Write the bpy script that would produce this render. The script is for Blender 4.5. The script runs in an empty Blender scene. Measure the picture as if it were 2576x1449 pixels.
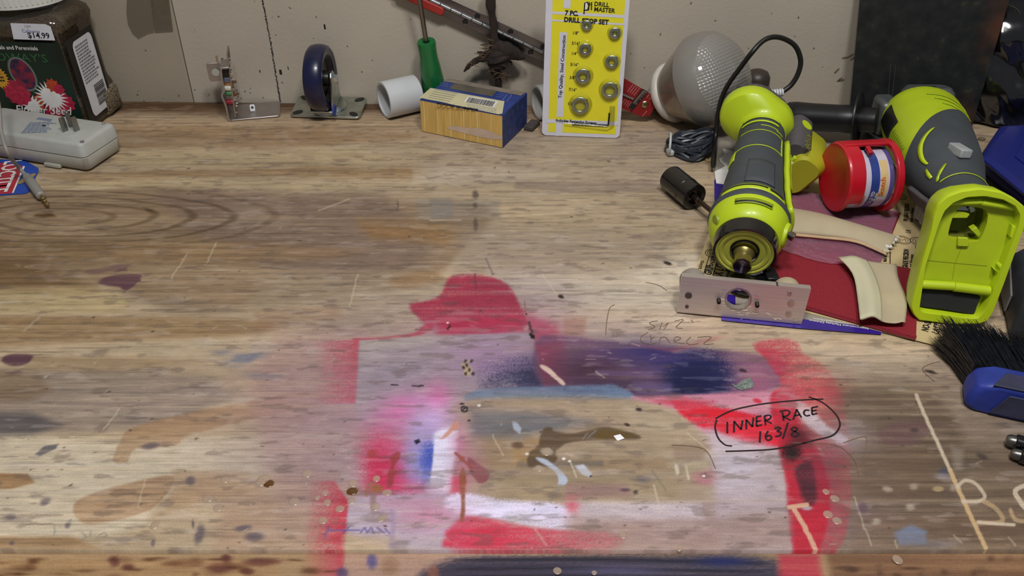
import bpy, bmesh, math, random
import numpy as np
from mathutils import Vector, Matrix, noise as mnoise

random.seed(7)
SC = bpy.context.scene
COL = SC.collection
PI = math.pi
R = math.radians

# ------------------------------------------------------------------ camera
FPX, CH, PITCH = 2118.0, 0.42, R(36.0)
cd = bpy.data.cameras.new('camera'); cam = bpy.data.objects.new('camera', cd); COL.objects.link(cam)
cd.sensor_width = 36.0; cd.lens = FPX / 2576 * 36.0; cd.clip_start = 0.02; cd.clip_end = 50
cam.location = (0, 0, CH); cam.rotation_euler = (PI/2 - PITCH, 0, 0)
SC.camera = cam

# ------------------------------------------------------------------ world, lamps, exposure
w = bpy.data.worlds.new('room'); SC.world = w; w.use_nodes = True
bg = w.node_tree.nodes['Background']; bg.inputs[0].default_value = (0.80, 0.84, 0.92, 1); bg.inputs[1].default_value = 0.17
def lamp(name, loc, target, size, power, col):
    ld = bpy.data.lights.new(name, 'AREA'); ld.shape = 'RECTANGLE'; ld.size = size[0]; ld.size_y = size[1]
    ld.energy = power; ld.color = col
    o = bpy.data.objects.new(name, ld); COL.objects.link(o); o.location = loc
    d = Vector(target) - Vector(loc); o.rotation_euler = d.to_track_quat('-Z', 'Y').to_euler()
    return o
lamp('shop_lamp', (-0.08, 0.12, 1.15), (0.0, 0.50, 0), (0.14, 0.14), 6.6, (1.0, 0.985, 0.965))
lamp('shop_lamp', (0.22, 0.14, 1.15), (0.10, 0.50, 0), (0.14, 0.14), 6.6, (1.0, 0.985, 0.965))
SC.view_settings.view_transform = 'Standard'; SC.view_settings.look = 'None'
SC.view_settings.exposure = 0.0; SC.view_settings.gamma = 1.0; SC.view_settings.use_curve_mapping = False

# ------------------------------------------------------------------ survey of the photograph: pixel -> point of a plane
FW = Vector((0, math.cos(PITCH), -math.sin(PITCH))); UP = Vector((0, math.sin(PITCH), math.cos(PITCH))); RT = Vector((1, 0, 0))
EYE = Vector((0, 0, CH))
def ray(px, py): return (RT*((px-1288)/FPX) + UP*((724.5-py)/FPX) + FW)
def P(px, py, z=0.0):
    d = ray(px, py); return EYE + d*((z-CH)/d.z)
def PY(px, py, y):
    d = ray(px, py); return EYE + d*(y/d.y)
def hit(px, py, o, n):
    d = ray(px, py); return EYE + d*((o-EYE).dot(n)/d.dot(n))
def mpp(p): return (p-EYE).dot(FW)/FPX            # metres per photo pixel at point p
def facing(p, right, up, toward):                 # world vector from its components along picture right, up and towards the lens
    c = (EYE-p).normalized()
    r = RT - c*RT.dot(c); r.normalize(); u = c.cross(r)
    return (r*right + u*up + c*toward).normalized()
def frame(o, z, x=None):                          # matrix with local z along z
    z = z.normalized(); x = x or Vector((1, 0, 0)); x = (x - z*x.dot(z))
    if x.length < 1e-5: x = Vector((0, 1, 0)) - z*z.y
    x.normalize(); y = z.cross(x)
    m = Matrix((x, y, z)).transposed().to_4x4(); m.translation = o
    return m
def TR(x=0, y=0, z=0): return Matrix.Translation((x, y, z))
def RX(a): return Matrix.Rotation(R(a), 4, 'X')
def RY(a): return Matrix.Rotation(R(a), 4, 'Y')
def RZ(a): return Matrix.Rotation(R(a), 4, 'Z')

# ------------------------------------------------------------------ materials
def lin(c):
    if isinstance(c, str): c = tuple(int(c[i:i+2], 16) for i in (0, 2, 4))
    return tuple(((v/255)/12.92 if v <= 10 else ((v/255+0.055)/1.055)**2.4) for v in c)
MATS = {}
def mat(name, c, rough=0.5, metal=0.0, var=0.08, vscale=60, bump=0.0, bscale=400, coat=0.0, spec=0.5, c2=None, stretch=(1, 1, 1), sub=0.0, brush=False):
    if name in MATS: return MATS[name]
    m = bpy.data.materials.new(name); m.use_nodes = True; nt = m.node_tree; b = nt.nodes['Principled BSDF']
    col = lin(c)
    tc = nt.nodes.new('ShaderNodeTexCoord'); mp = nt.nodes.new('ShaderNodeMapping'); mp.inputs['Scale'].default_value = stretch
    nt.links.new(tc.outputs['Object'], mp.inputs['Vector'])
    n = nt.nodes.new('ShaderNodeTexNoise'); n.inputs['Scale'].default_value = vscale; n.inputs['Detail'].default_value = 5
    nt.links.new(mp.outputs[0], n.inputs['Vector'])
    rp = nt.nodes.new('ShaderNodeValToRGB'); nt.links.new(n.outputs['Fac'], rp.inputs[0])
    a = tuple(max(0, v*(1-var)) for v in col); d = lin(c2) if c2 else tuple(min(1, v*(1+var)) for v in col)
    rp.color_ramp.elements[0].position = 0.35; rp.color_ramp.elements[1].position = 0.65
    rp.color_ramp.elements[0].color = (*a, 1); rp.color_ramp.elements[1].color = (*d, 1)
    nt.links.new(rp.outputs[0], b.inputs['Base Color'])
    b.inputs['Roughness'].default_value = rough; b.inputs['Metallic'].default_value = metal
    b.inputs['Coat Weight'].default_value = coat; b.inputs['Coat Roughness'].default_value = 0.1
    b.inputs['Specular IOR Level'].default_value = spec
    if sub: b.inputs['Subsurface Weight'].default_value = sub; b.inputs['Subsurface Scale'].default_value = 0.004
    if bump:
        n2 = nt.nodes.new('ShaderNodeTexNoise'); n2.inputs['Scale'].default_value = bscale; n2.inputs['Detail'].default_value = 3
        nt.links.new(mp.outputs[0], n2.inputs['Vector'])
        bp = nt.nodes.new('ShaderNodeBump'); bp.inputs['Strength'].default_value = bump; bp.inputs['Distance'].default_value = 0.001
        nt.links.new(n2.outputs['Fac'], bp.inputs['Height']); nt.links.new(bp.outputs[0], b.inputs['Normal'])
    MATS[name] = m
    return m
def film(name, tint=(1, 1, 1), rough=0.08, base=0.10, haze=0.0, hazecol=(230, 230, 235), bump=0.0, bscale=90):
    """clear plastic sheet: see-through with a glossy skin and a little milky haze"""
    if name in MATS: return MATS[name]
    m = bpy.data.materials.new(name); m.use_nodes = True; nt = m.node_tree; nt.nodes.clear()
    out = nt.nodes.new('ShaderNodeOutputMaterial'); tr = nt.nodes.new('ShaderNodeBsdfTransparent'); tr.inputs[0].default_value = (*tint, 1)
    gl = nt.nodes.new('ShaderNodeBsdfGlossy'); gl.inputs['Roughness'].default_value = rough
    df = nt.nodes.new('ShaderNodeBsdfDiffuse'); df.inputs[0].default_value = (*lin(hazecol), 1)
    lw = nt.nodes.new('ShaderNodeLayerWeight'); lw.inputs[0].default_value = 0.35
    ma = nt.nodes.new('ShaderNodeMath'); ma.operation = 'MULTIPLY_ADD'; ma.inputs[1].default_value = 0.5; ma.inputs[2].default_value = base*0.4
    nt.links.new(lw.outputs['Fresnel'], ma.inputs[0])
    m1 = nt.nodes.new('ShaderNodeMixShader'); m1.inputs[0].default_value = haze
    nt.links.new(tr.outputs[0], m1.inputs[1]); nt.links.new(df.outputs[0], m1.inputs[2])
    m2 = nt.nodes.new('ShaderNodeMixShader'); nt.links.new(ma.outputs[0], m2.inputs[0])
    nt.links.new(m1.outputs[0], m2.inputs[1]); nt.links.new(gl.outputs[0], m2.inputs[2]); nt.links.new(m2.outputs[0], out.inputs[0])
    if bump:
        n2 = nt.nodes.new('ShaderNodeTexNoise'); n2.inputs['Scale'].default_value = bscale; n2.inputs['Detail'].default_value = 2
        tc = nt.nodes.new('ShaderNodeTexCoord'); nt.links.new(tc.outputs['Object'], n2.inputs['Vector'])
        bp = nt.nodes.new('ShaderNodeBump'); bp.inputs['Strength'].default_value = bump; bp.inputs['Distance'].default_value = 0.004
        nt.links.new(n2.outputs['Fac'], bp.inputs['Height']); nt.links.new(bp.outputs[0], gl.inputs['Normal']); nt.links.new(bp.outputs[0], df.inputs['Normal'])
    MATS[name] = m
    return m

# ------------------------------------------------------------------ objects
def thing(name, label, cat, M=None, group=None):
    o = bpy.data.objects.new(name, None); COL.objects.link(o); o.empty_display_size = 0.02
    if M is not None: o.matrix_world = M if isinstance(M, Matrix) else Matrix.Translation(M)
    o['label'] = label; o['category'] = cat
    if group: o['group'] = group
    return o
class MB:
    """collects shapes into one mesh"""
    def __init__(s): s.bm = bmesh.new()
    def add(s, verts, faces, M=None):
        vs = [s.bm.verts.new((M @ Vector(v)) if M is not None else Vector(v)) for v in verts]
        for f in faces:
            try: s.bm.faces.new([vs[i] for i in f])
            except ValueError: pass
        return s
    def box(s, size, c=(0, 0, 0), M=None, taper=1.0):
        x, y, z = (v/2 for v in size); t = taper
        v = [(-x, -y, -z), (x, -y, -z), (x, y, -z), (-x, y, -z), (-x*t, -y*t, z), (x*t, -y*t, z), (x*t, y*t, z), (-x*t, y*t, z)]
        v = [(a+c[0], b+c[1], d+c[2]) for a, b, d in v]
        return s.add(v, [(3, 2, 1, 0), (4, 5, 6, 7), (0, 1, 5, 4), (1, 2, 6, 5), (2, 3, 7, 6), (3, 0, 4, 7)], M)
    def rings(s, rings, cap0=True, cap1=True, closed=True, M=None):
        n = len(rings[0]); v = [p for r in rings for p in r]; f = []
        for i in range(len(rings)-1):
            for j in range(n if closed else n-1):
                k = (j+1) % n; f.append((i*n+j, i*n+k, (i+1)*n+k, (i+1)*n+j))
        if closed:
            if cap0: f.append(tuple(range(n-1, -1, -1)))
            if cap1: f.append(tuple((len(rings)-1)*n+j for j in range(n)))
        return s.add(v, f, M)
    def lathe(s, prof, segs=32, M=None, cap0=True, cap1=True, a0=0, a1=2*PI):
        full = abs(a1-a0-2*PI) < 1e-6; n = segs if full else segs+1
        rs = [[(r*math.cos(a0+(a1-a0)*j/segs), r*math.sin(a0+(a1-a0)*j/segs), z) for j in range(n)] for r, z in prof]
        return s.rings(rs, cap0, cap1, full, M)
    def tube(s, pts, rad, segs=8, M=None, caps=True):
        pts = [Vector(p) for p in pts]; rs = []; up = None
        for i, p in enumerate(pts):
            t = (pts[min(i+1, len(pts)-1)] - pts[max(i-1, 0)]).normalized()
            if up is None:
                up = Vector((0, 0, 1)) if abs(t.z) < 0.9 else Vector((1, 0, 0))
            up = (up - t*up.dot(t)).normalized(); sd = t.cross(up)
            r = rad[i] if isinstance(rad, (list, tuple)) else rad
            rs.append([p + (up*math.cos(2*PI*j/segs) + sd*math.sin(2*PI*j/segs))*r for j in range(segs)])
        return s.rings(rs, caps, caps, True, M)
    def prism(s, poly, h, z0=0.0, M=None):
        n = len(poly); v = [(x, y, z0) for x, y in poly] + [(x, y, z0+h) for x, y in poly]
        f = [tuple(range(n-1, -1, -1)), tuple(range(n, 2*n))] + [(i, (i+1) % n, n+(i+1) % n, n+i) for i in range(n)]
        return s.add(v, f, M)
    def ribbon(s, pts, wd, M=None, z=0.0):
        """flat stroke in the local xy plane"""
        pts = [Vector((p[0], p[1])) for p in pts]; v = []; n = len(pts)
        for i, p in enumerate(pts):
            t = (pts[min(i+1, n-1)] - pts[max(i-1, 0)]); t = t.normalized() if t.length > 1e-9 else Vector((1, 0)); q = Vector((-t.y, t.x))
            ww = (wd[i] if isinstance(wd, (list, tuple)) else wd)/2
            v += [(*(p+q*ww), z), (*(p-q*ww), z)]
        return s.add(v, [(2*i+1, 2*i+3, 2*i+2, 2*i) for i in range(n-1)], M)
    def poly(s, pts, M=None, z=0.0):
        return s.add([(p[0], p[1], z) for p in pts], [tuple(range(len(pts)))], M)
    def grid(s, nx, ny, fn, M=None):
        v = [fn(i/(nx-1), j/(ny-1)) for j in range(ny) for i in range(nx)]
        return s.add(v, [(j*nx+i, j*nx+i+1, (j+1)*nx+i+1, (j+1)*nx+i) for j in range(ny-1) for i in range(nx-1)], M)
    def obj(s, name, m, parent=None, smooth=True, bevel=0, bseg=2, angle=40, solid=0, subd=0, label=None, kind=None, M=None, flip=True):
        me = bpy.data.meshes.new(name)
        if flip: bmesh.ops.recalc_face_normals(s.bm, faces=s.bm.faces)
        s.bm.to_mesh(me); s.bm.free()
        o = bpy.data.objects.new(name, me); COL.objects.link(o)
        if m: me.materials.append(m)
        if parent: o.parent = parent
        if M is not None: o.matrix_local = M
        if smooth:
            me.polygons.foreach_set('use_smooth', [True]*len(me.polygons))
            if hasattr(me, 'set_sharp_from_angle'): me.set_sharp_from_angle(angle=R(angle))
        if solid:
            md = o.modifiers.new('thickness', 'SOLIDIFY'); md.thickness = solid; md.offset = 0
        if bevel:
            md = o.modifiers.new('bevel', 'BEVEL'); md.width = bevel; md.segments = bseg; md.limit_method = 'ANGLE'; md.angle_limit = R(35)
        if subd:
            md = o.modifiers.new('smooth', 'SUBSURF'); md.levels = subd; md.render_levels = subd
        if label: o['label'] = label
        if kind: o['kind'] = kind
        return o
def tag(o, label, cat, group=None):
    o['label'] = label; o['category'] = cat
    if group: o['group'] = group
    return o
def rrect(w, h, r, n=5, cx=0, cy=0):
    pts = []
    for (sx, sy, a0) in ((1, 1, 0), (-1, 1, 90), (-1, -1, 180), (1, -1, 270)):
        for i in range(n+1):
            a = R(a0 + 90*i/n); pts.append((cx + sx*(w/2-r) + r*math.cos(a), cy + sy*(h/2-r) + r*math.sin(a)))
    return pts
def oval(rx, ry, n=24, cx=0, cy=0, rot=0):
    c, s_ = math.cos(rot), math.sin(rot)
    return [(cx + rx*math.cos(2*PI*i/n)*c - ry*math.sin(2*PI*i/n)*s_, cy + rx*math.cos(2*PI*i/n)*s_ + ry*math.sin(2*PI*i/n)*c) for i in range(n)]
def spline(pts, k=8):
    """Catmull-Rom through points (any dimension)"""
    pts = [Vector(p) for p in pts]; out = []
    for i in range(len(pts)-1):
        p0, p1, p2, p3 = pts[max(i-1, 0)], pts[i], pts[i+1], pts[min(i+2, len(pts)-1)]
        for j in range(k):
            t = j/k
            out.append(0.5*((2*p1) + (p2-p0)*t + (2*p0-5*p1+4*p2-p3)*t*t + (3*p1-p0-3*p2+p3)*t**3))
    out.append(pts[-1]); return out
_FONT = []
def text(s, size, m, parent, M, bold=0.0, sx=1.0, align='LEFT', name='lettering', shear=0.0):
    cu = bpy.data.curves.new(name, 'FONT'); cu.body = s; cu.size = size; cu.align_x = align; cu.offset = bold*size; cu.shear = shear
    cu.resolution_u = 2; cu.fill_mode = 'FRONT'
    o = bpy.data.objects.new(name, cu); COL.objects.link(o)
    dg = bpy.context.evaluated_depsgraph_get(); me = bpy.data.meshes.new_from_object(o.evaluated_get(dg)); bpy.data.objects.remove(o)
    me.transform(M @ Matrix.Diagonal((sx, 1, 1, 1)))
    r = bpy.data.objects.new(name, me); COL.objects.link(r); me.materials.clear(); me.materials.append(m); r.parent = parent
    return r
class Sheet:
    """a flat face in the world with its own uv axes; sends photo pixels to its local coordinates"""
    def __init__(s, M): s.M = M; s.I = M.inverted(); s.o = M.translation; s.n = (M.to_3x3() @ Vector((0, 0, 1)))
    def __call__(s, px, py):
        q = s.I @ hit(px, py, s.o, s.n); return (q.x, q.y)
    def pts(s, l): return [s(*p) for p in l]
def rows(mb, x0, x1, y0, y1, n, fill=0.6, seed=1, M=None, z=0.0002, words=True):
    """lines of unreadably small print as thin bars broken into words"""
    rg = random.Random(seed)
    for i in range(n):
        y = y0 + (y1-y0)*(i+0.5)/n; h = abs(y1-y0)/n*fill/2; x = x0; end = x0 + (x1-x0)*rg.uniform(0.7, 1.0)
        while x < end:
            l = (x1-x0)*rg.uniform(0.06, 0.18); e = min(x+l, end)
            mb.add([(x, y-h, z), (e, y-h, z), (e, y+h, z), (x, y+h, z)], [(0, 1, 2, 3)], M); x = e + (x1-x0)*0.025

# ================================================================== the setting
WA, WB = P(465, 255), P(2150, 272)
WD = (WB-WA).normalized(); WN = Vector((WD.y, -WD.x, 0))            # wall direction and its normal towards the bench
WM = Matrix((WD, Vector((0, 0, 1)), WN)).transposed().to_4x4(); WM.translation = WA
WALL = Sheet(WM)                                                     # local x along the wall, y up, z out of the wall
def W(px, py, off=0.0): return hit(px, py, WA + WN*off, WN)
m_wall = mat('wall_paint', (178, 168, 152), 0.75, var=0.05, vscale=9, bump=0.25, bscale=260)
m_wall2 = mat('old_wallboard', (158, 147, 130), 0.8, var=0.07, vscale=7, bump=0.2, bscale=200)
m_ink = mat('black_ink', (26, 22, 20), 0.6, var=0.2)
m_dirt = mat('dirt', (112, 96, 78), 0.9, var=0.3, vscale=200)
sx = WALL(430, 0)[0]; sx1 = WALL(465, 255)[0]
wall = MB().prism([(sx1+0.0012, -0.9), (1.6, -0.9), (1.6, 1.3), (sx1+0.0012-0.035*1.3/0.1*0.1, 1.3), (sx+0.0012, 0.14)], 0.02, -0.02, WM).obj('wall_back', m_wall, smooth=False); wall['kind'] = 'structure'
MB().prism([(-1.3, -0.9), (sx1, -0.9), (sx, 0.14), (sx-0.045, 1.3), (-1.3, 1.3)], 0.0215, -0.02, WM).obj('wallboard', m_wall2, wall, smooth=False, bevel=0.0012)
# printed dashes on the board's face, specks of dirt
rg = random.Random(3); d = MB(); y = -2
line = spline([(659, -4), (672, 60), (685, 132), (697, 205), (706, 256)], 14)
for i in range(len(line)-1):
    a, b = line[i], line[i+1]
    for k in range(2):
        t0, t1 = k*0.5 + rg.uniform(0.02, 0.12), k*0.5 + rg.uniform(0.30, 0.46)
        p, q = a.lerp(b, t0), a.lerp(b, t1); jx = rg.uniform(-1.2, 1.2)
        d.ribbon([WALL(p.x+jx, p.y), WALL(q.x+jx, q.y)], 0.0016*rg.uniform(0.7, 1.4), WM, 0.0004)
for (px, py, l, ww) in ((705, 181, 6, .003), (653, 179, 3, .0012), (724, 171, 4, .0010), (816, 67, 6, .002)):
    d.ribbon([WALL(px, py-l), WALL(px+2, py+l)], ww, WM, 0.0004)
d.obj('dash_print', m_ink, wall, smooth=False)
d = MB()
for i in range(60):
    px, py = rg.uniform(300, 2140), rg.uniform(0, 250)
    if rg.random() < 0.35: py = rg.uniform(225, 256); px = rg.uniform(320, 700)
    q = WALL(px, py); d.poly(oval(rg.uniform(.0004, .0018), rg.uniform(.0003, .0009), 7, q[0], q[1], rg.uniform(0, 3)), WM, (0.0022 if px < 466 else 0.0004))
for (px, py) in ((2140, 140), (2146, 146), (2105, 178), (2112, 200), (2116, 202), (2126, 145)):
    q = WALL(px, py); d.poly(oval(.004, .0013, 9, q[0], q[1], rg.uniform(0, 1)), WM, 0.0004)
d.obj('dirt_specks', m_dirt, wall, smooth=False, kind='stuff')
m_floor = mat('concrete', (120, 116, 110), 0.8, var=0.12, vscale=6, bump=0.2)
fl = MB().box((3.2, 3.0, 0.05), (0, -0.45, -0.925)).obj('floor', m_floor, smooth=False); fl['kind'] = 'structure'

# ================================================================== workbench, with decades of paint on it
HSH = np.random.RandomState(11).rand(4096).astype(np.float32)
def vn(x, y, seed=0):
    xi = np.floor(x).astype(np.int64); yi = np.floor(y).astype(np.int64); fx = x-xi; fy = y-yi
    fx = fx*fx*(3-2*fx); fy = fy*fy*(3-2*fy)
    def h(a, b): return HSH[((a*1619 + b*31337 + seed*6971) ^ ((a*13) >> 3) ^ (b*7)) & 4095]
    return (h(xi, yi)*(1-fx) + h(xi+1, yi)*fx)*(1-fy) + (h(xi, yi+1)*(1-fx) + h(xi+1, yi+1)*fx)*fy
def fbm(x, y, seed=0, o=4):
    s_ = 0; a = 0.5
    for i in range(o): s_ = s_ + a*vn(x*2**i, y*2**i, seed+i); a *= 0.5
    return s_/(1-0.5**o)
class Paint:
    def __init__(s, X, Y):
        s.X, s.Y = X, Y
        d = Y*math.cos(PITCH) + CH*math.sin(PITCH); s.U = 1288 + X*FPX/d
        s.V = 724.5 - (Y*math.sin(PITCH) - CH*math.cos(PITCH))*FPX/d
        s.c = np.zeros((len(X), 3), np.float32)
        s.st = fbm(X*7, Y*260, 5, 4); s.wn = np.random.RandomState(5).rand(len(X)).astype(np.float32)
        s.wx = (fbm(X*14, Y*40, 21) - 0.5)*2; s.wy = (fbm(X*14, Y*40, 41) - 0.5)*2
        s.fx = (fbm(X*90, Y*260, 61, 3) - 0.5)*2; s.fy = (fbm(X*60, Y*260, 81, 3) - 0.5)*2
    def _mix(s, ix, a, col, grain, speck):
        if grain: a = np.clip(a*(1 - grain*1.7*np.clip(s.st[ix]-0.42, 0, 1)*2), 0, 1)
        if speck: a = np.clip(a + (s.wn[ix]-0.5)*speck*4*a*(1-a), 0, 1)
        s.c[ix] += (np.array(col, np.float32) - s.c[ix])*a[:, None]
    def poly(s, pts, col, op=1.0, blur=4, warp=0, fine=0, grain=0.25, speck=0.0, fade=None, sm=True):
        if sm and len(pts) >= 6:
            n_ = len(pts); q_ = [pts[-1]] + list(pts) + [pts[0], pts[1]]; pts = [tuple(v) for v in spline([Vector(t) for t in q_], 3)[3:-3]]
        p = np.array(pts, np.float32); pad = blur*2 + abs(warp)*1.5 + abs(fine)*1.5 + 2
        m = (s.U > p[:, 0].min()-pad) & (s.U < p[:, 0].max()+pad) & (s.V > p[:, 1].min()-pad) & (s.V < p[:, 1].max()+pad)
        ix = np.nonzero(m)[0]
        if not len(ix): return
        u = s.U[ix] + warp*s.wx[ix] + fine*s.fx[ix]; v = s.V[ix] + warp*0.4*s.wy[ix] + fine*0.4*s.fy[ix]
        dmin = np.full(len(ix), 1e9, np.float32); ins = np.zeros(len(ix), bool); n = len(p)
        for i in range(n):
            a, b = p[i], p[(i+1) % n]; e = b-a; L = float(e@e) or 1e-6
            t = np.clip(((u-a[0])*e[0] + (v-a[1])*e[1])/L, 0, 1)
            dx = u-a[0]-t*e[0]; dy = v-a[1]-t*e[1]; dmin = np.minimum(dmin, dx*dx+dy*dy)
            if e[1] != 0: ins ^= ((a[1] > v) != (b[1] > v)) & (u < e[0]*(v-a[1])/e[1] + a[0])
        sd = np.sqrt(dmin)*np.where(ins, 1, -1); al = np.clip(0.5 + sd/(2*blur), 0, 1); al = al*al*(3-2*al)*op
        if fade:                                   # fade: (x0,y0) full -> (x1,y1) gone
            x0, y0, x1, y1 = fade; L = (x1-x0)**2 + (y1-y0)**2
            al = al*np.clip(1 - ((u-x0)*(x1-x0) + (v-y0)*(y1-y0))/L, 0, 1)
        s._mix(ix, al, col, grain, speck)
    def ell(s, cx, cy, rx, ry, col, op=1.0, rot=0, pw=1.0, warp=0, fine=0, grain=0.25, speck=0.0, clip=None):
        k = 2.2*max(rx, ry); ix = np.nonzero((abs(s.U-cx) < k+60) & (abs(s.V-cy) < k+60))[0]
        if not len(ix): return
        u = s.U[ix]-cx + warp*s.wx[ix] + fine*s.fx[ix]; v = s.V[ix]-cy + warp*0.4*s.wy[ix] + fine*0.4*s.fy[ix]
        c_, s_ = math.cos(R(rot)), math.sin(R(rot)); a = (u*c_+v*s_)/rx; b = (-u*s_+v*c_)/ry
        al = op*np.exp(-np.power(a*a+b*b, pw))
        if clip is not None: al = al*clip(s.U[ix], s.V[ix])
        s._mix(ix, al, col, grain, speck)
    def line(s, pts, wd, col, op=1.0, blur=2, fine=0, grain=0.0):
        pts = spline(pts, 5) if len(pts) > 2 else [Vector(p) for p in pts]
        p = np.array([tuple(q) for q in pts], np.float32); pad = wd+blur+fine+2
        ix = np.nonzero((s.U > p[:, 0].min()-pad) & (s.U < p[:, 0].max()+pad) & (s.V > p[:, 1].min()-pad) & (s.V < p[:, 1].max()+pad))[0]
        if not len(ix): return
        u = s.U[ix]+fine*s.fx[ix]; v = s.V[ix]+fine*0.4*s.fy[ix]; dm = np.full(len(ix), 1e9, np.float32)
        for i in range(len(p)-1):
            a, e = p[i], p[i+1]-p[i]; L = float(e@e) or 1e-6
            t = np.clip(((u-a[0])*e[0]+(v-a[1])*e[1])/L, 0, 1); dm = np.minimum(dm, (u-a[0]-t*e[0])**2 + (v-a[1]-t*e[1])**2)
        s._mix(ix, np.clip(0.5+(wd/2-np.sqrt(dm))/blur, 0, 1)*op, col, grain, 0)

def zz(l, x0, y0, k): return [(x0+x*k, y0+y*k) for x, y in l]
def wood(s):
    """bare weathered plywood: long bands, a cathedral figure at the left"""
    X, Y, U, V = s.X, s.Y, s.U, s.V
    s.c[:] = (182, 158, 120)
    b = fbm(X*1.6+3, Y*26, 7, 3)
    s.c *= (0.94 + 0.12*b)[:, None]
    T, G, B = (184, 158, 112), (150, 136, 120), (136, 108, 78)
    q = s.poly
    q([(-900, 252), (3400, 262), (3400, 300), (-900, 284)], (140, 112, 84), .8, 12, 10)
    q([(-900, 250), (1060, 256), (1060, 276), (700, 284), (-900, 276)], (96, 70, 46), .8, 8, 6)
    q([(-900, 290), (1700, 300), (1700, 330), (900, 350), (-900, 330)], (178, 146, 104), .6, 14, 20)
    q([(250, 325), (700, 318), (1040, 340), (900, 362), (500, 372), (260, 372)], (160, 126, 86), .55, 10, 16)
    q([(280, 380), (900, 372), (1050, 400), (700, 425), (280, 420)], (198, 172, 122), .6, 14, 18)
    q([(560, 350), (720, 342), (900, 356), (700, 376), (560, 372)], (160, 128, 92), .5, 8, 16)
    q([(100, 440), (480, 428), (800, 420), (1100, 425), (1010, 448), (600, 446), (300, 462)], (150, 116, 74), .6, 7, 14)
    q([(120, 462), (430, 446), (800, 462), (950, 470), (760, 480), (400, 470), (140, 480)], (196, 172, 124), .7, 6, 8)
    q([(1080, 330), (1700, 330), (1700, 480), (1080, 470)], (172, 154, 130), .5, 30, 40)
    q([(1040, 425), (1250, 420), (1420, 440), (1240, 462), (1040, 460)], (198, 180, 148), .6, 9, 16)
    q([(1440, 395), (1560, 350), (1700, 345), (1700, 390), (1560, 400)], (150, 130, 108), .4, 12, 10)
    q([(1300, 458), (1640, 455), (1680, 480), (1500, 490), (1300, 475)], (146, 126, 108), .7, 8, 16)
    q([(1250, 492), (1500, 498), (1700, 515), (1700, 560), (1500, 540), (1250, 508)], (182, 160, 126), .5, 9, 14)
    # the brown heart of the board
    q([(-400, 486), (150, 478), (420, 470), (640, 484), (900, 496), (1180, 505), (1240, 540), (1150, 640), (1090, 700), (900, 740), (500, 792), (400, 768), (240, 720), (-400, 720)], (146, 120, 88), .85, 14, 22)
    q([(430, 482), (900, 486), (1010, 520), (1080, 640), (900, 700), (760, 690), (600, 640), (470, 560)], (132, 110, 96), .6, 30, 30)
    q([(560, 510), (720, 500), (720, 570), (640, 600), (540, 580)], (158, 136, 108), .5, 25, 20)
    m = (U > -500) & (U < 760) & (V > 462) & (V < 640); ix = np.nonzero(m)[0]
    u, v = U[ix]-150, V[ix]-545; r = np.sqrt(np.where(u > 0, (u/560)**2, (u/420)**2) + (v/84)**2) + 0.05*s.wx[ix]
    ring = np.clip(np.sin(r*34)*1.4-0.75, 0, 1)*np.clip((1.12-r)*4, 0, 1)*np.clip(r*6-0.6, 0, 1)
    s.c[ix] *= (1-0.26*ring)[:, None]*np.array((1, 0.97, 0.92), np.float32) ** ring[:, None]
    q([(90, 538), (130, 535), (142, 545), (110, 548), (85, 544)], (88, 62, 30), .85, 4)
    q([(360, 522), (385, 528), (400, 535), (372, 531)], (74, 56, 40), .8, 3)
    q([(-300, 600), (300, 606), (700, 612), (900, 640), (600, 660), (-300, 640)], (150, 118, 76), .5, 14, 16)
    q([(-300, 655), (70, 650), (150, 690), (260, 735), (0, 738), (-300, 732)], (122, 92, 58), .6, 16, 14)
    q([(-300, 735), (160, 722), (290, 735), (330, 760), (240, 790), (-300, 782)], (188, 164, 110), .75, 10, 14)
    q([(330, 745), (470, 742), (620, 786), (430, 800)], (140, 122, 98), .5, 12, 14)
    q([(700, 700), (1040, 690), (1120, 720), (1060, 800), (900, 830), (640, 800)], (158, 142, 110), .6, 30, 20)
    q([(980, 700), (1100, 680), (1120, 705), (1060, 722), (980, 724)], (150, 112, 66), .6, 10, 10)
    q([(900, 555), (1080, 560), (1140, 590), (1120, 612), (930, 600)], (160, 116, 62), .65, 16, 18)
    q([(1050, 500), (1260, 500), (1260, 550), (1050, 552)], (138, 130, 116), .55, 12, 8)
    q([(1160, 560), (1700, 590), (1700, 700), (1300, 690), (1150, 680)], (154, 138, 118), .55, 30, 20)
    q([(1240, 690), (1560, 690), (1760, 640), (1720, 820), (1340, 840), (1310, 760)], (206, 190, 158), .92, 30, 20)
    q([(1400, 800), (1480, 770), (1720, 790), (1850, 850), (1700, 880), (1420, 850)], (196, 170, 128), .7, 16, 16)
    q([(1420, 800), (1475, 798), (1470, 845), (1415, 845)], (176, 120, 76), .7, 8)
    q([(-300, 800), (300, 800), (680, 810), (560, 850), (200, 862), (-300, 878)], (150, 114, 70), .6, 9, 12)
    q([(640, 780), (850, 770), (860, 800), (700, 830), (640, 850)], (164, 124, 84), .4, 10, 8)
    q([(300, 860), (900, 838), (900, 900), (640, 905), (300, 892)], (188, 166, 126), .7, 10, 12)
    q([(60, 895), (330, 900), (540, 912), (300, 935), (60, 930)], (160, 132, 94), .6, 9, 10)
    q([(-300, 945), (400, 940), (610, 985), (560, 1020), (320, 1080), (-300, 1085)], (140, 124, 110), .7, 16, 18)
    q([(-300, 930), (90, 935), (130, 985), (60, 1010), (-300, 1010)], (124, 98, 66), .5, 12, 10)
    q([(-300, 1030), (80, 1040), (150, 1070), (80, 1098), (-300, 1120)], (84, 82, 84), .7, 14, 12)
    q([(560, 940), (900, 905), (900, 1000), (700, 1010), (560, 985)], (176, 148, 116), .6, 16, 16)
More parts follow.
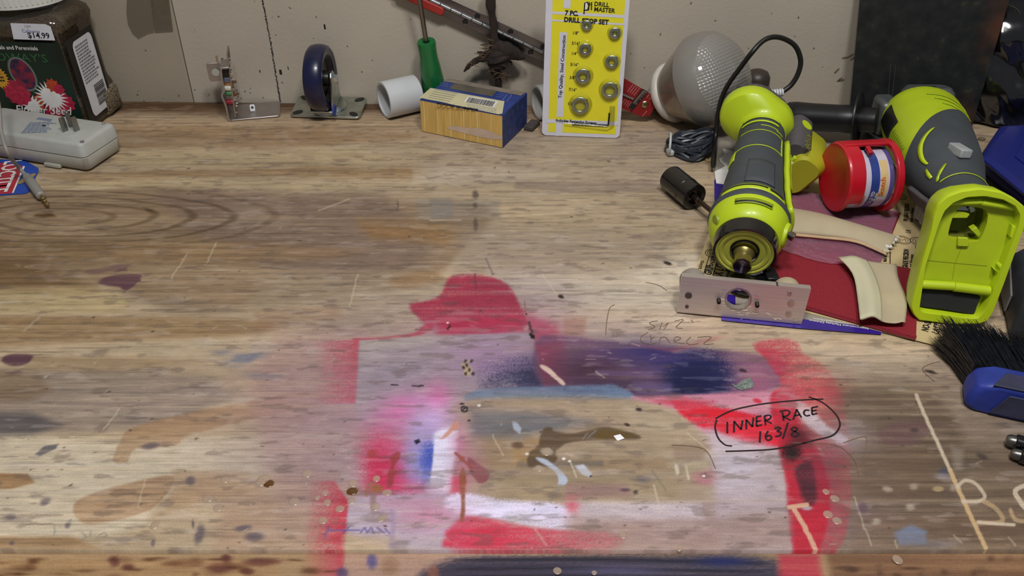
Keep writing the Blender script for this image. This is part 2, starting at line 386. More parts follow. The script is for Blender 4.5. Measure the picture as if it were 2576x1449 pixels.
    q([(-300, 1110), (300, 1105), (640, 1095), (860, 1060), (860, 1180), (540, 1200), (400, 1260), (300, 1340), (-300, 1350)], (200, 184, 150), .85, 14, 14)
    q([(284, 1160), (300, 1112), (335, 1075), (480, 1038), (620, 1012), (800, 972), (860, 965), (820, 1010), (620, 1058), (470, 1098), (440, 1120), (340, 1128), (322, 1160)], (164, 122, 82), .62, 4, 4, 3)
    q([(185, 1270), (240, 1238), (420, 1196), (432, 1222), (380, 1282), (250, 1316), (200, 1310)], (164, 120, 80), .66, 4, 4, 3)
    q([(-200, 1188), (70, 1192), (88, 1214), (30, 1230), (-200, 1240)], (158, 112, 66), .8, 4, 3, 3)
    q([(440, 1185), (620, 1190), (660, 1240), (560, 1250), (420, 1290)], (176, 138, 98), .6, 12, 10)
    q([(560, 1250), (860, 1220), (860, 1385), (540, 1385)], (170, 136, 104), .7, 20, 14)
    q([(-300, 1345), (180, 1348), (250, 1380), (-300, 1382)], (168, 126, 80), .7, 7, 8)
    q([(660, 880), (900, 830), (905, 1000), (860, 1260), (700, 1250), (640, 1000)], (170, 130, 118), .55, 40, 20)
    # right-hand end of the bench
    q([(2060, 880), (2700, 900), (2700, 1000), (2100, 960)], (156, 136, 116), .6, 16, 20)
    q([(1960, 850), (2360, 880), (2320, 915), (2080, 905)], (190, 166, 132), .7, 12, 14)
    q([(2080, 960), (2700, 990), (2700, 1390), (2060, 1390)], (112, 94, 76), .97, 40, 30)
    q([(2350, 980), (2700, 1000), (2700, 1150), (2430, 1120)], (160, 140, 114), .6, 20, 20)
    q([(2390, 1180), (2700, 1190), (2700, 1290), (2420, 1290)], (140, 118, 92), .6, 20, 20)
    q([(2100, 1150), (2330, 1130), (2360, 1240), (2130, 1260)], (128, 100, 74), .5, 30, 20)
    q([(2150, 1300), (2600, 1290), (2700, 1390), (2150, 1390)], (122, 96, 72), .5, 16, 20)
    # fine streaking of the grain
    s.c *= (0.93 + 0.14*s.st)[:, None]
    lum = s.c @ np.array((.3, .59, .11), np.float32); s.c = 150 + (s.c*0.78 + 0.22*lum[:, None]*np.array((1.0, .985, .96), np.float32) - 150)*1.25; s.c = np.clip(s.c, 20, 235); fine = fbm(X*22, Y*900, 9, 2); s.c *= (1 - 0.30*np.clip(fine-0.60, 0, 1)*2)[:, None]
def sprays(s):
    q, e = s.poly, s.ell
    red, RED, pink = (162, 40, 64), (200, 28, 48), (206, 120, 140)
    # haze of overspray
    e(1060, 1090, 430, 300, (164, 132, 132), .78, pw=1.3); e(1500, 900, 300, 110, (150, 124, 132), .5); e(1560, 1330, 560, 90, (166, 138, 132), .7, pw=1.4); e(1860, 1220, 260, 190, (172, 146, 144), .6); e(1060, 1000, 240, 150, (158, 134, 142), .5)
    e(1330, 770, 130, 90, (150, 128, 130), .5)
    # red dome
    q([(1127, 700), (1180, 690), (1245, 700), (1282, 722), (1308, 768), (1316, 830), (1108, 840), (1078, 822), (1044, 792), (1030, 766), (1078, 756), (1112, 736)], red, .9, 6, 3, 3, speck=.4)
    q([(1110, 800), (1310, 795), (1314, 831), (1100, 840)], (178, 36, 62), .7, 10)
    e(1080, 828, 30, 16, (170, 140, 145), .7)
    q([(890, 850), (960, 848), (1040, 838), (1060, 822), (1090, 810), (1080, 836), (1000, 852), (905, 858)], (172, 56, 72), .75, 4, 2)
    q([(1318, 780), (1400, 820), (1420, 880), (1360, 980), (1340, 850)], (168, 62, 84), .75, 16, 6)
    e(1350, 850, 70, 60, (168, 70, 88), .5)
    # masked rectangle
    q([(690, 860), (905, 855), (895, 1014), (720, 1020)], (190, 70, 82), .85, 6, 3, fade=(905, 935, 790, 935), speck=.5)
    q([(905, 856), (1340, 836), (1366, 972), (1180, 1000), (1120, 1040), (900, 1060), (896, 1010)], (160, 144, 140), .92, 4, 1, sm=False)
    q([(905, 858), (1080, 850), (1090, 866), (910, 880)], (176, 162, 140), .6, 8)
    e(1230, 900, 120, 60, (166, 126, 156), .75); e(1000, 970, 110, 70, (150, 134, 146), .6)
    q([(1190, 905), (1350, 890), (1366, 976), (1200, 976)], (70, 62, 100), .95, 12, 0, fade=(1366, 960, 1190, 890), speck=.6)
    q([(1230, 940), (1360, 925), (1366, 974), (1200, 980)], (38, 46, 74), .8, 10, speck=.5, fade=(1340, 970, 1190, 930))
    # long dark band to its right
    q([(1348, 858), (1420, 846), (1560, 862), (1950, 898), (1965, 950), (1930, 985), (1640, 1000), (1590, 996), (1370, 976)], (112, 76, 98), .92, 8, 2, speck=.3)
    q([(1350, 870), (1420, 856), (1440, 960), (1372, 976)], (158, 56, 76), .8, 12, fade=(1350, 920, 1470, 920))
    e(1600, 900, 130, 34, (76, 60, 112), .75); e(1490, 930, 130, 42, (66, 38, 54), .85); e(1560, 975, 210, 22, (48, 34, 62), .7)
    cl = lambda u, v: np.clip((996-(u-1600)*0.012-v)/5, 0, 1)
    e(1765, 945, 85, 62, (6, 16, 60), 1.0, 8, 2.2, fine=5, speck=.5, clip=cl); e(1680, 905, 120, 38, (36, 34, 92), .75, 14); e(1740, 955, 70, 44, (6, 14, 56), .9, 0, 1.5, clip=cl)
    e(1910, 960, 60, 60, (176, 96, 116), .6)
    q([(1500, 930), (1640, 935), (1640, 945), (1500, 945)], (120, 96, 130), .5, 6, 0, 8)
    q([(1590, 960), (1690, 966), (1690, 990), (1600, 990)], (128, 110, 150), .4, 8, 0, 8)
    q([(1560, 862), (1690, 876), (1800, 845), (1830, 846), (1700, 888)], (176, 86, 86), .4, 5)
    q([(1180, 988), (1260, 976), (1500, 968), (1545, 968), (1590, 990), (1560, 1004), (1230, 1004), (1170, 1010)], (104, 124, 144), .9, 5, 3, speck=.4)
    # oval left bare in the middle
    q([(1170, 1004), (1560, 1002), (1700, 1040), (1770, 1110), (1790, 1200), (1760, 1262), (1260, 1262), (1180, 1200), (1150, 1080)], (160, 138, 106), .9, 16, 10)
    q([(1240, 1180), (1500, 1176), (1640, 1200), (1500, 1226), (1260, 1220)], (140, 120, 92), .6, 16, 14)
    q([(1560, 1010), (1690, 1040), (1740, 1090), (1600, 1080)], (176, 156, 124), .6, 18, 14)
    q([(1180, 1030), (1330, 1034), (1500, 1060), (1330, 1106), (1185, 1108)], (104, 102, 102), .85, 16, 14); q([(1190, 1100), (1320, 1100), (1320, 1180), (1230, 1180)], (150, 122, 84), .6, 14, 12)
    q([(1180, 1150), (1700, 1150), (1700, 1180), (1180, 1180)], (146, 118, 82), .5, 12, 14)
    q([(1250, 1200), (1700, 1210), (1700, 1262), (1250, 1262)], (156, 134, 96), .6, 14, 12)
    q([(1300, 1160), (1520, 1158), (1520, 1172), (1300, 1176)], (86, 80, 76), .5, 6, 8)
    q([(1290, 1100), (1360, 1090), (1380, 1160), (1290, 1165)], (178, 132, 76), .5, 10, 6)
    q([(1420, 1215), (1580, 1220), (1590, 1250), (1420, 1255)], (138, 100, 102), .6, 12, 6)
    e(1775, 1200, 34, 22, (184, 100, 110), .7, pw=2)
    # right: red, white and black
    q([(1590, 1002), (1640, 998), (1920, 985), (1944, 1000), (1960, 1060), (1962, 1120), (1900, 1118), (1780, 1092), (1700, 1030)], (206, 130, 146), .9, 7, 2, speck=.5)
    q([(1690, 1010), (1760, 1014), (1880, 1040), (1975, 1066), (2000, 1116), (1900, 1122), (1820, 1092), (1740, 1062)], (212, 22, 40), .97, 7, 2, speck=.5)
    q([(1620, 1004), (1720, 1000), (1800, 1010), (1740, 1030), (1680, 1020)], (196, 66, 82), .8, 10)
    q([(1780, 1076), (1840, 1100), (1960, 1130), (1980, 1220), (1995, 1390), (1820, 1390), (1800, 1250), (1800, 1180)], (186, 166, 164), .80, 14, 4, speck=.5)
    e(1860, 1180, 70, 70, (206, 196, 196), .6); e(1900, 1330, 90, 50, (166, 140, 118), .6)
    q([(1895, 866), (1960, 853), (2004, 860), (2020, 888), (2080, 925), (2120, 1000), (2135, 1090), (2140, 1290), (2100, 1390), (1996, 1388), (1978, 1215), (1960, 1130), (1938, 1000), (1966, 966), (1928, 906)], (192, 50, 66), .92, 7, 4, speck=.5, fade=(1950, 1100, 2190, 1060))
    q([(1938, 1000), (1985, 1000), (2020, 1090), (2060, 1140), (2090, 1250), (2060, 1385), (1998, 1386), (1980, 1215), (1962, 1130)], (190, 26, 46), .85, 8, 3)
    q([(1970, 968), (1990, 960), (2010, 1010), (1985, 1040), (1950, 1000)], (186, 96, 104), .6, 10)
    q([(2004, 1012), (2040, 1025), (2080, 1070), (2130, 1100), (2120, 1118), (2070, 1098), (2020, 1060)], (206, 200, 194), .85, 7, 3, speck=.4)
    e(2060, 985, 60, 40, (196, 62, 72), .5); e(2130, 1100, 60, 40, (170, 150, 148), .6)
    e(1993, 1138, 26, 22, (16, 12, 14), 1.0, 0, 1.5, speck=.5, fine=4); e(2012, 1100, 34, 26, (52, 24, 30), .8)
    q([(2000, 1180), (2040, 1160), (2056, 1240), (2046, 1268), (2024, 1262), (2010, 1220)], (48, 30, 36), .85, 9, 2, speck=.4)
    e(2060, 1180, 50, 70, (110, 44, 58), .55)
    # left: red, pink, white and blue clouds
    e(1060, 1100, 120, 110, (186, 140, 156), .75, pw=1.5)
    e(1010, 1035, 80, 44, (206, 106, 150), .85, -20); e(1100, 1000, 36, 40, (208, 96, 140), .75, 20); e(1090, 1060, 44, 50, (206, 176, 214), .8)
    e(975, 1180, 56, 80, (206, 50, 82), .95, -8, 1.4, speck=.5); e(930, 1150, 40, 50, (204, 110, 130), .6); e(1010, 1230, 80, 40, (206, 62, 96), .85, 12)
    e(1050, 1120, 30, 90, (186, 166, 200), .6); e(900, 1190, 40, 50, (176, 156, 150), .75)
    q([(1092, 1090), (1150, 1085), (1140, 1180), (1130, 1240), (1070, 1240), (1085, 1170)], (236, 230, 238), .95, 8, speck=.3)
    e(1180, 1170, 40, 50, (176, 110, 120), .7); e(1155, 1110, 22, 40, (208, 120, 146), .6); e(1150, 1225, 20, 34, (204, 50, 80), .85)
    cb = lambda u, v: np.clip((1091-(v-1150)*0.10-u)/6, 0, 1)
    e(1060, 1150, 60, 62, (150, 148, 196), .6, clip=cb); e(1084, 1158, 28, 44, (26, 58, 164), 1.0, 6, 1.5, speck=.6, clip=cb); e(958, 1180, 46, 72, (200, 42, 74), .9, -8, 1.3, speck=.5); e(1015, 1238, 74, 28, (204, 54, 86), .85, 10); e(985, 1120, 40, 30, (206, 90, 120), .6); e(1070, 1180, 60, 60, (140, 140, 196), .5, clip=cb)
    # lower rows
    q([(880, 1262), (960, 1240), (1160, 1250), (1180, 1384), (1020, 1384), (870, 1340)], (184, 166, 174), .85, 12, 3, speck=.4)
    q([(1150, 1240), (1260, 1258), (1420, 1272), (1430, 1330), (1260, 1310), (1120, 1280)], (228, 218, 230), .92, 9, 3, speck=.6)
    q([(1430, 1262), (1760, 1266), (1770, 1310), (1440, 1318)], (206, 190, 186), .75, 12, 6, speck=.4)
    q([(1420, 1300), (1800, 1310), (1990, 1290), (1990, 1385), (1420, 1385)], (162, 132, 116), .7, 16, 10)
    q([(1130, 1330), (1170, 1300), (1260, 1310), (1330, 1326), (1430, 1336), (1560, 1345), (1520, 1384), (1150, 1384), (1120, 1350)], (206, 44, 66), .95, 8, 3, speck=.5, fade=(1250, 1330, 1640, 1370))
    e(1080, 1300, 90, 36, (206, 120, 140), .6, speck=.5)
    e(1440, 1270, 18, 22, (206, 90, 100), .8, speck=.5)
    q([(760, 1210), (840, 1210), (876, 1262), (866, 1390), (860, 1470), (700, 1470)], (196, 40, 60), .95, 5, 2, fade=(872, 1330, 766, 1320), speck=.5, sm=False)
    q([(862, 1345), (1000, 1350), (980, 1390), (860, 1400)], (186, 160, 120), .8, 12, 5)
def weather(s):
    X, Y = s.X, s.Y
    s.c *= (0.90 + 0.19*fbm(X*7+1, Y*30, 51, 4))[:, None]; s.c *= (0.92 + 0.14*fbm(X*110, Y*330, 53, 3))[:, None]
    d = np.clip(fbm(X*60, Y*230, 57, 4)-0.62, 0, 1)*3.2; s.c += (np.array((92, 76, 66), np.float32)-s.c)*np.clip(d, 0, .34)[:, None]
    l = np.clip(fbm(X*46, Y*190, 59, 3)-0.66, 0, 1)*3.0; s.c += (np.array((206, 192, 172), np.float32)-s.c)*np.clip(l, 0, .20)[:, None]
def front(s):
    """front board: raw fir soaked with stain, dark paint in the middle"""
    q, e = s.poly, s.ell
    s.c[:] = (176, 142, 98)
    b = fbm(s.X*2, s.Y*120, 17, 3); s.c *= (0.72 + 0.5*b)[:, None]
    q([(-300, 1400), (700, 1402), (700, 1500), (-300, 1500)], (168, 128, 80), .5, 6, 8)
    q([(820, 1380), (1300, 1380), (1300, 1500), (820, 1500)], (180, 140, 122), .7, 30, 10)
    q([(760, 1380), (866, 1380), (858, 1500), (740, 1500)], (184, 52, 66), .9, 5, 2, fade=(868, 1420, 760, 1420))
    q([(1130, 1405), (1500, 1390), (1900, 1400), (1960, 1425), (1930, 1500), (1100, 1500)], (48, 43, 60), .94, 18, 8, speck=.4)
    for y_ in (1402, 1424, 1444):
        q([(1180, y_), (1500, y_-2), (1880, y_+8), (1880, y_+14), (1500, y_+6), (1180, y_+6)], (22, 20, 34), .8, 5, 6)
    e(1820, 1408, 70, 14, (20, 30, 84), .9); e(1560, 1430, 120, 14, (104, 96, 130), .5)
    q([(1960, 1390), (2060, 1388), (2080, 1500), (1960, 1500)], (180, 44, 60), .85, 14)
    q([(2080, 1384), (2800, 1384), (2800, 1500), (2100, 1500)], (112, 76, 50), .85, 16, 8)
    rg = random.Random(9)
    for i in range(120):
        px = rg.uniform(-200, 2700); py = rg.uniform(1400, 1470)
        if 860 < px < 2060: continue
        e(px, py, rg.uniform(8, 34), rg.uniform(3, 10), (86, 48, 26) if px < 900 else (62, 38, 26), rg.uniform(.3, .8), 0, 1.4, fine=8)
    for (px, py, rx, ry) in ((285, 1408, 14, 14), (320, 1422, 18, 10), (550, 1425, 40, 14), (570, 1400, 14, 12), (620, 1434, 18, 10), (660, 1410, 50, 10)):
        e(px, py, rx, ry, (88, 44, 34), .85, 0, 2, fine=8)
    e(935, 1408, 14, 20, (86, 78, 116), .95, 0, 2.5); e(860, 1440, 16, 18, (84, 66, 96), .9, 0, 2.5)
    e(980, 1420, 24, 26, (136, 100, 66), .6, 0, 2); e(1090, 1438, 16, 20, (140, 84, 62), .8, 0, 2.5)
    s.c *= (0.88 + 0.24*s.st)[:, None]
def marks(s):
    """stains, drips, scuffs and cut marks"""
    q, e, ln = s.poly, s.ell, s.line
    pur = (92, 60, 66)
    q([(248, 706), (290, 692), (350, 690), (356, 700), (336, 722), (316, 730), (300, 722), (262, 716)], pur, .95, 3, 2, 4)
    q([(210, 684), (260, 674), (300, 664), (330, 666), (290, 678), (240, 690)], (118, 88, 78), .8, 3, 0, 6); q([(296, 676), (322, 672), (318, 682), (290, 684)], pur, .7, 3, 0, 3)
    q([(2, 908), (20, 893), (70, 891), (82, 897), (66, 916), (30, 921)], pur, .95, 3, 1, 3); q([(10, 938), (50, 931), (58, 936), (30, 943)], (110, 84, 78), .9, 3)
    e(620, 902, 44, 12, (96, 104, 122), .75, -14, 1.0, fine=26); e(560, 888, 30, 8, (110, 108, 116), .6, 0, 1, fine=14); e(660, 945, 50, 8, (104, 106, 118), .5, 4, 1, fine=14)
    q([(88, 1143), (110, 1122), (146, 1116), (140, 1128), (100, 1148)], (92, 88, 88), .9, 3, 0, 3)
    for (px, py, rx, ry, rt) in ((115, 1262, 16, 9, -20), (480, 1210, 12, 12, 30), (380, 1122, 24, 9, -10), (502, 1345, 12, 26, 10), (486, 1318, 4, 12, 0), (26, 1300, 16, 8, 0), (610, 1328, 22, 8, -10), (640, 1350, 26, 12, 0), (30, 1366, 8, 5, -30), (386, 1366, 5, 10, 20), (172, 1322, 9, 6, -30)):
        e(px, py, rx, ry, (96, 84, 84), .85, rt, 2.2, fine=5)
    for (a, b_, cl) in (((150, 1244, 10, 2, 0), .8, 0),): pass
    # row of old cut marks along the middle
    for (px, py, rx, ry) in ((1196, 490, 8, 11), (1196, 517, 6, 7), (1196, 565, 6, 18), (1000, 517, 2, 16)):
        e(px, py, rx, ry, (92, 78, 66), .9, 0, 2, fine=3)
    q([(1080, 500), (1135, 498), (1140, 546), (1084, 552)], (126, 122, 112), .5, 6, 0, 8)
    ln([(1080, 554), (1160, 554)], 2, (214, 198, 166), .8); ln([(1195, 690), (1197, 728)], 5, (118, 52, 64), .7, 3); ln([(1222, 650), (1240, 690)], 5, (112, 96, 94), .6, 3)
    ln([(1320, 756), (1322, 790)], 3, (128, 70, 76), .5); ln([(1332, 812), (1338, 838)], 7, (60, 30, 36), .7, 4, 4)
    q([(1332, 838), (1344, 842), (1346, 852), (1334, 850)], (20, 14, 16), 1, 2, 0, 4)
    for (px, py, rx, ry) in ((1680, 662, 11, 5), (1412, 746, 9, 4), (1608, 1030, 9, 5), (1578, 1068, 8, 4), (1324, 790, 3, 3), (1128, 824, 3, 8), (1870, 932, 10, 4), (2340, 936, 18, 4)):
        e(px, py, rx, ry, (40, 30, 26), .95, 15, 2.5, fine=5)
    for (x0, y0, l) in ((985, 968, 16), (1036, 971, 20), (1056, 970, 8)): ln([(x0, y0), (x0+l, y0+1)], 3, (24, 18, 24), .95, 2, 3)
    q([(1162, 915), (1178, 905), (1188, 930), (1184, 945), (1168, 946)], (176, 152, 116), .9, 3, 0, 6)
    for (px, py) in ((1170, 908), (1176, 918), (1186, 908), (1190, 940), (1172, 940), (1180, 930), (1166, 924)): e(px, py, 4, 5, (46, 36, 34), .9, 0, 2, fine=4)
    ln([(1166, 1030), (1174, 1024), (1174, 1034), (1164, 1035), (1161, 1026), (1168, 1022)], 4, (36, 30, 34), .95, 2); e(1162, 1016, 6, 3, (30, 26, 30), .9, 0, 2); e(1180, 1058, 4, 3, (30, 26, 30), .9, 0, 2)
    q([(1042, 1108), (1054, 1104), (1060, 1112), (1048, 1118)], (24, 22, 40), 1, 2, 0, 3)
    # torn splinter showing fresh wood
    q([(1360, 918), (1378, 922), (1402, 944), (1422, 966), (1412, 968), (1386, 944), (1364, 928)], (216, 186, 160), .95, 2, 0, 3)
    # dark varnish puddle with white dribbles
    q([(1328, 1172), (1330, 1140), (1352, 1120), (1366, 1080), (1386, 1076), (1400, 1086), (1450, 1090), (1520, 1074), (1560, 1080), (1610, 1096), (1600, 1106), (1540, 1104), (1440, 1112), (1410, 1126), (1396, 1140), (1400, 1160), (1360, 1172)], (86, 66, 46), .92, 4, 2, 6)
    q([(1500, 1082), (1560, 1082), (1600, 1096), (1560, 1104), (1500, 1104)], (96, 72, 28), .8, 5, 0, 4); ln([(1480, 1100), (1500, 1082)], 3, (130, 122, 112), .8); ln([(1466, 1104), (1478, 1090)], 3, (130, 122, 112), .8)
    e(1376, 1136, 17, 9, (176, 168, 142), .95, 10, 3); e(1356, 1178, 13, 8, (186, 170, 146), .8, 10, 2, fine=4)
    q([(1350, 1150), (1378, 1158), (1410, 1184), (1428, 1205), (1420, 1220), (1404, 1222), (1404, 1200), (1386, 1178), (1352, 1158)], (178, 184, 188), .95, 3, 0, 2)
    q([(1446, 1172), (1468, 1168), (1488, 1190), (1488, 1202), (1464, 1194)], (190, 190, 190), .95, 3); e(1486, 1198, 3, 3, (26, 22, 24), 1, 0, 3)
    ln([(1410, 1224), (1396, 1240), (1386, 1256)], 12, (140, 128, 106), .7, 6); e(1396, 1246, 22, 10, (116, 96, 78), .7, 0, 2)
    q([(1288, 1060), (1300, 1062), (1312, 1078), (1308, 1092), (1292, 1080)], (168, 172, 176), .9, 3); e(1302, 1120, 16, 9, (90, 62, 44), .9, 0, 2.5); e(1304, 1102, 18, 8, (120, 120, 122), .7)
    for (px, py, r_) in ((1418, 1154, 5), (1433, 1160, 4), (1326, 1142, 5), (1771, 1198, 3), (1205, 1020, 5), (1298, 1415, 7), (1126, 812, 3), (1770, 1197, 4)): e(px, py, r_, r_*.7, (232, 226, 214), .98, 0, 3)
    ln([(1436, 1165), (1450, 1200)], 4, (206, 190, 156), .7); ln([(1645, 1220), (1662, 1290)], 4, (206, 186, 156), .7, 3); ln([(1700, 1172), (1704, 1190)], 9, (206, 194, 160), .8, 3, 2); ln([(1724, 1172), (1732, 1204)], 6, (206, 190, 156), .8, 3, 3)
    ln([(1640, 1184), (1676, 1234)], 4, (116, 110, 90), .6, 3); e(1620, 1206, 22, 7, (96, 90, 92), .7, 0, 1, fine=8); e(1601, 1238, 7, 6, (60, 46, 44), .9, 0, 2, fine=3); e(1574, 1232, 14, 4, (70, 50, 62), .8, 0, 2, fine=4)
    q([(1690, 1120), (1790, 1118), (1760, 1160), (1700, 1162)], (132, 106, 84), .5, 10, 0, 8); q([(1720, 1162), (1780, 1160), (1782, 1186), (1724, 1188)], (176, 158, 122), .6, 5)
    # brown drips on the left cloud
    br = (146, 66, 56)
    q([(1178, 1150), (1200, 1165), (1228, 1184), (1232, 1194), (1222, 1212), (1206, 1216), (1194, 1204), (1180, 1184)], (136, 74, 76), .9, 3, 0, 2); ln([(1146, 1140), (1162, 1154), (1186, 1178)], 7, (150, 74, 66), .9, 3); e(1162, 1154, 8, 8, (150, 78, 62), .9, 0, 3)
    q([(1160, 1180), (1166, 1178), (1172, 1200), (1170, 1250), (1168, 1308), (1158, 1308), (1160, 1260), (1154, 1210)], (140, 78, 52), .92, 3, 0, 2)
    q([(982, 1150), (996, 1138), (1008, 1140), (1000, 1160), (990, 1180), (1002, 1186), (990, 1200), (988, 1222), (974, 1226), (976, 1190), (984, 1170)], (146, 56, 56), .9, 3, 0, 2)
    e(936, 1142, 13, 11, (160, 62, 58), .9, 0, 3); q([(1128, 1080), (1150, 1058), (1154, 1076), (1140, 1084), (1120, 1102), (1108, 1104)], (198, 136, 110), .9, 3, 0, 3)
    q([(918, 1232), (930, 1212), (944, 1214), (960, 1226), (958, 1240), (930, 1240), (922, 1250)], (150, 96, 78), .9, 3); e(950, 1228, 13, 9, (146, 92, 40), .9, 0, 3)
    q([(932, 1240), (946, 1240), (946, 1270), (938, 1292), (930, 1268)], (136, 104, 96), .7, 4); q([(980, 1280), (996, 1284), (994, 1380), (976, 1380), (984, 1320)], (150, 130, 150), .6, 6)
    for (px, py) in ((885, 1236), (675, 1216)): e(px, py, 15, 10, (128, 92, 52), .95, -15, 3.5)
    # blue crayon arrow and figures
    for l in ([(818, 1350), (828, 1325)], [(826, 1334), (905, 1334)], [(862, 1342), (876, 1326)], [(908, 1340), (918, 1328), (924, 1340), (934, 1328), (940, 1340)], [(950, 1328), (968, 1340)], [(970, 1330), (980, 1342)]): ln(l, 5, (96, 84, 130), .7, 3, 3)
    for l in ([(138, 1322), (136, 1345)], [(170, 1312), (180, 1308), (170, 1330)], [(205, 1340), (216, 1350), (206, 1358)], [(228, 1336), (226, 1350)], [(250, 1346), (262, 1340), (270, 1348), (255, 1352)]): ln(l, 3, (128, 126, 110), .7, 3, 2)
    # pale scratches
    for (a, b_) in (((366, 1208), (345, 1280)), ((545, 610), (520, 660)), ((470, 640), (430, 700)), ((1365, 690), (1400, 740)), ((110, 788), (60, 832)), ((900, 690), (880, 770)), ((300, 1030), (260, 1080)), ((2178, 1330), (2192, 1372)), ((2400, 1346), (2420, 1366)), ((2250, 1360), (2256, 1378)), ((2538, 1352), (2554, 1374)), ((2150, 1250), (2175, 1330)), ((1730, 1090), (1790, 1140)), ((1500, 935), (1520, 950)), ((880, 500), (800, 530)), ((1340, 540), (1430, 535)), ((1240, 1095), (1265, 1145)), ((1345, 1330), (1375, 1370))):
        ln([a, b_], 3.5, (206, 186, 150), .55, 3, 3)
    rg = random.Random(4)
    for i in range(300):                       # scuffs and specks, denser to the front
        px = rg.uniform(-100, 2600); py = 300 + 1080*rg.random()**0.6
        if rg.random() < 0.6: e(px, py, rg.uniform(1.5, 6), rg.uniform(1, 2.6), (70, 56, 46), rg.uniform(.4, .9), rg.uniform(-20, 20), 2)
        else: ln([(px, py), (px+rg.uniform(-16, 26), py+rg.uniform(-7, 7))], 2, (212, 196, 166), rg.uniform(.2, .6), 2, 2)
    # right end: stains, dried paint, chalked letters
    q([(2210, 1080), (2280, 1056), (2330, 1066), (2330, 1100), (2280, 1122), (2220, 1114)], (106, 76, 72), .75, 10, 6, 6); e(2300, 1082, 12, 5, (62, 46, 48), .9, 0, 2)
    q([(2330, 1062), (2390, 1064), (2384, 1074), (2330, 1070)], (110, 86, 74), .7, 4); e(2470, 1148, 16, 7, (58, 48, 42), .8, 20, 2); e(2376, 1186, 16, 9, (70, 70, 80), .9, 0, 2); e(2370, 1198, 20, 8, (150, 146, 146), .7, 0, 2)
    q([(2250, 1340), (2290, 1320), (2330, 1336), (2330, 1370), (2260, 1372)], (116, 124, 138), .9, 8, 4, 4); e(2350, 1370, 60, 12, (110, 106, 108), .6); e(2360, 1230, 15, 7, (190, 164, 112), .8, 0, 3)
    q([(2392, 1120), (2424, 1132), (2420, 1180), (2400, 1186)], (172, 160, 136), .4, 10); e(2172, 1278, 13, 16, (96, 72, 80), .8, -20, 2, fine=3); e(2030, 1278, 14, 6, (170, 160, 156), .9, 0, 2)
    ck = (204, 184, 150)
    ln(zz([(220, 490), (290, 650), (400, 890)], 2200, 760, .4753), 9, ck, .9, 3, 2); ln(zz([(400, 890), (490, 1090), (590, 1300)], 2200, 760, .4753), 11, (204, 170, 118), .9, 3, 2)
    ln(zz([(440, 975), (480, 945), (535, 960), (580, 1020), (560, 1052), (470, 1055)], 2200, 760, .4753), 9, ck, .85, 3, 2)
    ln(zz([(580, 1055), (640, 1090), (680, 1150), (640, 1168), (550, 1165)], 2200, 760, .4753), 11, (176, 146, 104), .85, 3, 2); ln(zz([(550, 1165), (640, 1172), (740, 1178)], 2200, 760, .4753), 8, ck, .9, 3, 2)
    ln(zz([(720, 1100), (745, 1150), (800, 1160)], 2200, 760, .4753), 10, (182, 154, 110), .8, 3, 2); ln(zz([(830, 960), (760, 985), (745, 1015), (790, 1080), (840, 1120)], 2200, 760, .4753), 12, ck, .9, 3, 2)
    ln([(1985, 1276), (2030, 1270)], 11, (208, 166, 126), .95, 3, 2); ln([(1998, 1282), (2026, 1330), (2052, 1382)], 12, (208, 162, 126), .95, 3, 2)
    for (px, py) in ((2232, 1230), (2300, 1224), (2292, 1276), (2205, 1312), (2400, 1226)): e(px, py, 12, 8, (196, 180, 152), .6, 0, 2, fine=6)
    e(1905, 1008, 12, 6, (206, 34, 52), .9, 15, 3)
def paint_mesh(me, top=True):
    n = len(me.vertices); co = np.empty(n*3, np.float32); me.vertices.foreach_get('co', co); co = co.reshape(-1, 3)
    s = Paint(co[:, 0].copy(), co[:, 1].copy())
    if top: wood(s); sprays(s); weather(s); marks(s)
    else: front(s)
    if top: s.c[co[:, 2] < -0.004] = (70, 50, 34)
    s.c *= np.array((.985, 1.0, 1.075), np.float32); c = np.clip(s.c, 0, 255)/255.0; c = np.where(c <= 0.04045, c/12.92, ((c+0.055)/1.055)**2.4)
    a = me.color_attributes.new('paint', 'FLOAT_COLOR', 'POINT')
    a.data.foreach_set('color', np.concatenate([c, np.ones((n, 1))], 1).astype(np.float32).ravel())
def grid_mesh(name, xs, ys, z, skirt):
    nx, ny = len(xs), len(ys); X, Y = np.meshgrid(xs, ys)
    v = np.stack([X.ravel(), Y.ravel(), np.full(nx*ny, z)], 1)
    i = np.arange((ny-1)*nx).reshape(ny-1, nx)[:, :-1].ravel()
    f = np.stack([i, i+1, i+nx+1, i+nx], 1)
    # skirt: the board's thickness
    b = np.concatenate([np.arange(nx), np.arange(1, ny)*nx+nx-1, (ny-1)*nx+np.arange(nx-2, -1, -1), np.arange(ny-2, 0, -1)*nx])
    lo = v[b].copy(); lo[:, 2] = z-skirt; k = len(b); s0 = nx*ny + np.arange(k); s1 = np.roll(s0, -1); b1 = np.roll(b, -1)
    f = np.concatenate([f, np.stack([b, s0, s1, b1], 1)]); v = np.concatenate([v, lo])
    me = bpy.data.meshes.new(name); me.vertices.add(len(v)); me.vertices.foreach_set('co', v.astype(np.float32).ravel())
    me.loops.add(len(f)*4); me.loops.foreach_set('vertex_index', f.astype(np.int32).ravel())
    me.polygons.add(len(f)); me.polygons.foreach_set('loop_start', np.arange(0, len(f)*4, 4, dtype=np.int32)); me.polygons.foreach_set('loop_total', np.full(len(f), 4, np.int32))
    me.update(calc_edges=True); return me
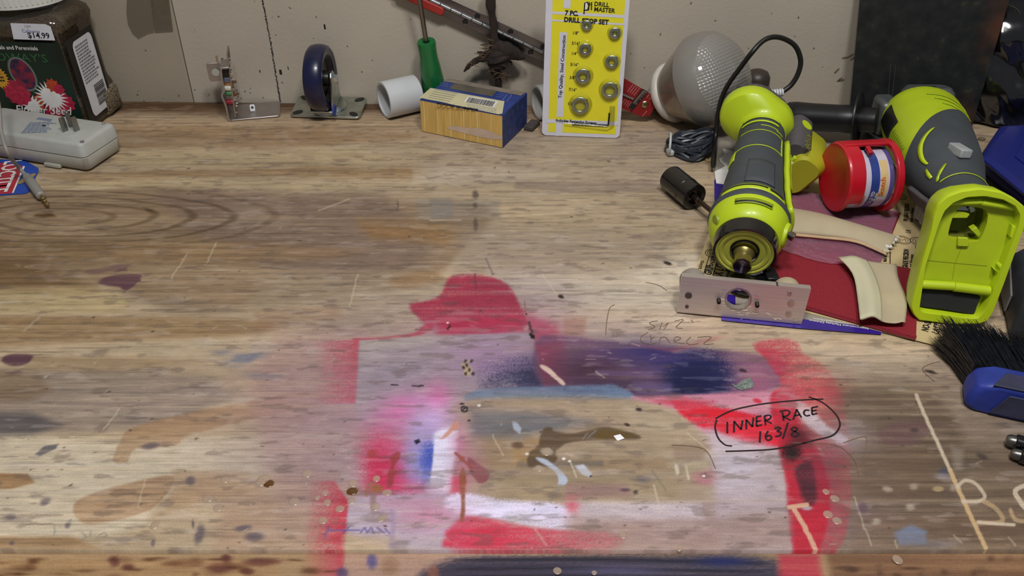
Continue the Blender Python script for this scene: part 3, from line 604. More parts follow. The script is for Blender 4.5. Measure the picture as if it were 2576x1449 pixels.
def bench_mat():
    m = bpy.data.materials.new('painted_plywood'); m.use_nodes = True; nt = m.node_tree; b = nt.nodes['Principled BSDF']; L = nt.links.new
    at = nt.nodes.new('ShaderNodeAttribute'); at.attribute_name = 'paint'
    tc = nt.nodes.new('ShaderNodeTexCoord')
    def nz(scale, det=4, rough=0.6):
        mp = nt.nodes.new('ShaderNodeMapping'); mp.inputs['Scale'].default_value = scale; L(tc.outputs['Object'], mp.inputs[0])
        n = nt.nodes.new('ShaderNodeTexNoise'); n.inputs['Scale'].default_value = 1; n.inputs['Detail'].default_value = det; n.inputs['Roughness'].default_value = rough
        L(mp.outputs[0], n.inputs['Vector']); return n
    n1 = nz((60, 1500, 1), 3); n2 = nz((28, 520, 1), 4); n3 = nz((900, 900, 900), 2)
    def ramp(n, p0, p1, c0, c1):
        r = nt.nodes.new('ShaderNodeValToRGB'); r.color_ramp.elements[0].position = p0; r.color_ramp.elements[1].position = p1
        r.color_ramp.elements[0].color = (c0, c0, c0, 1); r.color_ramp.elements[1].color = (c1, c1, c1, 1); L(n.outputs['Fac'], r.inputs[0]); return r
    def mul(a, b_):
        x = nt.nodes.new('ShaderNodeMix'); x.data_type = 'RGBA'; x.blend_type = 'MULTIPLY'; x.inputs[0].default_value = 1
        L(a, x.inputs[6]); L(b_, x.inputs[7]); return x.outputs[2]
    c = mul(at.outputs['Color'], ramp(n2, 0.30, 0.70, 0.88, 1.08).outputs[0])
    c = mul(c, ramp(n1, 0.60, 0.72, 1.0, 0.70).outputs[0]); c = mul(c, ramp(n3, 0.35, 0.65, 0.92, 1.08).outputs[0])
    L(c, b.inputs['Base Color']); b.inputs['Specular IOR Level'].default_value = 0.35
    L(ramp(n2, 0.3, 0.7, 0.42, 0.58).outputs[0], b.inputs['Roughness'])
    bp = nt.nodes.new('ShaderNodeBump'); bp.inputs['Strength'].default_value = 0.35; bp.inputs['Distance'].default_value = 0.0006
    L(n1.outputs['Fac'], bp.inputs['Height']); L(bp.outputs[0], b.inputs['Normal'])
    return m
YF = P(1288, 1383).y                                   # front edge of the plywood
m_bench = bench_mat()
bench = thing('workbench', 'plywood workbench stained with red, white and blue spray paint', 'workbench', Vector((0, 0, 0)))
xs = np.unique(np.concatenate([np.linspace(-1.15, -0.75, 12), np.linspace(-0.75, -0.34, 220), np.linspace(-0.34, 0.34, 940), np.linspace(0.34, 0.75, 220), np.linspace(0.75, 1.15, 12)]))
vrow = np.linspace(1383, 258, 520)
ys = np.array([P(1288, v).y for v in vrow]); ys = np.concatenate([ys[ys < 0.905], np.linspace(0.907, 0.920, 6)])
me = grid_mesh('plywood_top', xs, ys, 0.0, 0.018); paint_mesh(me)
top = bpy.data.objects.new('plywood_top', me); COL.objects.link(top); me.materials.append(m_bench); top.parent = bench
# a ragged rear strip follows the slightly skewed wall
bk = MB(); xl = np.linspace(-1.15, 1.15, 24)
vs = []
for x in xl:
    yw = WA.y + (x-WA.x)*WD.y/WD.x - 0.001
    vs.append((x, yw))
me2 = grid_mesh('rear_strip', np.linspace(-1.15, 1.15, 700), np.linspace(0, 1, 26), 0.0, 0.018)
co = np.empty(len(me2.vertices)*3, np.float32); me2.vertices.foreach_get('co', co); co = co.reshape(-1, 3)
yw = WA.y + (co[:, 0]-WA.x)*WD.y/WD.x - 0.0024; co[:, 1] = 0.9202 + (yw-0.9202)*co[:, 1]; me2.vertices.foreach_set('co', co.ravel()); me2.update()
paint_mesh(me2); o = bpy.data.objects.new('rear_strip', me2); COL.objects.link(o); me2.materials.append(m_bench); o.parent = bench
me3 = grid_mesh('front_board', np.linspace(-1.15, 1.15, 1400), np.linspace(YF-0.038, YF-0.0017, 60), -0.0016, 0.089); paint_mesh(me3, False)
o = bpy.data.objects.new('front_board', me3); COL.objects.link(o); me3.materials.append(m_bench); o.parent = bench
m_fir = mat('fir', (170, 134, 92), 0.7, var=0.15, vscale=4, stretch=(2, 30, 30))
for x in (-1.05, 1.05):
    for y_ in (0.36, 0.86): MB().box((0.089, 0.089, 0.881), (x, y_, -0.4595)).obj('leg', m_fir, bench, smooth=False, bevel=0.003)
# marker and pencil writing on the top
m_mark = mat('marker_ink', (30, 12, 20), 0.5, var=0.2); m_penc = mat('pencil', (112, 90, 66), 0.7, var=0.25, vscale=300)
def bxy(l): return [P(x, y)[:2] for x, y in l]
ink = MB()
def stroke(mb, l, wd, k=6):
    l = spline(l, k) if len(l) > 2 and k else [Vector(p) for p in l]
    mb.ribbon(bxy([tuple(p) for p in l]), wd, None, 0.00035)
Z6 = lambda l: zz(l, 1300, 1000, .31); Z7 = lambda l: zz(l, 1700, 820, .434); Z5 = lambda l: zz(l, 1300, 640, .3175)
for l in ([(1708, 200), (1708, 292)], [(1762, 285), (1763, 195)], [(1763, 195), (1820, 262)], [(1820, 262), (1832, 188)], [(1862, 258), (1862, 182)], [(1862, 182), (1912, 240)], [(1912, 240), (1920, 165)],
          [(1945, 160), (1945, 236)], [(1943, 160), (1985, 150)], [(1945, 198), (1980, 190)], [(1945, 236), (1990, 222)], [(2018, 225), (2010, 150)], [(2015, 188), (2070, 213)]): stroke(ink, Z6(l), .0013, 0)
stroke(ink, Z6([(2010, 152), (2045, 145), (2062, 158), (2048, 178), (2015, 188)]), .0013)
for l in ([(625, 550), (618, 502)], [(622, 528), (668, 548)], [(680, 545), (700, 485)], [(700, 485), (728, 532)], [(690, 522), (718, 516)], [(790, 515), (788, 476)], [(788, 476), (824, 468)], [(790, 495), (815, 490)], [(790, 516), (820, 508)], [(490, 612), (486, 676)], [(650, 562), (620, 655)]): stroke(ink, Z7(l), .0013, 0)
for l in ([(602, 498), (640, 490), (660, 500), (648, 520), (622, 528)], [(774, 490), (750, 490), (742, 508), (756, 522), (778, 518)], [(535, 610), (520, 642), (532, 664), (554, 654), (546, 636), (526, 642)], [(572, 597), (596, 588), (606, 596), (588, 610), (608, 618), (604, 636), (576, 642)],
          [(690, 612), (670, 602), (686, 588), (704, 598), (690, 612), (670, 630), (690, 642), (712, 628), (690, 612)]): stroke(ink, Z7(l), .0013)
for l in ([(230, 538), (330, 490), (480, 457), (640, 438), (740, 430), (855, 425)], [(770, 412), (850, 445), (920, 505), (950, 560), (940, 605), (900, 640), (820, 660)], [(820, 660), (700, 690), (560, 716), (400, 725), (288, 728)], [(237, 546), (228, 590), (245, 650), (285, 690), (326, 697)]): stroke(ink, Z7(l), .0012)
ink.obj('marker_writing', m_mark, bench, smooth=False)
pen = MB()
for l in ([(1040, 620), (990, 650), (985, 690), (1040, 712), (1110, 702)], [(1060, 640), (1064, 695)], [(1064, 672), (1090, 655)], [(1125, 715), (1140, 665), (1180, 660), (1215, 705)], [(1250, 690), (1300, 668), (1262, 655), (1250, 695), (1330, 708)], [(1380, 655), (1345, 690), (1370, 716), (1440, 708)], [(1430, 660), (1540, 655), (1480, 712), (1560, 710)],
          [(1040, 600), (1095, 575), (1050, 545), (1115, 528)], [(1130, 600), (1152, 542)], [(1160, 575), (1200, 545), (1170, 590)], [(1250, 530), (1320, 520), (1262, 578), (1312, 588)], [(775, 400), (735, 430), (712, 540), (705, 640)], [(1020, 222), (1120, 245), (1190, 290)], [(1380, 520), (1400, 540)]): stroke(pen, Z5(l), .0006)
for l in ([(2350, 960), (2320, 930), (2344, 915), (2366, 910)], [(2120, 1115), (2178, 1100), (2172, 1150)], [(1990, 1115), (2100, 1120), (2150, 1160), (2160, 1200)], [(1690, 1120), (1770, 1130), (1800, 1180)]): stroke(pen, l, .0005)
pen.obj('pencil_writing', m_penc, bench, smooth=False, kind='stuff')
# dried drops of glue and clear varnish standing on the surface
m_glue = film('dried_glue', (.94, .88, .82), .18, .10, .42, (206, 184, 164)); m_amber = film('amber_drop', (.62, .44, .22), .12, .12, .35, (120, 84, 44))
def drop(px, py, rx, ry, m, rt=0):
    c = P(px, py); k = mpp(c); b = MB(); ax, ay = rx*k, ry*k*1.35
    b.lathe([(1, 0), (0.96, 0.35), (0.8, 0.75), (0.45, 0.95), (0.0001, 1)], 18, TR(c.x, c.y, 0) @ RZ(rt) @ Matrix.Diagonal((ax, ay, min(ax, ay)*0.15, 1)), cap0=False, cap1=False)
    b.obj('glue_drop', m, bench)
for (px, py, rx, ry) in ((772, 1192, 14, 10), (663, 1206, 17, 12), (655, 1214, 13, 9), (817, 1240, 9, 7), (823, 1264, 11, 7), (798, 1252, 8, 5), (855, 1280, 12, 8), (947, 1204, 11, 7), (973, 1239, 13, 8), (944, 1275, 14, 9), (887, 1216, 12, 10), (884, 1260, 11, 7), (770, 1216, 5, 3), (740, 1262, 14, 10), (812, 1309, 12, 9), (960, 1304, 15, 7), (565, 1207, 12, 9), (522, 1254, 15, 9), (548, 1278, 12, 9), (390, 1320, 15, 8), (630, 1270, 5, 4),
                         (2078, 1237, 9, 7), (2100, 1254, 12, 8), (2083, 1294, 13, 9), (2106, 1310, 12, 9), (1567, 1345, 10, 9), (1711, 1378, 12, 6), (1402, 1436, 11, 8), (1495, 1441, 7, 5), (2258, 1408, 14, 9), (1356, 1178, 11, 7), (1376, 1136, 15, 9)): drop(px, py, rx, ry, m_glue, random.uniform(0, 180))
for (px, py, rx, ry) in ((676, 1217, 13, 9), (886, 1236, 14, 9)): drop(px, py, rx, ry, m_amber)

# ================================================================== things along the wall
m_white = mat('white_plastic', (206, 206, 200), 0.45, var=0.05, vscale=40)
m_grey = mat('grey_plastic', (176, 178, 172), 0.5, var=0.05, vscale=50, bump=0.06, bscale=2500)
m_greyd = mat('grey_plastic_side', (168, 166, 156), 0.5, var=0.05)
m_black = mat('black_plastic', (24, 23, 22), 0.35, var=0.25, vscale=50, spec=0.5)
m_steel = mat('steel', (176, 178, 180), 0.28, 1.0, var=0.12, vscale=80)
m_zinc = mat('zinc', (186, 192, 186), 0.3, 1.0, var=0.16, vscale=90, bump=0.05)
m_alum = mat('brushed_aluminium', (212, 202, 198), 0.48, .85, var=0.07, vscale=14, stretch=(1, 40, 40), bump=0.08, bscale=40)
m_bright = mat('bright_metal', (214, 216, 222), 0.18, 1.0, var=0.1)
m_print = mat('black_print', (22, 20, 22), 0.6); m_wprint = mat('white_print', (226, 224, 220), 0.6); m_gprint = mat('grey_print', (120, 118, 122), 0.6)
m_paperw = mat('white_paper', (206, 206, 212), 0.7, var=0.05)

# ---- square jar of flower seed
ja = P(238, 322); jx = ja.x + 0.007; S = 0.120
jar = thing('seed_jar', 'big square clear jar of flower seed with dark green label and white lid', 'jar', TR(jx - S/2, ja.y + S*.35 - .010, 0) @ RZ(-5) @ Matrix.Diagonal((1, .70, 1, 1)))
m_seed = mat('seed_mix', (70, 58, 45), 0.85, var=0.5, vscale=420, bump=1.0, bscale=520, c2=(140, 124, 98))
m_jar = film('jar_plastic', (0.68, 0.63, 0.56), 0.06, 0.18, 0.10, (120, 110, 96), bump=0.08, bscale=40)
def sq(w_, z, r=0.022): return [(x, y, z) for x, y in rrect(w_, w_, min(r, w_*0.49), 5)]
h = S
b = MB().rings([sq(h*.94, .001), sq(h*.985, .004), sq(h, .010), sq(h, .030), sq(h*.985, .036), sq(h*.93, .040, .016), sq(h*.90, .046, .014), sq(h*.90, .106, .014), sq(h*.93, .112, .016), sq(h*.97, .117), sq(h*.96, .124, .026), sq(h*.86, .131, .036), sq(h*.78, .1345, .042), sq(h*.78, .142, .044)])
b.obj('jar_body', m_jar, jar, angle=60)
MB().rings([sq(h*.91, .003), sq(h*.955, .011), sq(h*.955, .030), sq(h*.88, .041), sq(h*.87, .060), sq(h*.87, .104), sq(h*.90, .116), sq(h*.90, .121), sq(h*.70, .126)]).obj('seed_fill', m_seed, jar, angle=60)
MB().rings([[(x, y, z) for x, y in rrect(w_, .054, .012, 5, h*.5-.016, .022)] for z, w_ in ((.0015, .030), (.006, .040), (.028, .040), (.036, .026))]).obj('base_bulge', m_seed, jar, angle=60)
lid = MB().lathe([(.048, .1375), (.0510, .1385), (.0510, .158), (.048, .1605), (.0001, .161)], 48).obj('lid', m_white, jar, bevel=0); lid.scale = (1, 1.25, 1)
rb = MB()
for i in range(60):
    a = 2*PI*i/60; rb.box((.0012, .0016, .013), M=RZ(math.degrees(a)) @ TR(.0512, 0, .1485))
rb.obj('grip_ribs', m_white, lid, kind='stuff')
m_label = mat('dark_green_label', (20, 34, 26), 0.4, var=0.3, vscale=16, c2=(14, 44, 32))
fy = -h*.45 - 0.0008
LM = TR(0, fy, 0) @ RX(90)                                   # label plane: x right, y up
lab = MB().prism([(-.056, .012), (.055, .012), (.056, .014), (.056, .105), (-.056, .105)], .0005, 0, TR(0, -h*.5-.0006, 0) @ RX(90)).obj('front_label', m_label, jar, smooth=False)
LP = TR(0, -h*.5-.0014, 0) @ RX(90)
def flat(name, poly, m, parent, M, z=0.0): return MB().poly(poly, M, z).obj(name, m, parent, smooth=False)
m_lgreen = mat('green_print', (46, 92, 56), 0.5); m_red_p = mat('red_print', (170, 30, 62), 0.5, var=0.25, vscale=300); m_org = mat('orange_print', (176, 66, 30), 0.5, var=0.25, vscale=300); m_yel_p = mat('amber_print', (196, 146, 44), 0.5, var=0.1)
m_oval = mat('picture_print', (42, 52, 96), 0.4, var=0.6, vscale=150, c2=(140, 30, 54))
text('For All Annuals and Perennials', .0062, m_wprint, lab, LP @ TR(-.045, .0965, 0), .01, .98)
text("CALLOWAY'S", .0128, m_lgreen, lab, LP @ TR(.0375, .0835, .0001), .004, 1.22, 'RIGHT')
LG = LP @ TR(.0150, .0070, 0)
flat('picture', oval(.0150, .0205, 28, -.012, .062, R(12)), m_lgreen, lab, LG, .0001); flat('picture', oval(.0138, .0192, 28, -.012, .062, R(12)), m_gprint, lab, LG, .0002); flat('picture', oval(.0124, .0178, 28, -.012, .062, R(12)), m_oval, lab, LG, .0003)
m_gprint2 = None
def rosette(cx, cy, r, n, k): return [(cx + (r if i % 2 == 0 else r*k)*math.cos(PI*i/n), cy + (r if i % 2 == 0 else r*k)*math.sin(PI*i/n)) for i in range(2*n)]
for (cx, cy, r, n, k, m) in ((-.026, .040, .016, 11, .86, m_red_p), (.012, .036, .0195, 22, .55, m_wprint), (.000, .030, .0105, 10, .85, m_org), (.018, .050, .009, 9, .7, m_org), (.026, .030, .012, 10, .8, m_red_p), (.010, .022, .013, 12, .8, m_red_p), (.024, .046, .007, 8, .8, m_red_p), (-.014, .026, .013, 16, .6, m_wprint)):
    flat('flower_print', rosette(cx, cy, r, n, k), m, lab, LG, .0001 + .00004*(cx*1000 % 5))
flat('starburst', rosette(-.053+.010, .0575, .0135, 22, .78), m_yel_p, lab, LG, .0004)
b = MB(); rows(b, -.0505, -.034, .063, .052, 3, .5, 4, LG, .0006); b.obj('small_print', m_print, lab, smooth=False, kind='stuff')
text('Flower Seed', .0135, m_wprint, lab, LG @ TR(-.036, .0160, .0008), .01, .96, shear=.3)
text('NET WT 24 OZ', .004, m_wprint, lab, LG @ TR(-.010, .0105, .0006), 0, 1)
sm = TR(h*.5+.0006, 0, 0) @ RZ(90) @ RX(90)
lab2 = MB().prism([(-.057, .010), (.022, .010), (.022, .1055), (-.057, .1055)], .0005, 0, sm).obj('side_label', mat('black_label', (24, 24, 24), 0.5), jar, smooth=False)
SM = TR(h*.5+.0014, 0, 0) @ RZ(90) @ RX(90)
flat('white_panel', rrect(.058, .086, .008, 4, -.014, .0575), m_paperw, lab2, SM, 0)
b = MB(); rows(b, -.038, .011, .096, .052, 13, .55, 8, SM, .0003); b.obj('small_print', m_gprint, lab2, smooth=False, kind='stuff')
rg = random.Random(5); b = MB(); y = .046
while y > .022:
    t = rg.choice((.0005, .0005, .0009)); b.add([(-.020, y-t, .0003), (.010, y-t, .0003), (.010, y, .0003), (-.020, y, .0003)], [(0, 1, 2, 3)], SM); y -= t + rg.choice((.0005, .0009))
b.obj('barcode', m_print, lab2, smooth=False, kind='stuff')
tagm = TR(.030, -h*.492, .1160) @ RX(85)
pt = MB().prism([(-.024, -.0085), (.022, -.0085), (.0215, .006), (.016, .0085), (-.022, .0085)], .0004, 0, tagm).obj('price_sticker', m_paperw, jar, smooth=False)
text('$14.99', .0085, m_print, pt, tagm @ TR(-.007, -.0065, .0006), .02, 1.05); text('12M', .0042, m_gprint, pt, tagm @ TR(-.008, .0040, .0006)); text('Calloway', .005, mat('blue_print', (70, 90, 140), 0.6), pt, tagm @ TR(-.012, -.001, .0006), 0, 1.1)

# ---- clear tape and old tape residue on the wallboard
m_tape = film('yellowed_tape', (0.86, 0.84, 0.80), 0.15, 0.12, 0.16, (150, 140, 124), bump=.3, bscale=60)
t = thing('tape_strip', 'strip of clear tape stuck over the seam of the wallboards', 'tape', WM @ TR(*WALL(410, 40), 0.0026))
s_ = [WALL(px, py) for px, py in ((378, -30), (424, -30), (437, 76), (391, 79))]; c0 = WALL(410, 40)
MB().prism([(x-c0[0], y-c0[1]) for x, y in s_], .0004).obj('tape', m_tape, t, smooth=False)
m_tape2 = film('old_tape', (0.95, 0.94, 0.92), 0.3, 0.04, 0.05, (150, 140, 124))
t = thing('tape_patch', 'rounded patch of old clear tape left of the tape strip', 'tape', WM @ TR(*WALL(350, 40), 0.0022))
c0 = WALL(350, 40); s_ = [WALL(px, py) for px, py in ((322, -30), (388, -30), (389, 80), (372, 84), (350, 96), (336, 84), (324, 60), (320, 30))]
MB().prism([(x-c0[0], y-c0[1]) for x, y in s_], .0003).obj('tape', m_tape2, t, smooth=False)

# ---- blister card under the charger
m_cblue = mat('blue_card', (36, 74, 168), 0.35, var=0.05); m_cred = mat('red_card', (178, 40, 60), 0.35, var=0.05)
K = P(60, 470); k = P(0, 493); e_ = P(70, 487); ang = math.degrees(math.atan2(e_.y-k.y, e_.x-k.x))
cs = Sheet(TR(K.x, K.y, 0.0004) @ RZ(ang))
card = thing('hang_card', 'blue and red cardboard hang card lying under the grey charger', 'card', cs.M)
hole = MB(); out = cs.pts([(-90, 400), (60, 404), (97, 424), (97, 432), (72, 484), (66, 487), (-90, 499)])
hole.prism(out, .0008).obj('card', m_cblue, card, smooth=False)
flat('red_stripe', cs.pts([(-90, 402), (36, 415), (61, 421), (32, 488), (-90, 498)]), m_cred, card, TR(0, 0, .0010))
flat('white_edge', cs.pts([(59, 420), (64, 421), (35, 488), (31, 488)]), m_wprint, card, TR(0, 0, .0012))
flat('hang_slot', oval(.0045, .012, 14, *cs(68, 452), R(-28)), mat('tan_shadow', (150, 128, 86), 0.6), card, TR(0, 0, .0012))
a0 = cs(44, 424); a1 = cs(13, 488); rot = math.degrees(math.atan2(a1[1]-a0[1], a1[0]-a0[0]))
text('LOCTITE', .0245, m_wprint, card, TR(a1[0]-.0155, a1[1]+.001, .0013) @ RZ(rot), .02, .74, 'RIGHT')

# ---- wall charger with its prongs up
c1, c2 = P(0, 336, .03), P(214, 369, .03); yaw = math.degrees(math.atan2(c2.y-c1.y, c2.x-c1.x)); q = P(224, 438)
CW, CL, CHH = .057, .152, .031
M = TR(q.x, q.y, 0.0022) @ RZ(yaw)
ch = thing('plug_charger', 'pale grey plug-in charger lying on its back with three prongs upright', 'charger', M)
def shell(z): return z
def cbody(zs, ins):
    rs = []
    for z, i in zip(zs, ins):
        rs.append([(x - CL/2 + .001, y + CW/2, z) for x, y in [(p[0]*(CL/2-i)/(CL/2), p[1]*(CW/2-i)/(CW/2)) for p in rrect(CL, CW, .006, 4)]])
    return rs
lo = MB().rings(cbody((0, .0015, .0145, .0152), (.0035, .0018, .0004, .0010))).obj('lower_shell', m_greyd, ch, angle=50)
hi = MB().rings(cbody((.0156, .0162, .0282, .0300, .0310), (.0010, .0002, .0010, .0022, .0050))).obj('upper_shell', m_grey, ch, angle=50)
MI = M.inverted()
def loc(px, py, z): v = MI @ P(px, py, z+.0015); return v.x, v.y
m_prong = mat('dull_steel', (150, 150, 146), 0.35, 1.0, var=0.15)
for i, (px, py) in enumerate(((166, 333), (180, 321), (195, 332))):
    x, y = loc(px, py, CHH); b = MB()
    if i == 1: b.lathe([(.0024, -.001), (.0024, .015), (.0017, .0175), (.0001, .0185)], 14, TR(x, y, CHH))
    else: b.prism([(-.0031, -.001), (.0031, -.001), (.0031, .0145), (.0022, .0165), (-.0022, .0165), (-.0031, .0145)], .0014, -.0007, TR(x, y, CHH) @ RZ(72) @ RX(90))
    b.obj('prong', m_prong, ch, bevel=.0002)
bx_, by_ = loc(180, 330, CHH); MB().lathe([(.0145, 0), (.0142, .0006), (.0001, .0007)], 32, TR(bx_, by_, CHH-.0002)).obj('prong_plate', m_grey, ch)
m_bp = mat('faded_blue_print', (112, 126, 152), 0.6)
pm = TR(*loc(52, 338, CHH), CHH+.0002) @ RZ(22); b = MB(); rows(b, 0, .030, .028, .0, 8, .62, 3, pm, 0); b.obj('rating_print', m_bp, ch, smooth=False, kind='stuff')
flat('rating_mark', oval(.0022, .0015, 14, *loc(111, 318, CHH)), m_print, ch, TR(0, 0, CHH+.0005))
flat('rating_band', rrect(.018, .0045, .0005, 2, *loc(112, 302, CHH)), m_bp, ch, TR(0, 0, CHH+.0003))
for (px, py) in ((210, 362), (265, 317)):
    x, y = loc(px, py, CHH); MB().lathe([(.0021, -.0002), (.0021, .0005), (.0015, .0005), (.0013, -.0001), (.0001, -.0001)], 14, TR(x-.004, y+.003, CHH)).obj('screw_cap', m_gprint, ch)
MB().box((.020, .004, .004), (-.045, .001, .001)).obj('foot', m_greyd, ch, bevel=.0008)

# ---- grey audio cable hanging down with its jack plug on the bench
m_cord = mat('grey_cord', (140, 136, 130), 0.5, var=0.06); m_gold = mat('gold_plating', (196, 166, 104), 0.3, 1.0)
ac = thing('audio_cable', 'thin grey audio cable with jack plug resting on the bench by the hang card', 'cable', P(90, 466))
A0 = P(90, 466); rel = lambda p: p - A0
ap = [PY(-30, 150, .80), PY(-4, 262, .775), PY(3, 330, .755), PY(20, 386, .738), P(46, 420, .016), P(66, 442, .0085)]
MB().tube([rel(p) for p in spline(ap, 8)], .0019, 10).obj('cord', m_cord, ac)
p1, p2, p3 = P(66, 442, .0085), P(104, 494, .0060), P(124, 515, .0052); dj = (p2-p1).normalized(); JM = frame(rel(p1), dj)
L1 = (p2-p1).length; L2 = (p3-p2).length
pr = [(.0019, -.001)]
for i in range(6): pr += [(.0037+.00015*i, .0012+.0022*i), (.0037+.00015*i, .0024+.0022*i), (.0029+.00015*i, .0025+.0022*i), (.0029+.00015*i, .0033+.0022*i)]
pr += [(.0046, .0150), (.0048, L1*.75), (.0044, L1*.97), (.0030, L1), (.0001, L1)]
MB().lathe(pr, 16, JM).obj('plug_sleeve', m_cord, ac)
z0 = L1; r = .00185
jt = MB().lathe([(r, z0-.001), (r, z0+L2*.34), (r*.8, z0+L2*.36), (r*.8, z0+L2*.40), (r, z0+L2*.42), (r, z0+L2*.62), (r*.8, z0+L2*.64), (r*.8, z0+L2*.68), (r, z0+L2*.70), (r*1.02, z0+L2*.84), (r*.7, z0+L2*.90), (r*.9, z0+L2*.95), (.0001, z0+L2)], 14, JM).obj('jack_tip', m_gold, ac)
bnd = MB()
for f_ in (.38, .66): bnd.lathe([(r*.83, z0+L2*(f_-.02)), (r*.99, z0+L2*(f_-.015)), (r*.99, z0+L2*(f_+.015)), (r*.83, z0+L2*(f_+.02))], 14, JM, False, False)
bnd.obj('insulating_rings', m_black, jt, kind='stuff')

# ---- aluminium bracket carrying a small circuit board
b0, b1 = P(577, 307), P(706, 295); yaw = math.degrees(math.atan2(b1.y-b0.y, b1.x-b0.x)); BL = (b1-b0).length; BD = .043
M = TR(b0.x, b0.y, .0004) @ RZ(yaw); MI = M.inverted(); BR = Sheet(M @ RX(90))       # front face sheet: x right, y up
br = thing('led_bracket', 'bent aluminium bracket with an upright circuit board of coloured lights', 'bracket', M)
m_alu2 = mat('satin_aluminium', (186, 180, 180), 0.42, 1.0, var=0.06)
MB().prism(rrect(BL, BD, .004, 3, BL/2, BD/2), .0020, 0).obj('base_flange', m_alu2, br, bevel=.0005)
pts = BR.pts([(577, 307), (572, 296), (566, 268), (558, 248), (556, 240), (561, 230), (560, 222), (555, 195), (553, 174)])
pts = [(x, max(y, 0.0)) for x, y in pts]; pr2 = []
th = .0021; sp = [tuple(p) for p in spline([(x, y) for x, y in pts], 4)]
side = [(x, y) for x, y in sp] + [(x+th, y) for x, y in reversed(sp)]
m_ = MB()
for (a, c) in zip(sp[:-1], sp[1:]):
    m_.add([(a[0], 0, a[1]), (a[0]+th, 0, a[1]), (c[0]+th, 0, c[1]), (c[0], 0, c[1]), (a[0], BD*.8, a[1]), (a[0]+th, BD*.8, a[1]), (c[0]+th, BD*.8, c[1]), (c[0], BD*.8, c[1])], [(0, 1, 2, 3), (7, 6, 5, 4), (0, 3, 7, 4), (1, 5, 6, 2)])
bmesh.ops.remove_doubles(m_.bm, verts=m_.bm.verts, dist=1e-6); m_.obj('upright_flange', m_alu2, br, angle=30)
tx, ty = sp[-1]; x1 = BR(576, 170)[0]
MB().box((x1-tx, BD*.6, .0022), ((x1+tx)/2, BD*.3, ty+.0005)).obj('top_flange', m_alu2, br, bevel=.0004)
BRb = Sheet(M @ TR(0, BD*.62, 0) @ RX(90)); ea = BRb(528, 205); eb = BRb(568, 155)
MB().prism(rrect(eb[0]-ea[0], eb[1]-ea[1], .003, 3, (ea[0]+eb[0])/2, (ea[1]+eb[1])/2), .002, -.001, RX(90) @ TR(0, 0, -BD*.62)).obj('ear', m_alu2, br, bevel=.0004)
cx_, cy_ = BRb(543, 180); MB().lathe([(.0045, 0), (.0045, .0006), (.0001, .0006)], 16, TR(cx_, BD*.62-.0018, cy_) @ RX(90)).obj('hole', m_greyd, br)
m_pcb = mat('phenolic_board', (126, 108, 86), 0.7, var=0.15, vscale=80); xb = BR(590, 290)[0]; hb = BR(580, 138)[1]
pcbM = TR(xb, .004, .0025) @ RY(4)
pcb = MB().box((.0016, BD*.62, hb-.002), (0, BD*.31, hb/2-.001), pcbM).obj('circuit_board', m_pcb, br, smooth=False)
MB().tube([(0, BD*.3, 0), (-.006, BD*.3, .001), (-.0105, BD*.3, .006), (-.011, BD*.3, .013)], .0012, 8, pcbM @ TR(-.002, 0, hb-.022)).obj('wire_hook', mat('tan_wire', (142, 124, 100), 0.5), pcb)
for i, (px, py, c, r) in enumerate(((578, 206, (150, 150, 160), .0024), (580, 215, (206, 128, 40), .0030), (578, 228, (196, 196, 180), .0037), (582, 241, (70, 130, 80), .0031), (588, 263, (140, 30, 44), .0034))):
    z = BR(px, py)[1]; mm = mat('led_%d' % i, c, 0.25, var=0.1, coat=.5)
    MB().lathe([(r, 0), (r, r*1.4), (r*.8, r*2), (r*.4, r*2.3), (.0001, r*2.35)], 14, pcbM @ TR(-.0008, .004, z-.0025) @ RY(-90)).obj('led', mm, pcb)
z = BR(568, 186)[1]; MB().box((.009, .010, .013), (-.0055, .006, z-.003), pcbM).obj('chip_socket', m_black, pcb, bevel=.0005); MB().box((.006, .004, .006), (-.004, .002, z-.012), pcbM).obj('crystal', mat('blue_grey', (84, 92, 112), .4), pcb, bevel=.0005)
rg = random.Random(12); sol = MB()
for i in range(34): 
    y, z = rg.uniform(.001, BD*.6), rg.uniform(.004, hb-.008); sol.lathe([(.0010, 0), (.0008, .0006), (.0002, rg.uniform(.0012, .0030))], 6, pcbM @ TR(.0008, y, z) @ RY(90))
sol.obj('solder_points', m_bright, pcb, kind='stuff')
for (y, z, l) in ((.004, .041, .005), (.004, .026, .0065), (.010, .024, .005)): MB().lathe([(.0015, .0008), (.0016, l), (.0001, l+.0004)], 8, pcbM @ TR(.0008, y, z) @ RY(90-20)).obj('component', mat('brown_part', (96, 66, 48), .5), pcb)
cx_, cy_, _ = MI @ P(636, 276, .004); lug = MB().rings([[(x, y, z) for x, y in rrect(.0062, .0080, .002, 3)] for z in (0, .0012)], M=TR(cx_, cy_, .006) @ RX(62))
lug.obj('solder_lug', mat('tinned_lug', (226, 224, 226), .3, .6), br, bevel=.0003)
MB().lathe([(.0016, 0), (.0016, .0004), (.0001, .0004)], 12, TR(cx_, cy_, .0064) @ RX(62) @ TR(0, 0, .0010)).obj('lug_hole', m_black, br)
for s_ in (-.0022, .0022): MB().box((.0012, .0012, .006), (cx_+s_, cy_-.001, .003)).obj('lug_leg', mat('tinned_lug', (226, 224, 226)), br)

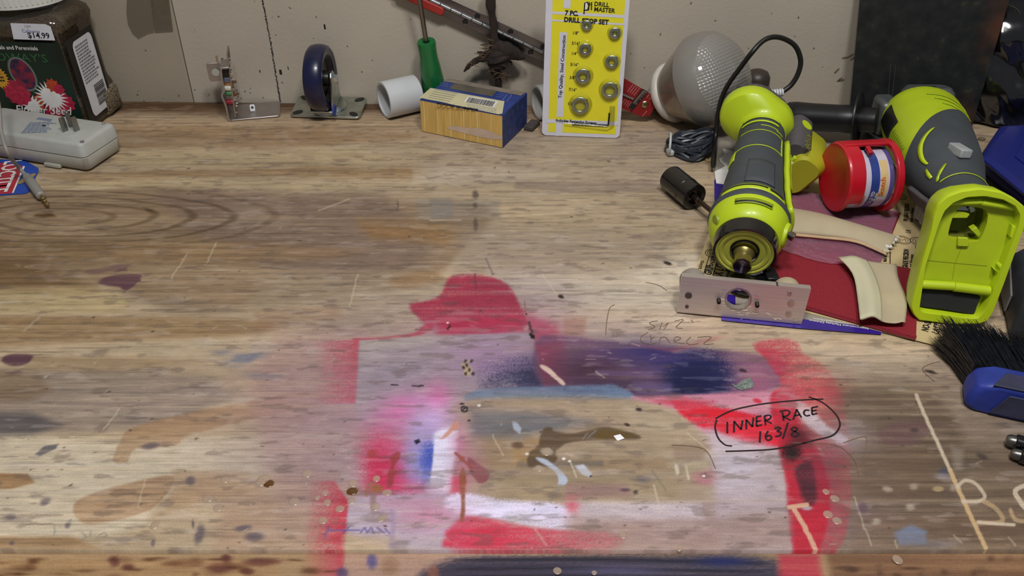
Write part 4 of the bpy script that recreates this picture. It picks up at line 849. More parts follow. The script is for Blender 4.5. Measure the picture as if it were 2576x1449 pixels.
# ---- swivel caster lying plate-down
a, b_ = P(733, 296, .001), P(909, 302, .001); yaw = math.degrees(math.atan2(b_.y-a.y, b_.x-a.x)); PW = (b_-a).length; PD = .046
M = TR((a.x+b_.x)/2, (a.y+b_.y)/2 + PD/2, 0.0) @ RZ(yaw) @ TR(0, 0, .0042) @ RX(6.5)
ca = thing('swivel_caster', 'zinc swivel caster with blue rubber wheel standing on its mounting plate', 'caster', M)
pl = MB().prism(rrect(PW, PD, .005, 4), .003, 0).obj('mounting_plate', m_zinc, ca, bevel=.0006)
for sx_ in (-1, 1):
    for sy_ in (-1, 1): MB().prism(oval(.0062, .0038, 16), .0006, 0, TR(sx_*PW*.40, sy_*PD*.36, .0028) @ RZ(35*sx_*sy_)).obj('bolt_slot', m_black, pl)
MB().lathe([(.0222, .003), (.0218, .0045), (.020, .006), (.018, .0095), (.0001, .0095)], 40).obj('swivel_race', m_zinc, ca)
wc = M.inverted() @ PY(806, 196, (a.y+.006)); MW = TR(wc.x, wc.y, wc.z) @ RZ(1) @ RY(90)      # wheel axis = local z
WR = .0375
tyre = MB().lathe([(.026, -.0095), (.0335, -.0108), (.0362, -.0085), (WR, -.004), (WR+.0003, 0), (WR, .004), (.0362, .0085), (.0335, .0108), (.026, .0095)], 56, MW, False, False).obj('tyre', mat('blue_rubber', (15, 18, 54), 0.32, var=0.2, vscale=30, spec=.5, coat=.25), ca)
hubm = mat('black_hub', (20, 18, 20), 0.4, var=.2)
MB().lathe([(.0001, -.011), (.008, -.011), (.009, -.0045), (.022, -.0040), (.0262, -.0090), (.0262, .0090), (.022, .0040), (.009, .0045), (.008, .011), (.0001, .011)], 40, MW).obj('hub', hubm, ca)
MI2 = MW.inverted()
def plate(sd):
    t = MB(); z = sd*.0136; base = wc.z-.0095
    prof = [(-.019, -base), (.019, -base), (.017, -base*.62), (.0085, -.004), (.0075, .004), (.003, .0085), (-.003, .0085), (-.0075, .004), (-.0085, -.004), (-.017, -base*.62)]
    return t.prism(prof, .0024, z-.0012, TR(wc.x, wc.y, wc.z) @ RZ(1) @ Matrix(((0, 0, 1, 0), (1, 0, 0, 0), (0, 1, 0, 0), (0, 0, 0, 1))))
for sd in (-1, 1): plate(sd).obj('fork_plate', m_zinc, ca, bevel=.0005)
MB().box((.0296, .038, .0024), (wc.x, wc.y, .0105), TR(wc.x, wc.y, 0) @ RZ(1) @ TR(-wc.x, -wc.y, 0)).obj('fork_bridge', m_zinc, ca, bevel=.0006)
MB().lathe([(.0001, .0205), (.0036, .0203), (.0050, .0185), (.0050, .0148), (.0062, .0146), (.0062, .0138)], 6, MW).obj('axle_nut', m_bright, ca)
MB().lathe([(.0060, -.0138), (.0060, -.0165), (.0040, -.0180), (.0001, -.0180)], 6, MW).obj('axle_head', m_bright, ca)
MB().prism(oval(.006, .0075, 20), .0016, 0, TR(wc.x+.0150, wc.y-.0180, .0135) @ RZ(1) @ RY(90)).obj('brake_tab', mat('blue_tab', (34, 52, 150), .4), ca, bevel=.0004)

# ---- white pipe coupling on its side
def coupling(name, label, c, ax, r, l, wall_, m, ridge=True):
    M = frame(c, ax); t = thing(name, label, 'pipe fitting', M)
    MB().lathe([(r-wall_, 0), (r-.0006, 0), (r, .0008), (r, l-.0008), (r-.0006, l), (r-wall_, l), (r-wall_, l*.55), (r-wall_*1.9, l*.54), (r-wall_*1.9, l*.46), (r-wall_, l*.45), (r-wall_, 0)], 56, None, False, False).obj('sleeve', m, t, angle=35)
    return t
m_pvc = mat('white_pvc', (196, 198, 200), 0.35, var=0.05, vscale=30, spec=.5)
cp = P(965, 252, .0216); coupling('pipe_coupling', 'white plastic pipe coupling lying on its side beside the blue box', cp, Vector((.86, .51, 0.0)), .0213, .042, .0032, m_pvc)
m_pvc2 = mat('grubby_pvc', (186, 184, 178), 0.45, var=0.10, vscale=40)
c2_ = PY(1352, 249, .915); c2_.z = .0205
e2 = coupling('pipe_fitting', 'grubby white plastic pipe fitting half hidden behind the yellow card', c2_, Vector((.93, .37, 0)), .0200, .040, .003, m_pvc2)
MB().lathe([(.0172, .012), (.0001, .012)], 32).obj('end_wall', m_pvc2, e2)

# ---- screwdriver leaning on the wall behind the box
s0, s1 = P(1099, 271, .0010), PY(1072, 104, .932); s2 = s1 + (PY(1046, -40, .942)-s1)
dz = (s1-s0).normalized(); M = frame(s0, dz); L = (s1-s0).length
sd = thing('screwdriver', 'screwdriver with green handle leaning upright behind the blue box', 'screwdriver', M)
m_green = mat('green_handle', (20, 104, 52), 0.35, var=0.12, vscale=30, coat=.2)
k_ = mpp(s1); rr = lambda px: px*k_/2
MB().lathe([(.0001, 0), (rr(50), .001), (rr(56), .006), (rr(60), L*.25), (rr(60), L*.42), (rr(52), L*.64), (rr(46), L*.76), (rr(46), L*.90), (rr(48), L*.97), (rr(45), L), (rr(20), L), (rr(16), L-.0025), (.0001, L-.0025)], 36).obj('handle', m_green, sd)
MB().lathe([(rr(12), L-.004), (rr(12), L+.095), (rr(11), L+.105), (.0001, L+.106)], 16).obj('shaft', mat('blade_steel', (140, 134, 128), .3, 1.0), sd)

# ---- piano hinge leaning across the wall
h0, h1 = W(1420, 158, .010), W(1030, -24, .010)
dx = (h1-h0).normalized(); M = Matrix((-dx, WN.cross(-dx), WN)).transposed().to_4x4(); M.translation = h0
HL = (h1-h0).length + .06; hs = Sheet(M)
hg = thing('piano_hinge', 'long steel piano hinge leaning diagonally on the wall with a red sleeved end', 'hinge', M)
m_hinge = mat('hinge_steel', (120, 118, 118), 0.30, 1.0, var=0.25, vscale=18, stretch=(1, 4, 1))
def hy(px, py): return hs(px, py)[1]
yt, ym, yb = hy(1240, 48), hy(1240, 73), hy(1240, 98)
if yt < ym: yt, yb = yb, yt
hwid = max(abs(yt-ym), abs(yb-ym)); kr = .0024
def leaf(s_): return MB().box((HL, hwid-kr, .0009), (-HL/2+.02, ym + s_*(kr+(hwid-kr)/2), 0))
for s_ in (-1, 1):
    lf = leaf(s_).obj('leaf', m_hinge, hg, bevel=.0003)
    for i in range(4):
        x = .01 - .041*i - (0 if s_ > 0 else .010); MB().lathe([(.0032, .0006), (.0030, .0009), (.0020, .0003), (.0001, .0003)], 16, TR(x, ym + s_*hwid*.56, 0)).obj('screw_hole', mat('hole_dark', (70, 70, 72), .4, 1.0), lf)
n = int(HL/.0128)
for i in range(n):
    MB().lathe([(kr*.7, 0), (kr, .0004), (kr, .0122), (kr*.7, .0126)], 12, TR(-HL+.02+i*.0128, ym, .0006) @ RY(90)).obj('knuckle', m_steel, hg)
xr = hs(1118, 30)[0]; MB().prism(rrect(.060, hwid*.90, .004, 4), .0042, -.0021, TR(xr-.030, ym - hwid*.58 if hy(1090, 15) < ym else ym + hwid*.58, .002)).obj('red_sleeve', mat('red_vinyl', (150, 40, 30), .45, var=.15), hg, bevel=.0012, label='red vinyl sleeve')

# ---- dried root hanging in front of the hinge
m_root = mat('dry_root', (38, 28, 22), 0.9, var=0.40, vscale=120, bump=0.9, bscale=240, stretch=(1, 1, .35))
yr = .934; rp = lambda px, py, y=yr: PY(px, py, y)
o0 = rp(1255, 240); rt_ = thing('dried_root', 'dried brown shaggy root standing upright between the blue box and the hinge', 'root', TR(o0.x, o0.y, 0)); rel2 = lambda p: p - Vector((o0.x, o0.y, 0))
def organic(pts, seg=14, nz=.16):
    """pts: (px, py, radius in pixels, dy)"""
    cs_ = spline([(p[0], p[1], p[2], p[3] if len(p) > 3 else 0) for p in [(a[0], a[1], a[2]) for a in pts]] if False else [Vector((a[0], a[1], a[2])) for a in pts], 7)
    w_ = [rel2(rp(c.x, c.y)) for c in cs_]; kk = mpp(rp(1250, 120)); rs = []
    for i, p in enumerate(w_):
        t = (w_[min(i+1, len(w_)-1)]-w_[max(i-1, 0)]).normalized(); u = Vector((0, 1, 0)); s_ = t.cross(u).normalized(); ring = []
        for j in range(seg):
            a = 2*PI*j/seg; rr_ = cs_[i].z*kk*(1 + nz*mnoise.noise(Vector((math.cos(a)*1.6, math.sin(a)*1.6, i*.25)))*2); ring.append(p + (s_*math.cos(a) + u*math.sin(a)*.8)*rr_)
        rs.append(ring)
    return MB().rings(rs)
organic([(1231, -40, 13), (1234, 0, 12), (1238, 40, 9), (1242, 80, 10), (1243, 104, 13), (1246, 120, 19), (1250, 138, 30), (1254, 150, 33), (1252, 160, 26), (1250, 176, 18), (1253, 196, 10), (1254, 215, 8), (1255, 276, 8)]).obj('main_root', m_root, rt_)
organic([(1244, 112, 14), (1268, 124, 20), (1290, 134, 18), (1308, 141, 12), (1321, 143, 5)], nz=.1).obj('side_lobe', m_root, rt_)
organic([(1244, 150, 9), (1222, 148, 9), (1202, 150, 8), (1186, 160, 7), (1176, 170, 5), (1167, 180, 2)]).obj('side_root', m_root, rt_)
organic([(1240, 104, 4), (1222, 112, 3), (1208, 113, 1)]).obj('side_root', m_root, rt_); organic([(1240, 132, 6), (1216, 134, 5), (1200, 131, 2)]).obj('side_root', m_root, rt_); organic([(1283, 154, 3), (1286, 158, 3), (1288, 164, 2)]).obj('side_root', m_root, rt_)
rg = random.Random(8); fb = MB(); kk = mpp(rp(1250, 120))
for i in range(80):
    cx, cy = rg.choice(((1240, 110), (1228, 130), (1215, 142), (1190, 160), (1250, 165), (1252, 185), (1262, 190), (1230, 118)))
    a = rg.uniform(PI*.6, PI*1.4) if cy < 160 else rg.uniform(0, 2*PI); l = rg.uniform(8, 34); cx += rg.uniform(-8, 8); cy += rg.uniform(-6, 6); yy = yr - rg.uniform(.002, .010)
    fb.tube([rel2(rp(cx, cy, yr-.004)), rel2(rp(cx + l*.5*math.cos(a), cy + l*.5*math.sin(a)*.6 + rg.uniform(-2, 2), yy)), rel2(rp(cx + l*math.cos(a), cy + l*math.sin(a)*.6 + rg.uniform(-3, 5), yy))], [.0004, .0003, .00012], 4)
fb.obj('root_hairs', mat('root_hair', (104, 82, 62), .9), rt_, kind='stuff')

# ---- blue and wood-print box
f0, f1 = P(1061, 331), P(1265, 373); f2 = P(1320, 316); yaw = math.degrees(math.atan2(f1.y-f0.y, f1.x-f0.x)); BLn = (f1-f0).length; BDp = (f2-f1).length*1.06
hB = hit(1266, 291, f1, Vector((0, 1, 0))).z
M = TR(f0.x, f0.y, 0.0003) @ RZ(yaw)
bx = thing('small_box', 'small cardboard box with blue top and wood-plank print front, scuffed', 'box', M)
m_bblue = mat('box_blue', (44, 62, 128), 0.5, var=0.18, vscale=40); m_bdark = mat('box_blue_side', (38, 54, 108), 0.55, var=0.3, vscale=160)
MB().box((BLn, BDp, hB), (BLn/2, BDp/2, hB/2)).obj('carton', m_bdark, bx, smooth=False, bevel=.0006)
TP = Sheet(M @ TR(0, 0, hB)); FP = Sheet(M @ RX(90)); top_M = TR(0, 0, hB+.0003); fr_M = RX(90) @ TR(0, 0, .0003)
m_plank = mat('plank_print', (206, 168, 92), 0.5, var=0.12, vscale=12, stretch=(30, 1, 2)); m_plk2 = mat('plank_line', (228, 200, 140), .5)
front_ = MB().prism([(.0005, .0005), (BLn-.0005, .0005), (BLn-.0005, hB-.001), (.0005, hB-.001)], .0003, 0, RX(90)).obj('front_print', m_plank, bx, smooth=False)
b = MB()
for i in range(6):
    x = BLn*(.045+.163*i); b.add([(x, .0008, 0), (x+.0011, .0008, 0), (x+.0011, hB-.001, 0), (x, hB-.001, 0)], [(0, 1, 2, 3)], fr_M @ TR(0, 0, .0002))
b.obj('plank_lines', m_plk2, front_, smooth=False, kind='stuff')
flat('torn_patch', FP.pts(zz([(385, 1195), (440, 1172), (560, 1190), (700, 1195), (800, 1225), (905, 1275), (905, 1302), (800, 1300), (660, 1270), (520, 1235), (420, 1210)], 1020, 0, .2692)), mat('torn_card', (196, 172, 150), .8, var=.08), front_, fr_M @ TR(0, 0, .0003))
tl = MB().prism([(.001, .0008), (BLn-.001, .0008), (BLn-.001, BDp-.001), (.001, BDp-.001)], .0003, 0, TR(0, 0, hB)).obj('top_print', m_bblue, bx, smooth=False)
Zb = lambda l: zz(l, 1020, 0, .2692)
m_cream = mat('cream_print', (206, 198, 158), .5, var=.05); m_grayflap = mat('grey_flap', (128, 118, 106), .6, var=.15, vscale=90)
flat('cream_panel', TP.pts(Zb([(130, 915), (235, 825), (925, 950), (905, 1065), (870, 1072)])), m_cream, tl, top_M @ TR(0, 0, .0002))
flat('worn_flap', [(.001, BDp-.0105), (BLn-.003, BDp-.012), (BLn-.001, BDp-.001), (.001, BDp-.001)], m_grayflap, tl, top_M @ TR(0, 0, .0005))
flat('picture_window', TP.pts(Zb([(470, 765), (870, 835), (810, 905), (410, 830)])), mat('window_print', (92, 86, 74), .5, var=.2, vscale=60), tl, top_M @ TR(0, 0, .0002))
b = MB()
for (a, c, n, sd_) in ((Zb([(255, 850)])[0], Zb([(560, 905)])[0], 6, 2),):
    for i in range(6):
        l = TP.pts(Zb([(275-16*i, 842+18*i), (275-16*i+210, 842+18*i+38)])); b.ribbon(l, .0008, top_M, .0004)
b.obj('small_print', m_gprint, tl, smooth=False, kind='stuff')
b = MB(); rg = random.Random(2); t_ = 0
while t_ < 1:
    w_ = rg.choice((.012, .02, .03)); p0, p1 = (600+245*t_, 915+42*t_), (600+245*t_ - 30, 915+42*t_ + 45)
    b.ribbon(TP.pts(Zb([p0, p1])), .0004 + w_*.02, top_M, .0005); t_ += w_ + rg.choice((.02, .03))
flat('barcode_field', TP.pts(Zb([(585, 905), (870, 952), (830, 1005), (545, 955)])), m_wprint, tl, top_M @ TR(0, 0, .0003)); b.obj('barcode', m_print, tl, smooth=False, kind='stuff')
b = MB()
for i in range(3): b.ribbon(TP.pts(Zb([(575, 975+16*i), (850, 1025+14*i)])), .0007, top_M, .0004)
for i in range(4): b.ribbon(TP.pts(Zb([(320, 760+14*i), (400, 775+14*i)])), .0006, top_M, .0004)
for i in range(3): b.ribbon(TP.pts(Zb([(870-12*i, 870+18*i), (930-12*i, 880+18*i)])), .0006, top_M, .0004)
b.obj('small_print', mat('pale_print', (130, 140, 176), .5), tl, smooth=False, kind='stuff')
b = MB(); b.ribbon(TP.pts(Zb([(905, 945), (950, 885), (975, 880), (990, 890), (985, 905), (945, 955), (905, 945)])), .0005, top_M, .0005); b.obj('hanger_print', mat('pale_print', (130, 140, 176)), tl, smooth=False)
q0 = TP(*Zb([(290, 975)])[0]); q1 = TP(*Zb([(760, 1050)])[0]); rot = math.degrees(math.atan2(q1[1]-q0[1], q1[0]-q0[0]))
text('DOOR BUMPER', .0062, m_print, tl, top_M @ TR(q0[0], q0[1]-.001, .0006) @ RZ(rot), .03, 1.15)

# ---- small dark block
q = P(1338, 321); mb_ = thing('magnet_block', 'small dark grey block lying between the box and the yellow card', 'block', TR(q.x, q.y, 0) @ RZ(64))
MB().box((.021, .011, .0055), (0, 0, .0028)).obj('block', mat('ferrite', (74, 68, 66), .6, var=.2, vscale=120), mb_, bevel=.0006); MB().box((.021, .011, .0012), (0, 0, .0008)).obj('base_layer', mat('ferrite_dark', (50, 44, 42), .6), mb_)

# ---- yellow blister card of drill stops
d0, d1 = P(1363, 341), P(1558, 349); u = (d1-d0).normalized(); CWd = (d1-d0).length
upv = (Vector((0, .14, 1))).normalized(); nrm = u.cross(upv).normalized(); upv = nrm.cross(u)
M = Matrix((u, upv, nrm)).transposed().to_4x4(); M.translation = d0 + Vector((0, 0, .0006))
DS = Sheet(M); card = thing('drill_stop_card', 'yellow and white blister card of seven steel drill stops standing by the wall', 'blister pack', M)
m_yel = mat('yellow_card', (222, 212, 36), 0.4, var=0.03, coat=.3); m_cwhite = mat('white_card', (206, 204, 214), 0.4, var=0.03, coat=.3)
CH2 = .172; MB().prism(rrect(CWd, CH2, .005, 5, CWd/2, CH2/2), .0008, -.0004).obj('backing_card', m_cwhite, card, bevel=.0002)
F = TR(0, 0, .0006); x0, x1 = .0085/.1*CWd, CWd*.955
xl, xr = DS(1387, 300)[0], DS(1549, 300)[0]; ybt = DS(1450, 334)[1]; ytop = CH2-.006
flat('yellow_field', [(x0*.95, ybt), (xr+.001, ybt), (xr+.001, ytop), (x0*.95, ytop)], m_yel, card, F, 0)
def dpoly(name, l, m, z=.0002): return flat(name, DS.pts(l), m, card, F, z)
Zc = lambda l: zz(l, 1020, 0, .2692)
dpoly('white_bar', Zc([(1440, 300), (1510, 300), (1475, 1090), (1413, 1090)]), m_cwhite)
dpoly('white_bar', Zc([(1480, 0), (1545, 0), (1540, 80), (1478, 72)]), m_cwhite)
dpoly('white_bar', Zc([(1370, 105), (2050, 140), (2046, 168), (1370, 130)]), m_cwhite); dpoly('white_bar', Zc([(1370, 180), (2046, 218), (2044, 236), (1368, 196)]), m_cwhite)
dpoly('white_bar', Zc([(1312, 1110), (1990, 1135), (1988, 1172), (1310, 1146)]), m_cwhite); dpoly('white_bar', Zc([(1408, 1140), (1470, 1143), (1466, 1268), (1400, 1268)]), m_cwhite)
def ctext(s_, zx, zy, size, bold=.02, sx_=1.0, rot=0, m=m_print):
    q_ = DS(*Zc([(zx, zy)])[0]); return text(s_, size, m, card, F @ TR(q_[0], q_[1], .0004) @ RZ(rot), bold, sx_)
ks = mpp(d0)*.2692
ctext('DRILL', 1762, 52, 50*ks, .025, 1.0, -3); ctext('MASTER', 1760, 102, 50*ks, .025, 1.0, -3); ctext('7 PC.', 1490, 138, 56*ks, .045, .95, -2); ctext('DRILL STOP SET', 1480, 200, 56*ks, .045, .98, -2)
lg = MB(); lg.ribbon(DS.pts(Zc([(1668, 130), (1676, 25), (1700, 18), (1716, 50), (1704, 90), (1672, 96)])), .0014, F, .0005); lg.ribbon(DS.pts(Zc([(1712, 92), (1718, 18), (1728, 50), (1740, 18), (1738, 92)])), .0012, F, .0005); lg.obj('logo', m_print, card, smooth=False)
lg = MB().poly(DS.pts(Zc([(1660, 130), (1668, 20), (1690, 15), (1700, 15), (1690, 110)])), F, .00035).obj('logo_letter', m_wprint, card, smooth=False)
for s_, x, y in (('1/8"', 1560, 318), ('3/16"', 1552, 414), ('1/4"', 1548, 510), ('5/16"', 1540, 612), ('3/8"', 1532, 735), ('7/16"', 1524, 846), ('1/2', 1512, 978)): ctext(s_, x, y, 38*ks, .015, .9, -2)
ctext('Includes Fastening Screws', 1404, 1132, 36*ks, .035, 1.0, -2)
q0 = DS(*Zc([(1458, 915)])[0]); q1 = DS(*Zc([(1500, 300)])[0]); text('Top Quality, Steel Construction', 43*ks, m_print, card, F @ TR(q0[0], q0[1], .0004) @ RZ(math.degrees(math.atan2(q1[1]-q0[1], q1[0]-q0[0]))), .02, 1.0)
m_blis = film('blister', (0.97, 0.97, 0.93), 0.05, 0.12)
for (zx, zy, ro, ri) in ((1695, 232, 42, 16), (1957, 305, 48, 18), (1680, 455, 52, 24), (1928, 570, 56, 28), (1660, 705, 66, 34), (1910, 835, 72, 44), (1635, 975, 76, 50)):
    q_ = DS(*Zc([(zx, zy)])[0]); ro *= ks; ri *= ks; hh = ro*.42
    st_ = MB().lathe([(ri, 0), (ro-.0004, 0), (ro, .0004), (ro, hh-.0005), (ro-.0006, hh), (ri+.0006, hh), (ri, hh-.0005), (ri, 0)], 32, F @ TR(q_[0], q_[1], .0010), False, False).obj('stop_collar', m_zinc, card)
    a = R(40); MB().lathe([(.0011, 0), (.0011, .0006), (.0001, .0006)], 8, F @ TR(q_[0]+math.cos(a)*ro*.98, q_[1]+math.sin(a)*ro*.98, hh*.5) @ frame(Vector((0, 0, 0)), Vector((math.cos(a), math.sin(a), 0)))).obj('set_screw', m_black, st_)
    MB().lathe([(ro*1.42, .0002), (ro*1.36, .0004), (ro*1.22, hh*.9), (ro*1.10, hh+.0014), (.0001, hh+.0017)], 36, F @ TR(q_[0], q_[1], 0), False, False).obj('blister', m_blis, card)
hk = MB(); pts = [(*DS(*p), .0016) for p in Zc([(1560, 1152), (1885, 1165), (1893, 1160), (1897, 1150), (1905, 1050)])]; hk.tube(pts, .0009, 6, F); hk.obj('hex_key', mat('black_oxide', (44, 44, 46), .35, .8), card)
pts = [(*DS(*p), .0004) for p in Zc([(1490, 1150), (1880, 1185), (1925, 1170), (1935, 990)])]; MB().tube(pts, [.002, .0032, .0032, .0030], 10, F).obj('blister', m_blis, card)

# ---- red tag card with a brass rivet
rM = None; r0 = P(1622, 312); rn = Vector((0.05, -1, .12)).normalized(); ru = Vector((1, 0, 0)); ru = (ru - rn*ru.dot(rn)).normalized(); rv = rn.cross(ru)
M = Matrix((ru, rv, rn)).transposed().to_4x4(); M.translation = r0 + Vector((0, 0, .001)); RS = Sheet(M); Zr = lambda l: zz(l, 1550, 180, .0897)
rd = thing('tag_card', 'dark red printed card leaning between the yellow card and the flood bulb', 'card', M)
MB().prism(RS.pts(Zr([(20, 90), (230, 190), (1240, 780), (925, 1250), (670, 1255), (-60, 930)])), .0008, 0).obj('card', mat('maroon_card', (128, 22, 22), .45, var=.12), rd, smooth=False, bevel=.0002)
rF = TR(0, 0, .0010); flat('black_band', RS.pts(Zr([(735, 470), (880, 555), (480, 1060), (330, 1000)])), mat('band_print', (38, 26, 26), .5), rd, rF)
flat('name_plate', RS.pts(Zr([(755, 510), (862, 570), (560, 925), (460, 870)])), mat('plate_print', (112, 92, 86), .5), rd, rF, .0002)
q0, q1 = RS(*Zr([(520, 895)])[0]), RS(*Zr([(815, 555)])[0]); text('VERMONT', .0058, m_print, rd, rF @ TR(q1[0], q1[1]-.0005, .0004) @ RZ(math.degrees(math.atan2(q0[1]-q1[1], q0[0]-q1[0]))) @ TR(0, -.0010, 0), .02, 1.0)
b = MB()
for i in range(4): b.ribbon(RS.pts(Zr([(470+60*i, 350+35*i), (310+60*i, 560+35*i)])), .0012, rF, .0003)
for i in range(4): b.ribbon(RS.pts(Zr([(930+75*i, 620+40*i), (850+75*i, 730+45*i)])), .0011, rF, .0003)
for i in range(4): b.ribbon(RS.pts(Zr([(250+55*i, 760+30*i), (150+55*i, 900+30*i)])), .0010, rF, .0003)
b.ribbon(RS.pts(Zr([(860, 1090), (730, 1240)])), .0012, rF, .0003); b.obj('small_print', mat('pink_print', (170, 92, 92), .5), rd, smooth=False, kind='stuff')
b = MB(); b.tube([(*RS(*p), .0012) for p in Zr([(60, 560), (200, 630), (470, 750)])], .0013, 8, rF); b.obj('staple_bar', m_steel, rd)
qx, qy = RS(*Zr([(800, 915)])[0]); MB().lathe([(.0042, 0), (.0042, .0006), (.0034, .0014), (.0018, .0016), (.0012, .0004), (.0001, .0004)], 20, rF @ TR(qx, qy, 0)).obj('rivet', mat('brass', (186, 170, 130), .25, 1.0), rd)

# ---- big reflector flood bulb lying on the bench
bc = PY(1772, 185, .900); bc.z = .064; bc = PY(1786, 176, .887)
ax = facing(bc, .74, .27, .61); M0 = frame(bc, ax, Vector((0, 0, 1)))
fb_ = thing('flood_bulb', 'large frosted reflector flood bulb with dimpled lens lying on its side', 'light bulb', M0)
m_glass = bpy.data.materials.new('frosted_glass'); m_glass.use_nodes = True; nt = m_glass.node_tree; b_ = nt.nodes['Principled BSDF']
b_.inputs['Base Color'].default_value = (*lin((134, 130, 125)), 1); b_.inputs['Roughness'].default_value = .28; b_.inputs['Coat Weight'].default_value = .6; b_.inputs['Coat Roughness'].default_value = .06
tc = nt.nodes.new('ShaderNodeTexCoord'); vo = nt.nodes.new('ShaderNodeTexVoronoi'); vo.inputs['Scale'].default_value = 290; vo.inputs['Randomness'].default_value = .12
mp = nt.nodes.new('ShaderNodeMapping'); mp.inputs['Scale'].default_value = (1, 1, .0); nt.links.new(tc.outputs['Object'], mp.inputs[0]); nt.links.new(mp.outputs[0], vo.inputs['Vector'])
bp = nt.nodes.new('ShaderNodeBump'); bp.inputs['Strength'].default_value = .75; bp.inputs['Distance'].default_value = .0016; bp.invert = True; nt.links.new(vo.outputs['Distance'], bp.inputs['Height']); nt.links.new(bp.outputs[0], b_.inputs['Normal'])
m_refl = mat('reflector_glass', (136, 126, 114), .22, .25, var=.12, vscale=14, coat=.6)
RB = .0530
MB().lathe([(RB*.86, .0215), (RB*.74, .0282), (RB*.56, .0335), (RB*.32, .0370), (.0001, .0385)], 64, None, False, False).obj('lens', m_glass, fb_)
MB().lathe([(RB*1.0, -.004), (RB*1.0, .002), (RB*.985, .0085), (RB*.94, .0155), (RB*.86, .0215)], 64, None, False, False).obj('lens_rim', mat('smooth_glass', (124, 120, 114), .3, var=.06, vscale=20, coat=.6), fb_)
MB().lathe([(.0315, -.060), (.033, -.054), (.0400, -.038), (RB*.87, -.021), (RB*.97, -.009), (RB, -.0035)], 64, None, False, False).obj('reflector', m_refl, fb_)
MB().lathe([(.0285, -.070), (.0330, -.068), (.0350, -.063), (.0345, -.058), (.0325, -.056)], 48, None, True, False).obj('collar', mat('cream_plastic', (196, 190, 180), .4), fb_)
pr = [(.0205, -.070), (.0225, -.074), (.0225, -.080), (.0150, -.086)]
MB().lathe(pr, 40, None, False, True).obj('ballast_neck', mat('grey_white', (168, 166, 160), .45, var=.12, vscale=60), fb_)
pr = [(.0128, -.085)]
for i in range(5): pr += [(.0132, -.087-.0032*i), (.0122, -.0886-.0032*i)]
pr += [(.006, -.104), (.003, -.106), (.0001, -.107)]
MB().lathe(pr, 28, None, False, True).obj('screw_base', m_steel, fb_)
# let it rest on the bench: drop along z
for c in fb_.children:
    if c.name.split('.')[0] in ('reflector', 'collar', 'ballast_neck', 'screw_base'): c.scale = (1, 1, .84)
bpy.context.view_layer.update()
lowest = min((c.matrix_world @ Vector(v.co)).z for c in fb_.children for v in c.data.vertices)
fb_.location.z -= lowest - 0.0006

# ================================================================== right-hand side: cable, coil, tools, papers
m_lime = mat('lime_plastic', (182, 204, 28), 0.42, var=0.04, vscale=30, coat=.15)
m_yell = mat('olive_yellow_plastic', (168, 166, 34), 0.5, var=0.05, vscale=30)
m_rub = mat('dark_grey_rubber', (62, 68, 72), 0.65, var=0.10, vscale=40, bump=0.25, bscale=2200)
m_rub2 = mat('warm_grey_rubber', (76, 72, 74), 0.7, var=0.10, vscale=40, bump=0.25, bscale=2200)
m_gloss = mat('gloss_black', (14, 14, 14), 0.22, var=0.2, vscale=60, coat=.4)
m_jet = mat('jet_plastic', (18, 19, 22), 0.4, var=0.2, vscale=40)
m_dark = mat('dark_hollow', (22, 22, 10), 0.8)

# ---- black cup behind the bulb
q = PY(1904, 214, .932); cu = thing('black_cap', 'black capped round post standing behind the flood bulb by the wall', 'plastic cap', TR(q.x, .934, .0003))
MB().lathe([(.0001, 0), (.0140, 0), (.0146, .001), (.0146, .036)], 32).obj('barrel', m_jet, cu); MB().lathe([(.0146, .036), (.0142, .044), (.0112, .0495), (.0055, .0520), (.0001, .0522)], 32, None, False, False).obj('rounded_end', mat('brown_black', (58, 50, 44), .45), cu)

# ---- small black box with a cable that loops up against the wall
c0 = PY(1872, 241, .828); yy = c0.y
M = TR(c0.x - .010, .828, 0) @ RZ(-3)
pb = thing('cable_box', 'small glossy black box whose black cable loops up in front of the wall', 'adapter', M)
bz = PY(1872, 226, .822).z
bxx = MB().box((.036, .014, .020), (.019, 0, bz-.010)); bxx.obj('housing', m_gloss, pb, bevel=.003, bseg=3)
MB().box((.020, .012, bz-.0195), (.020, 0, (bz-.0195)/2+.0006)).obj('stand', m_gloss, pb, bevel=.002)
MI = M.inverted(); lp = lambda px, py, y: MI @ PY(px, py, y)
l0, l1 = lp(1932, 236, .828), lp(1970, 232, .828)
MB().tube([l0, l1], .0040, 12).obj('strain_relief', m_paperw, pb, bevel=.0005); b = MB()
for i in range(5): p = l0.lerp(l1, .15+.17*i); b.tube([p, p+(l1-l0)*.05], .00415, 12)
b.obj('relief_ribs', m_gprint, pb, kind='stuff')
cpts = [(1966, 232, .828), (1990, 214, .830), (2008, 184, .832), (2014, 152, .834), (2002, 118, .836), (1976, 99, .836), (1946, 93, .834), (1918, 104, .830), (1890, 134, .824), (1858, 176, .828), (1832, 212, .832), (1816, 246, .834), (1808, 282, .836), (1803, 320, .834), (1799, 352, .826), (1796, 385, .800), (1794, 418, .780)]
pts = [lp(*p) for p in cpts]
pts = [Vector((p.x, p.y, max(p.z, .0046))) for p in pts]
MB().tube(spline(pts, 6), .0026, 10).obj('cable', mat('black_cable', (20, 18, 16), .4, var=.2), pb)

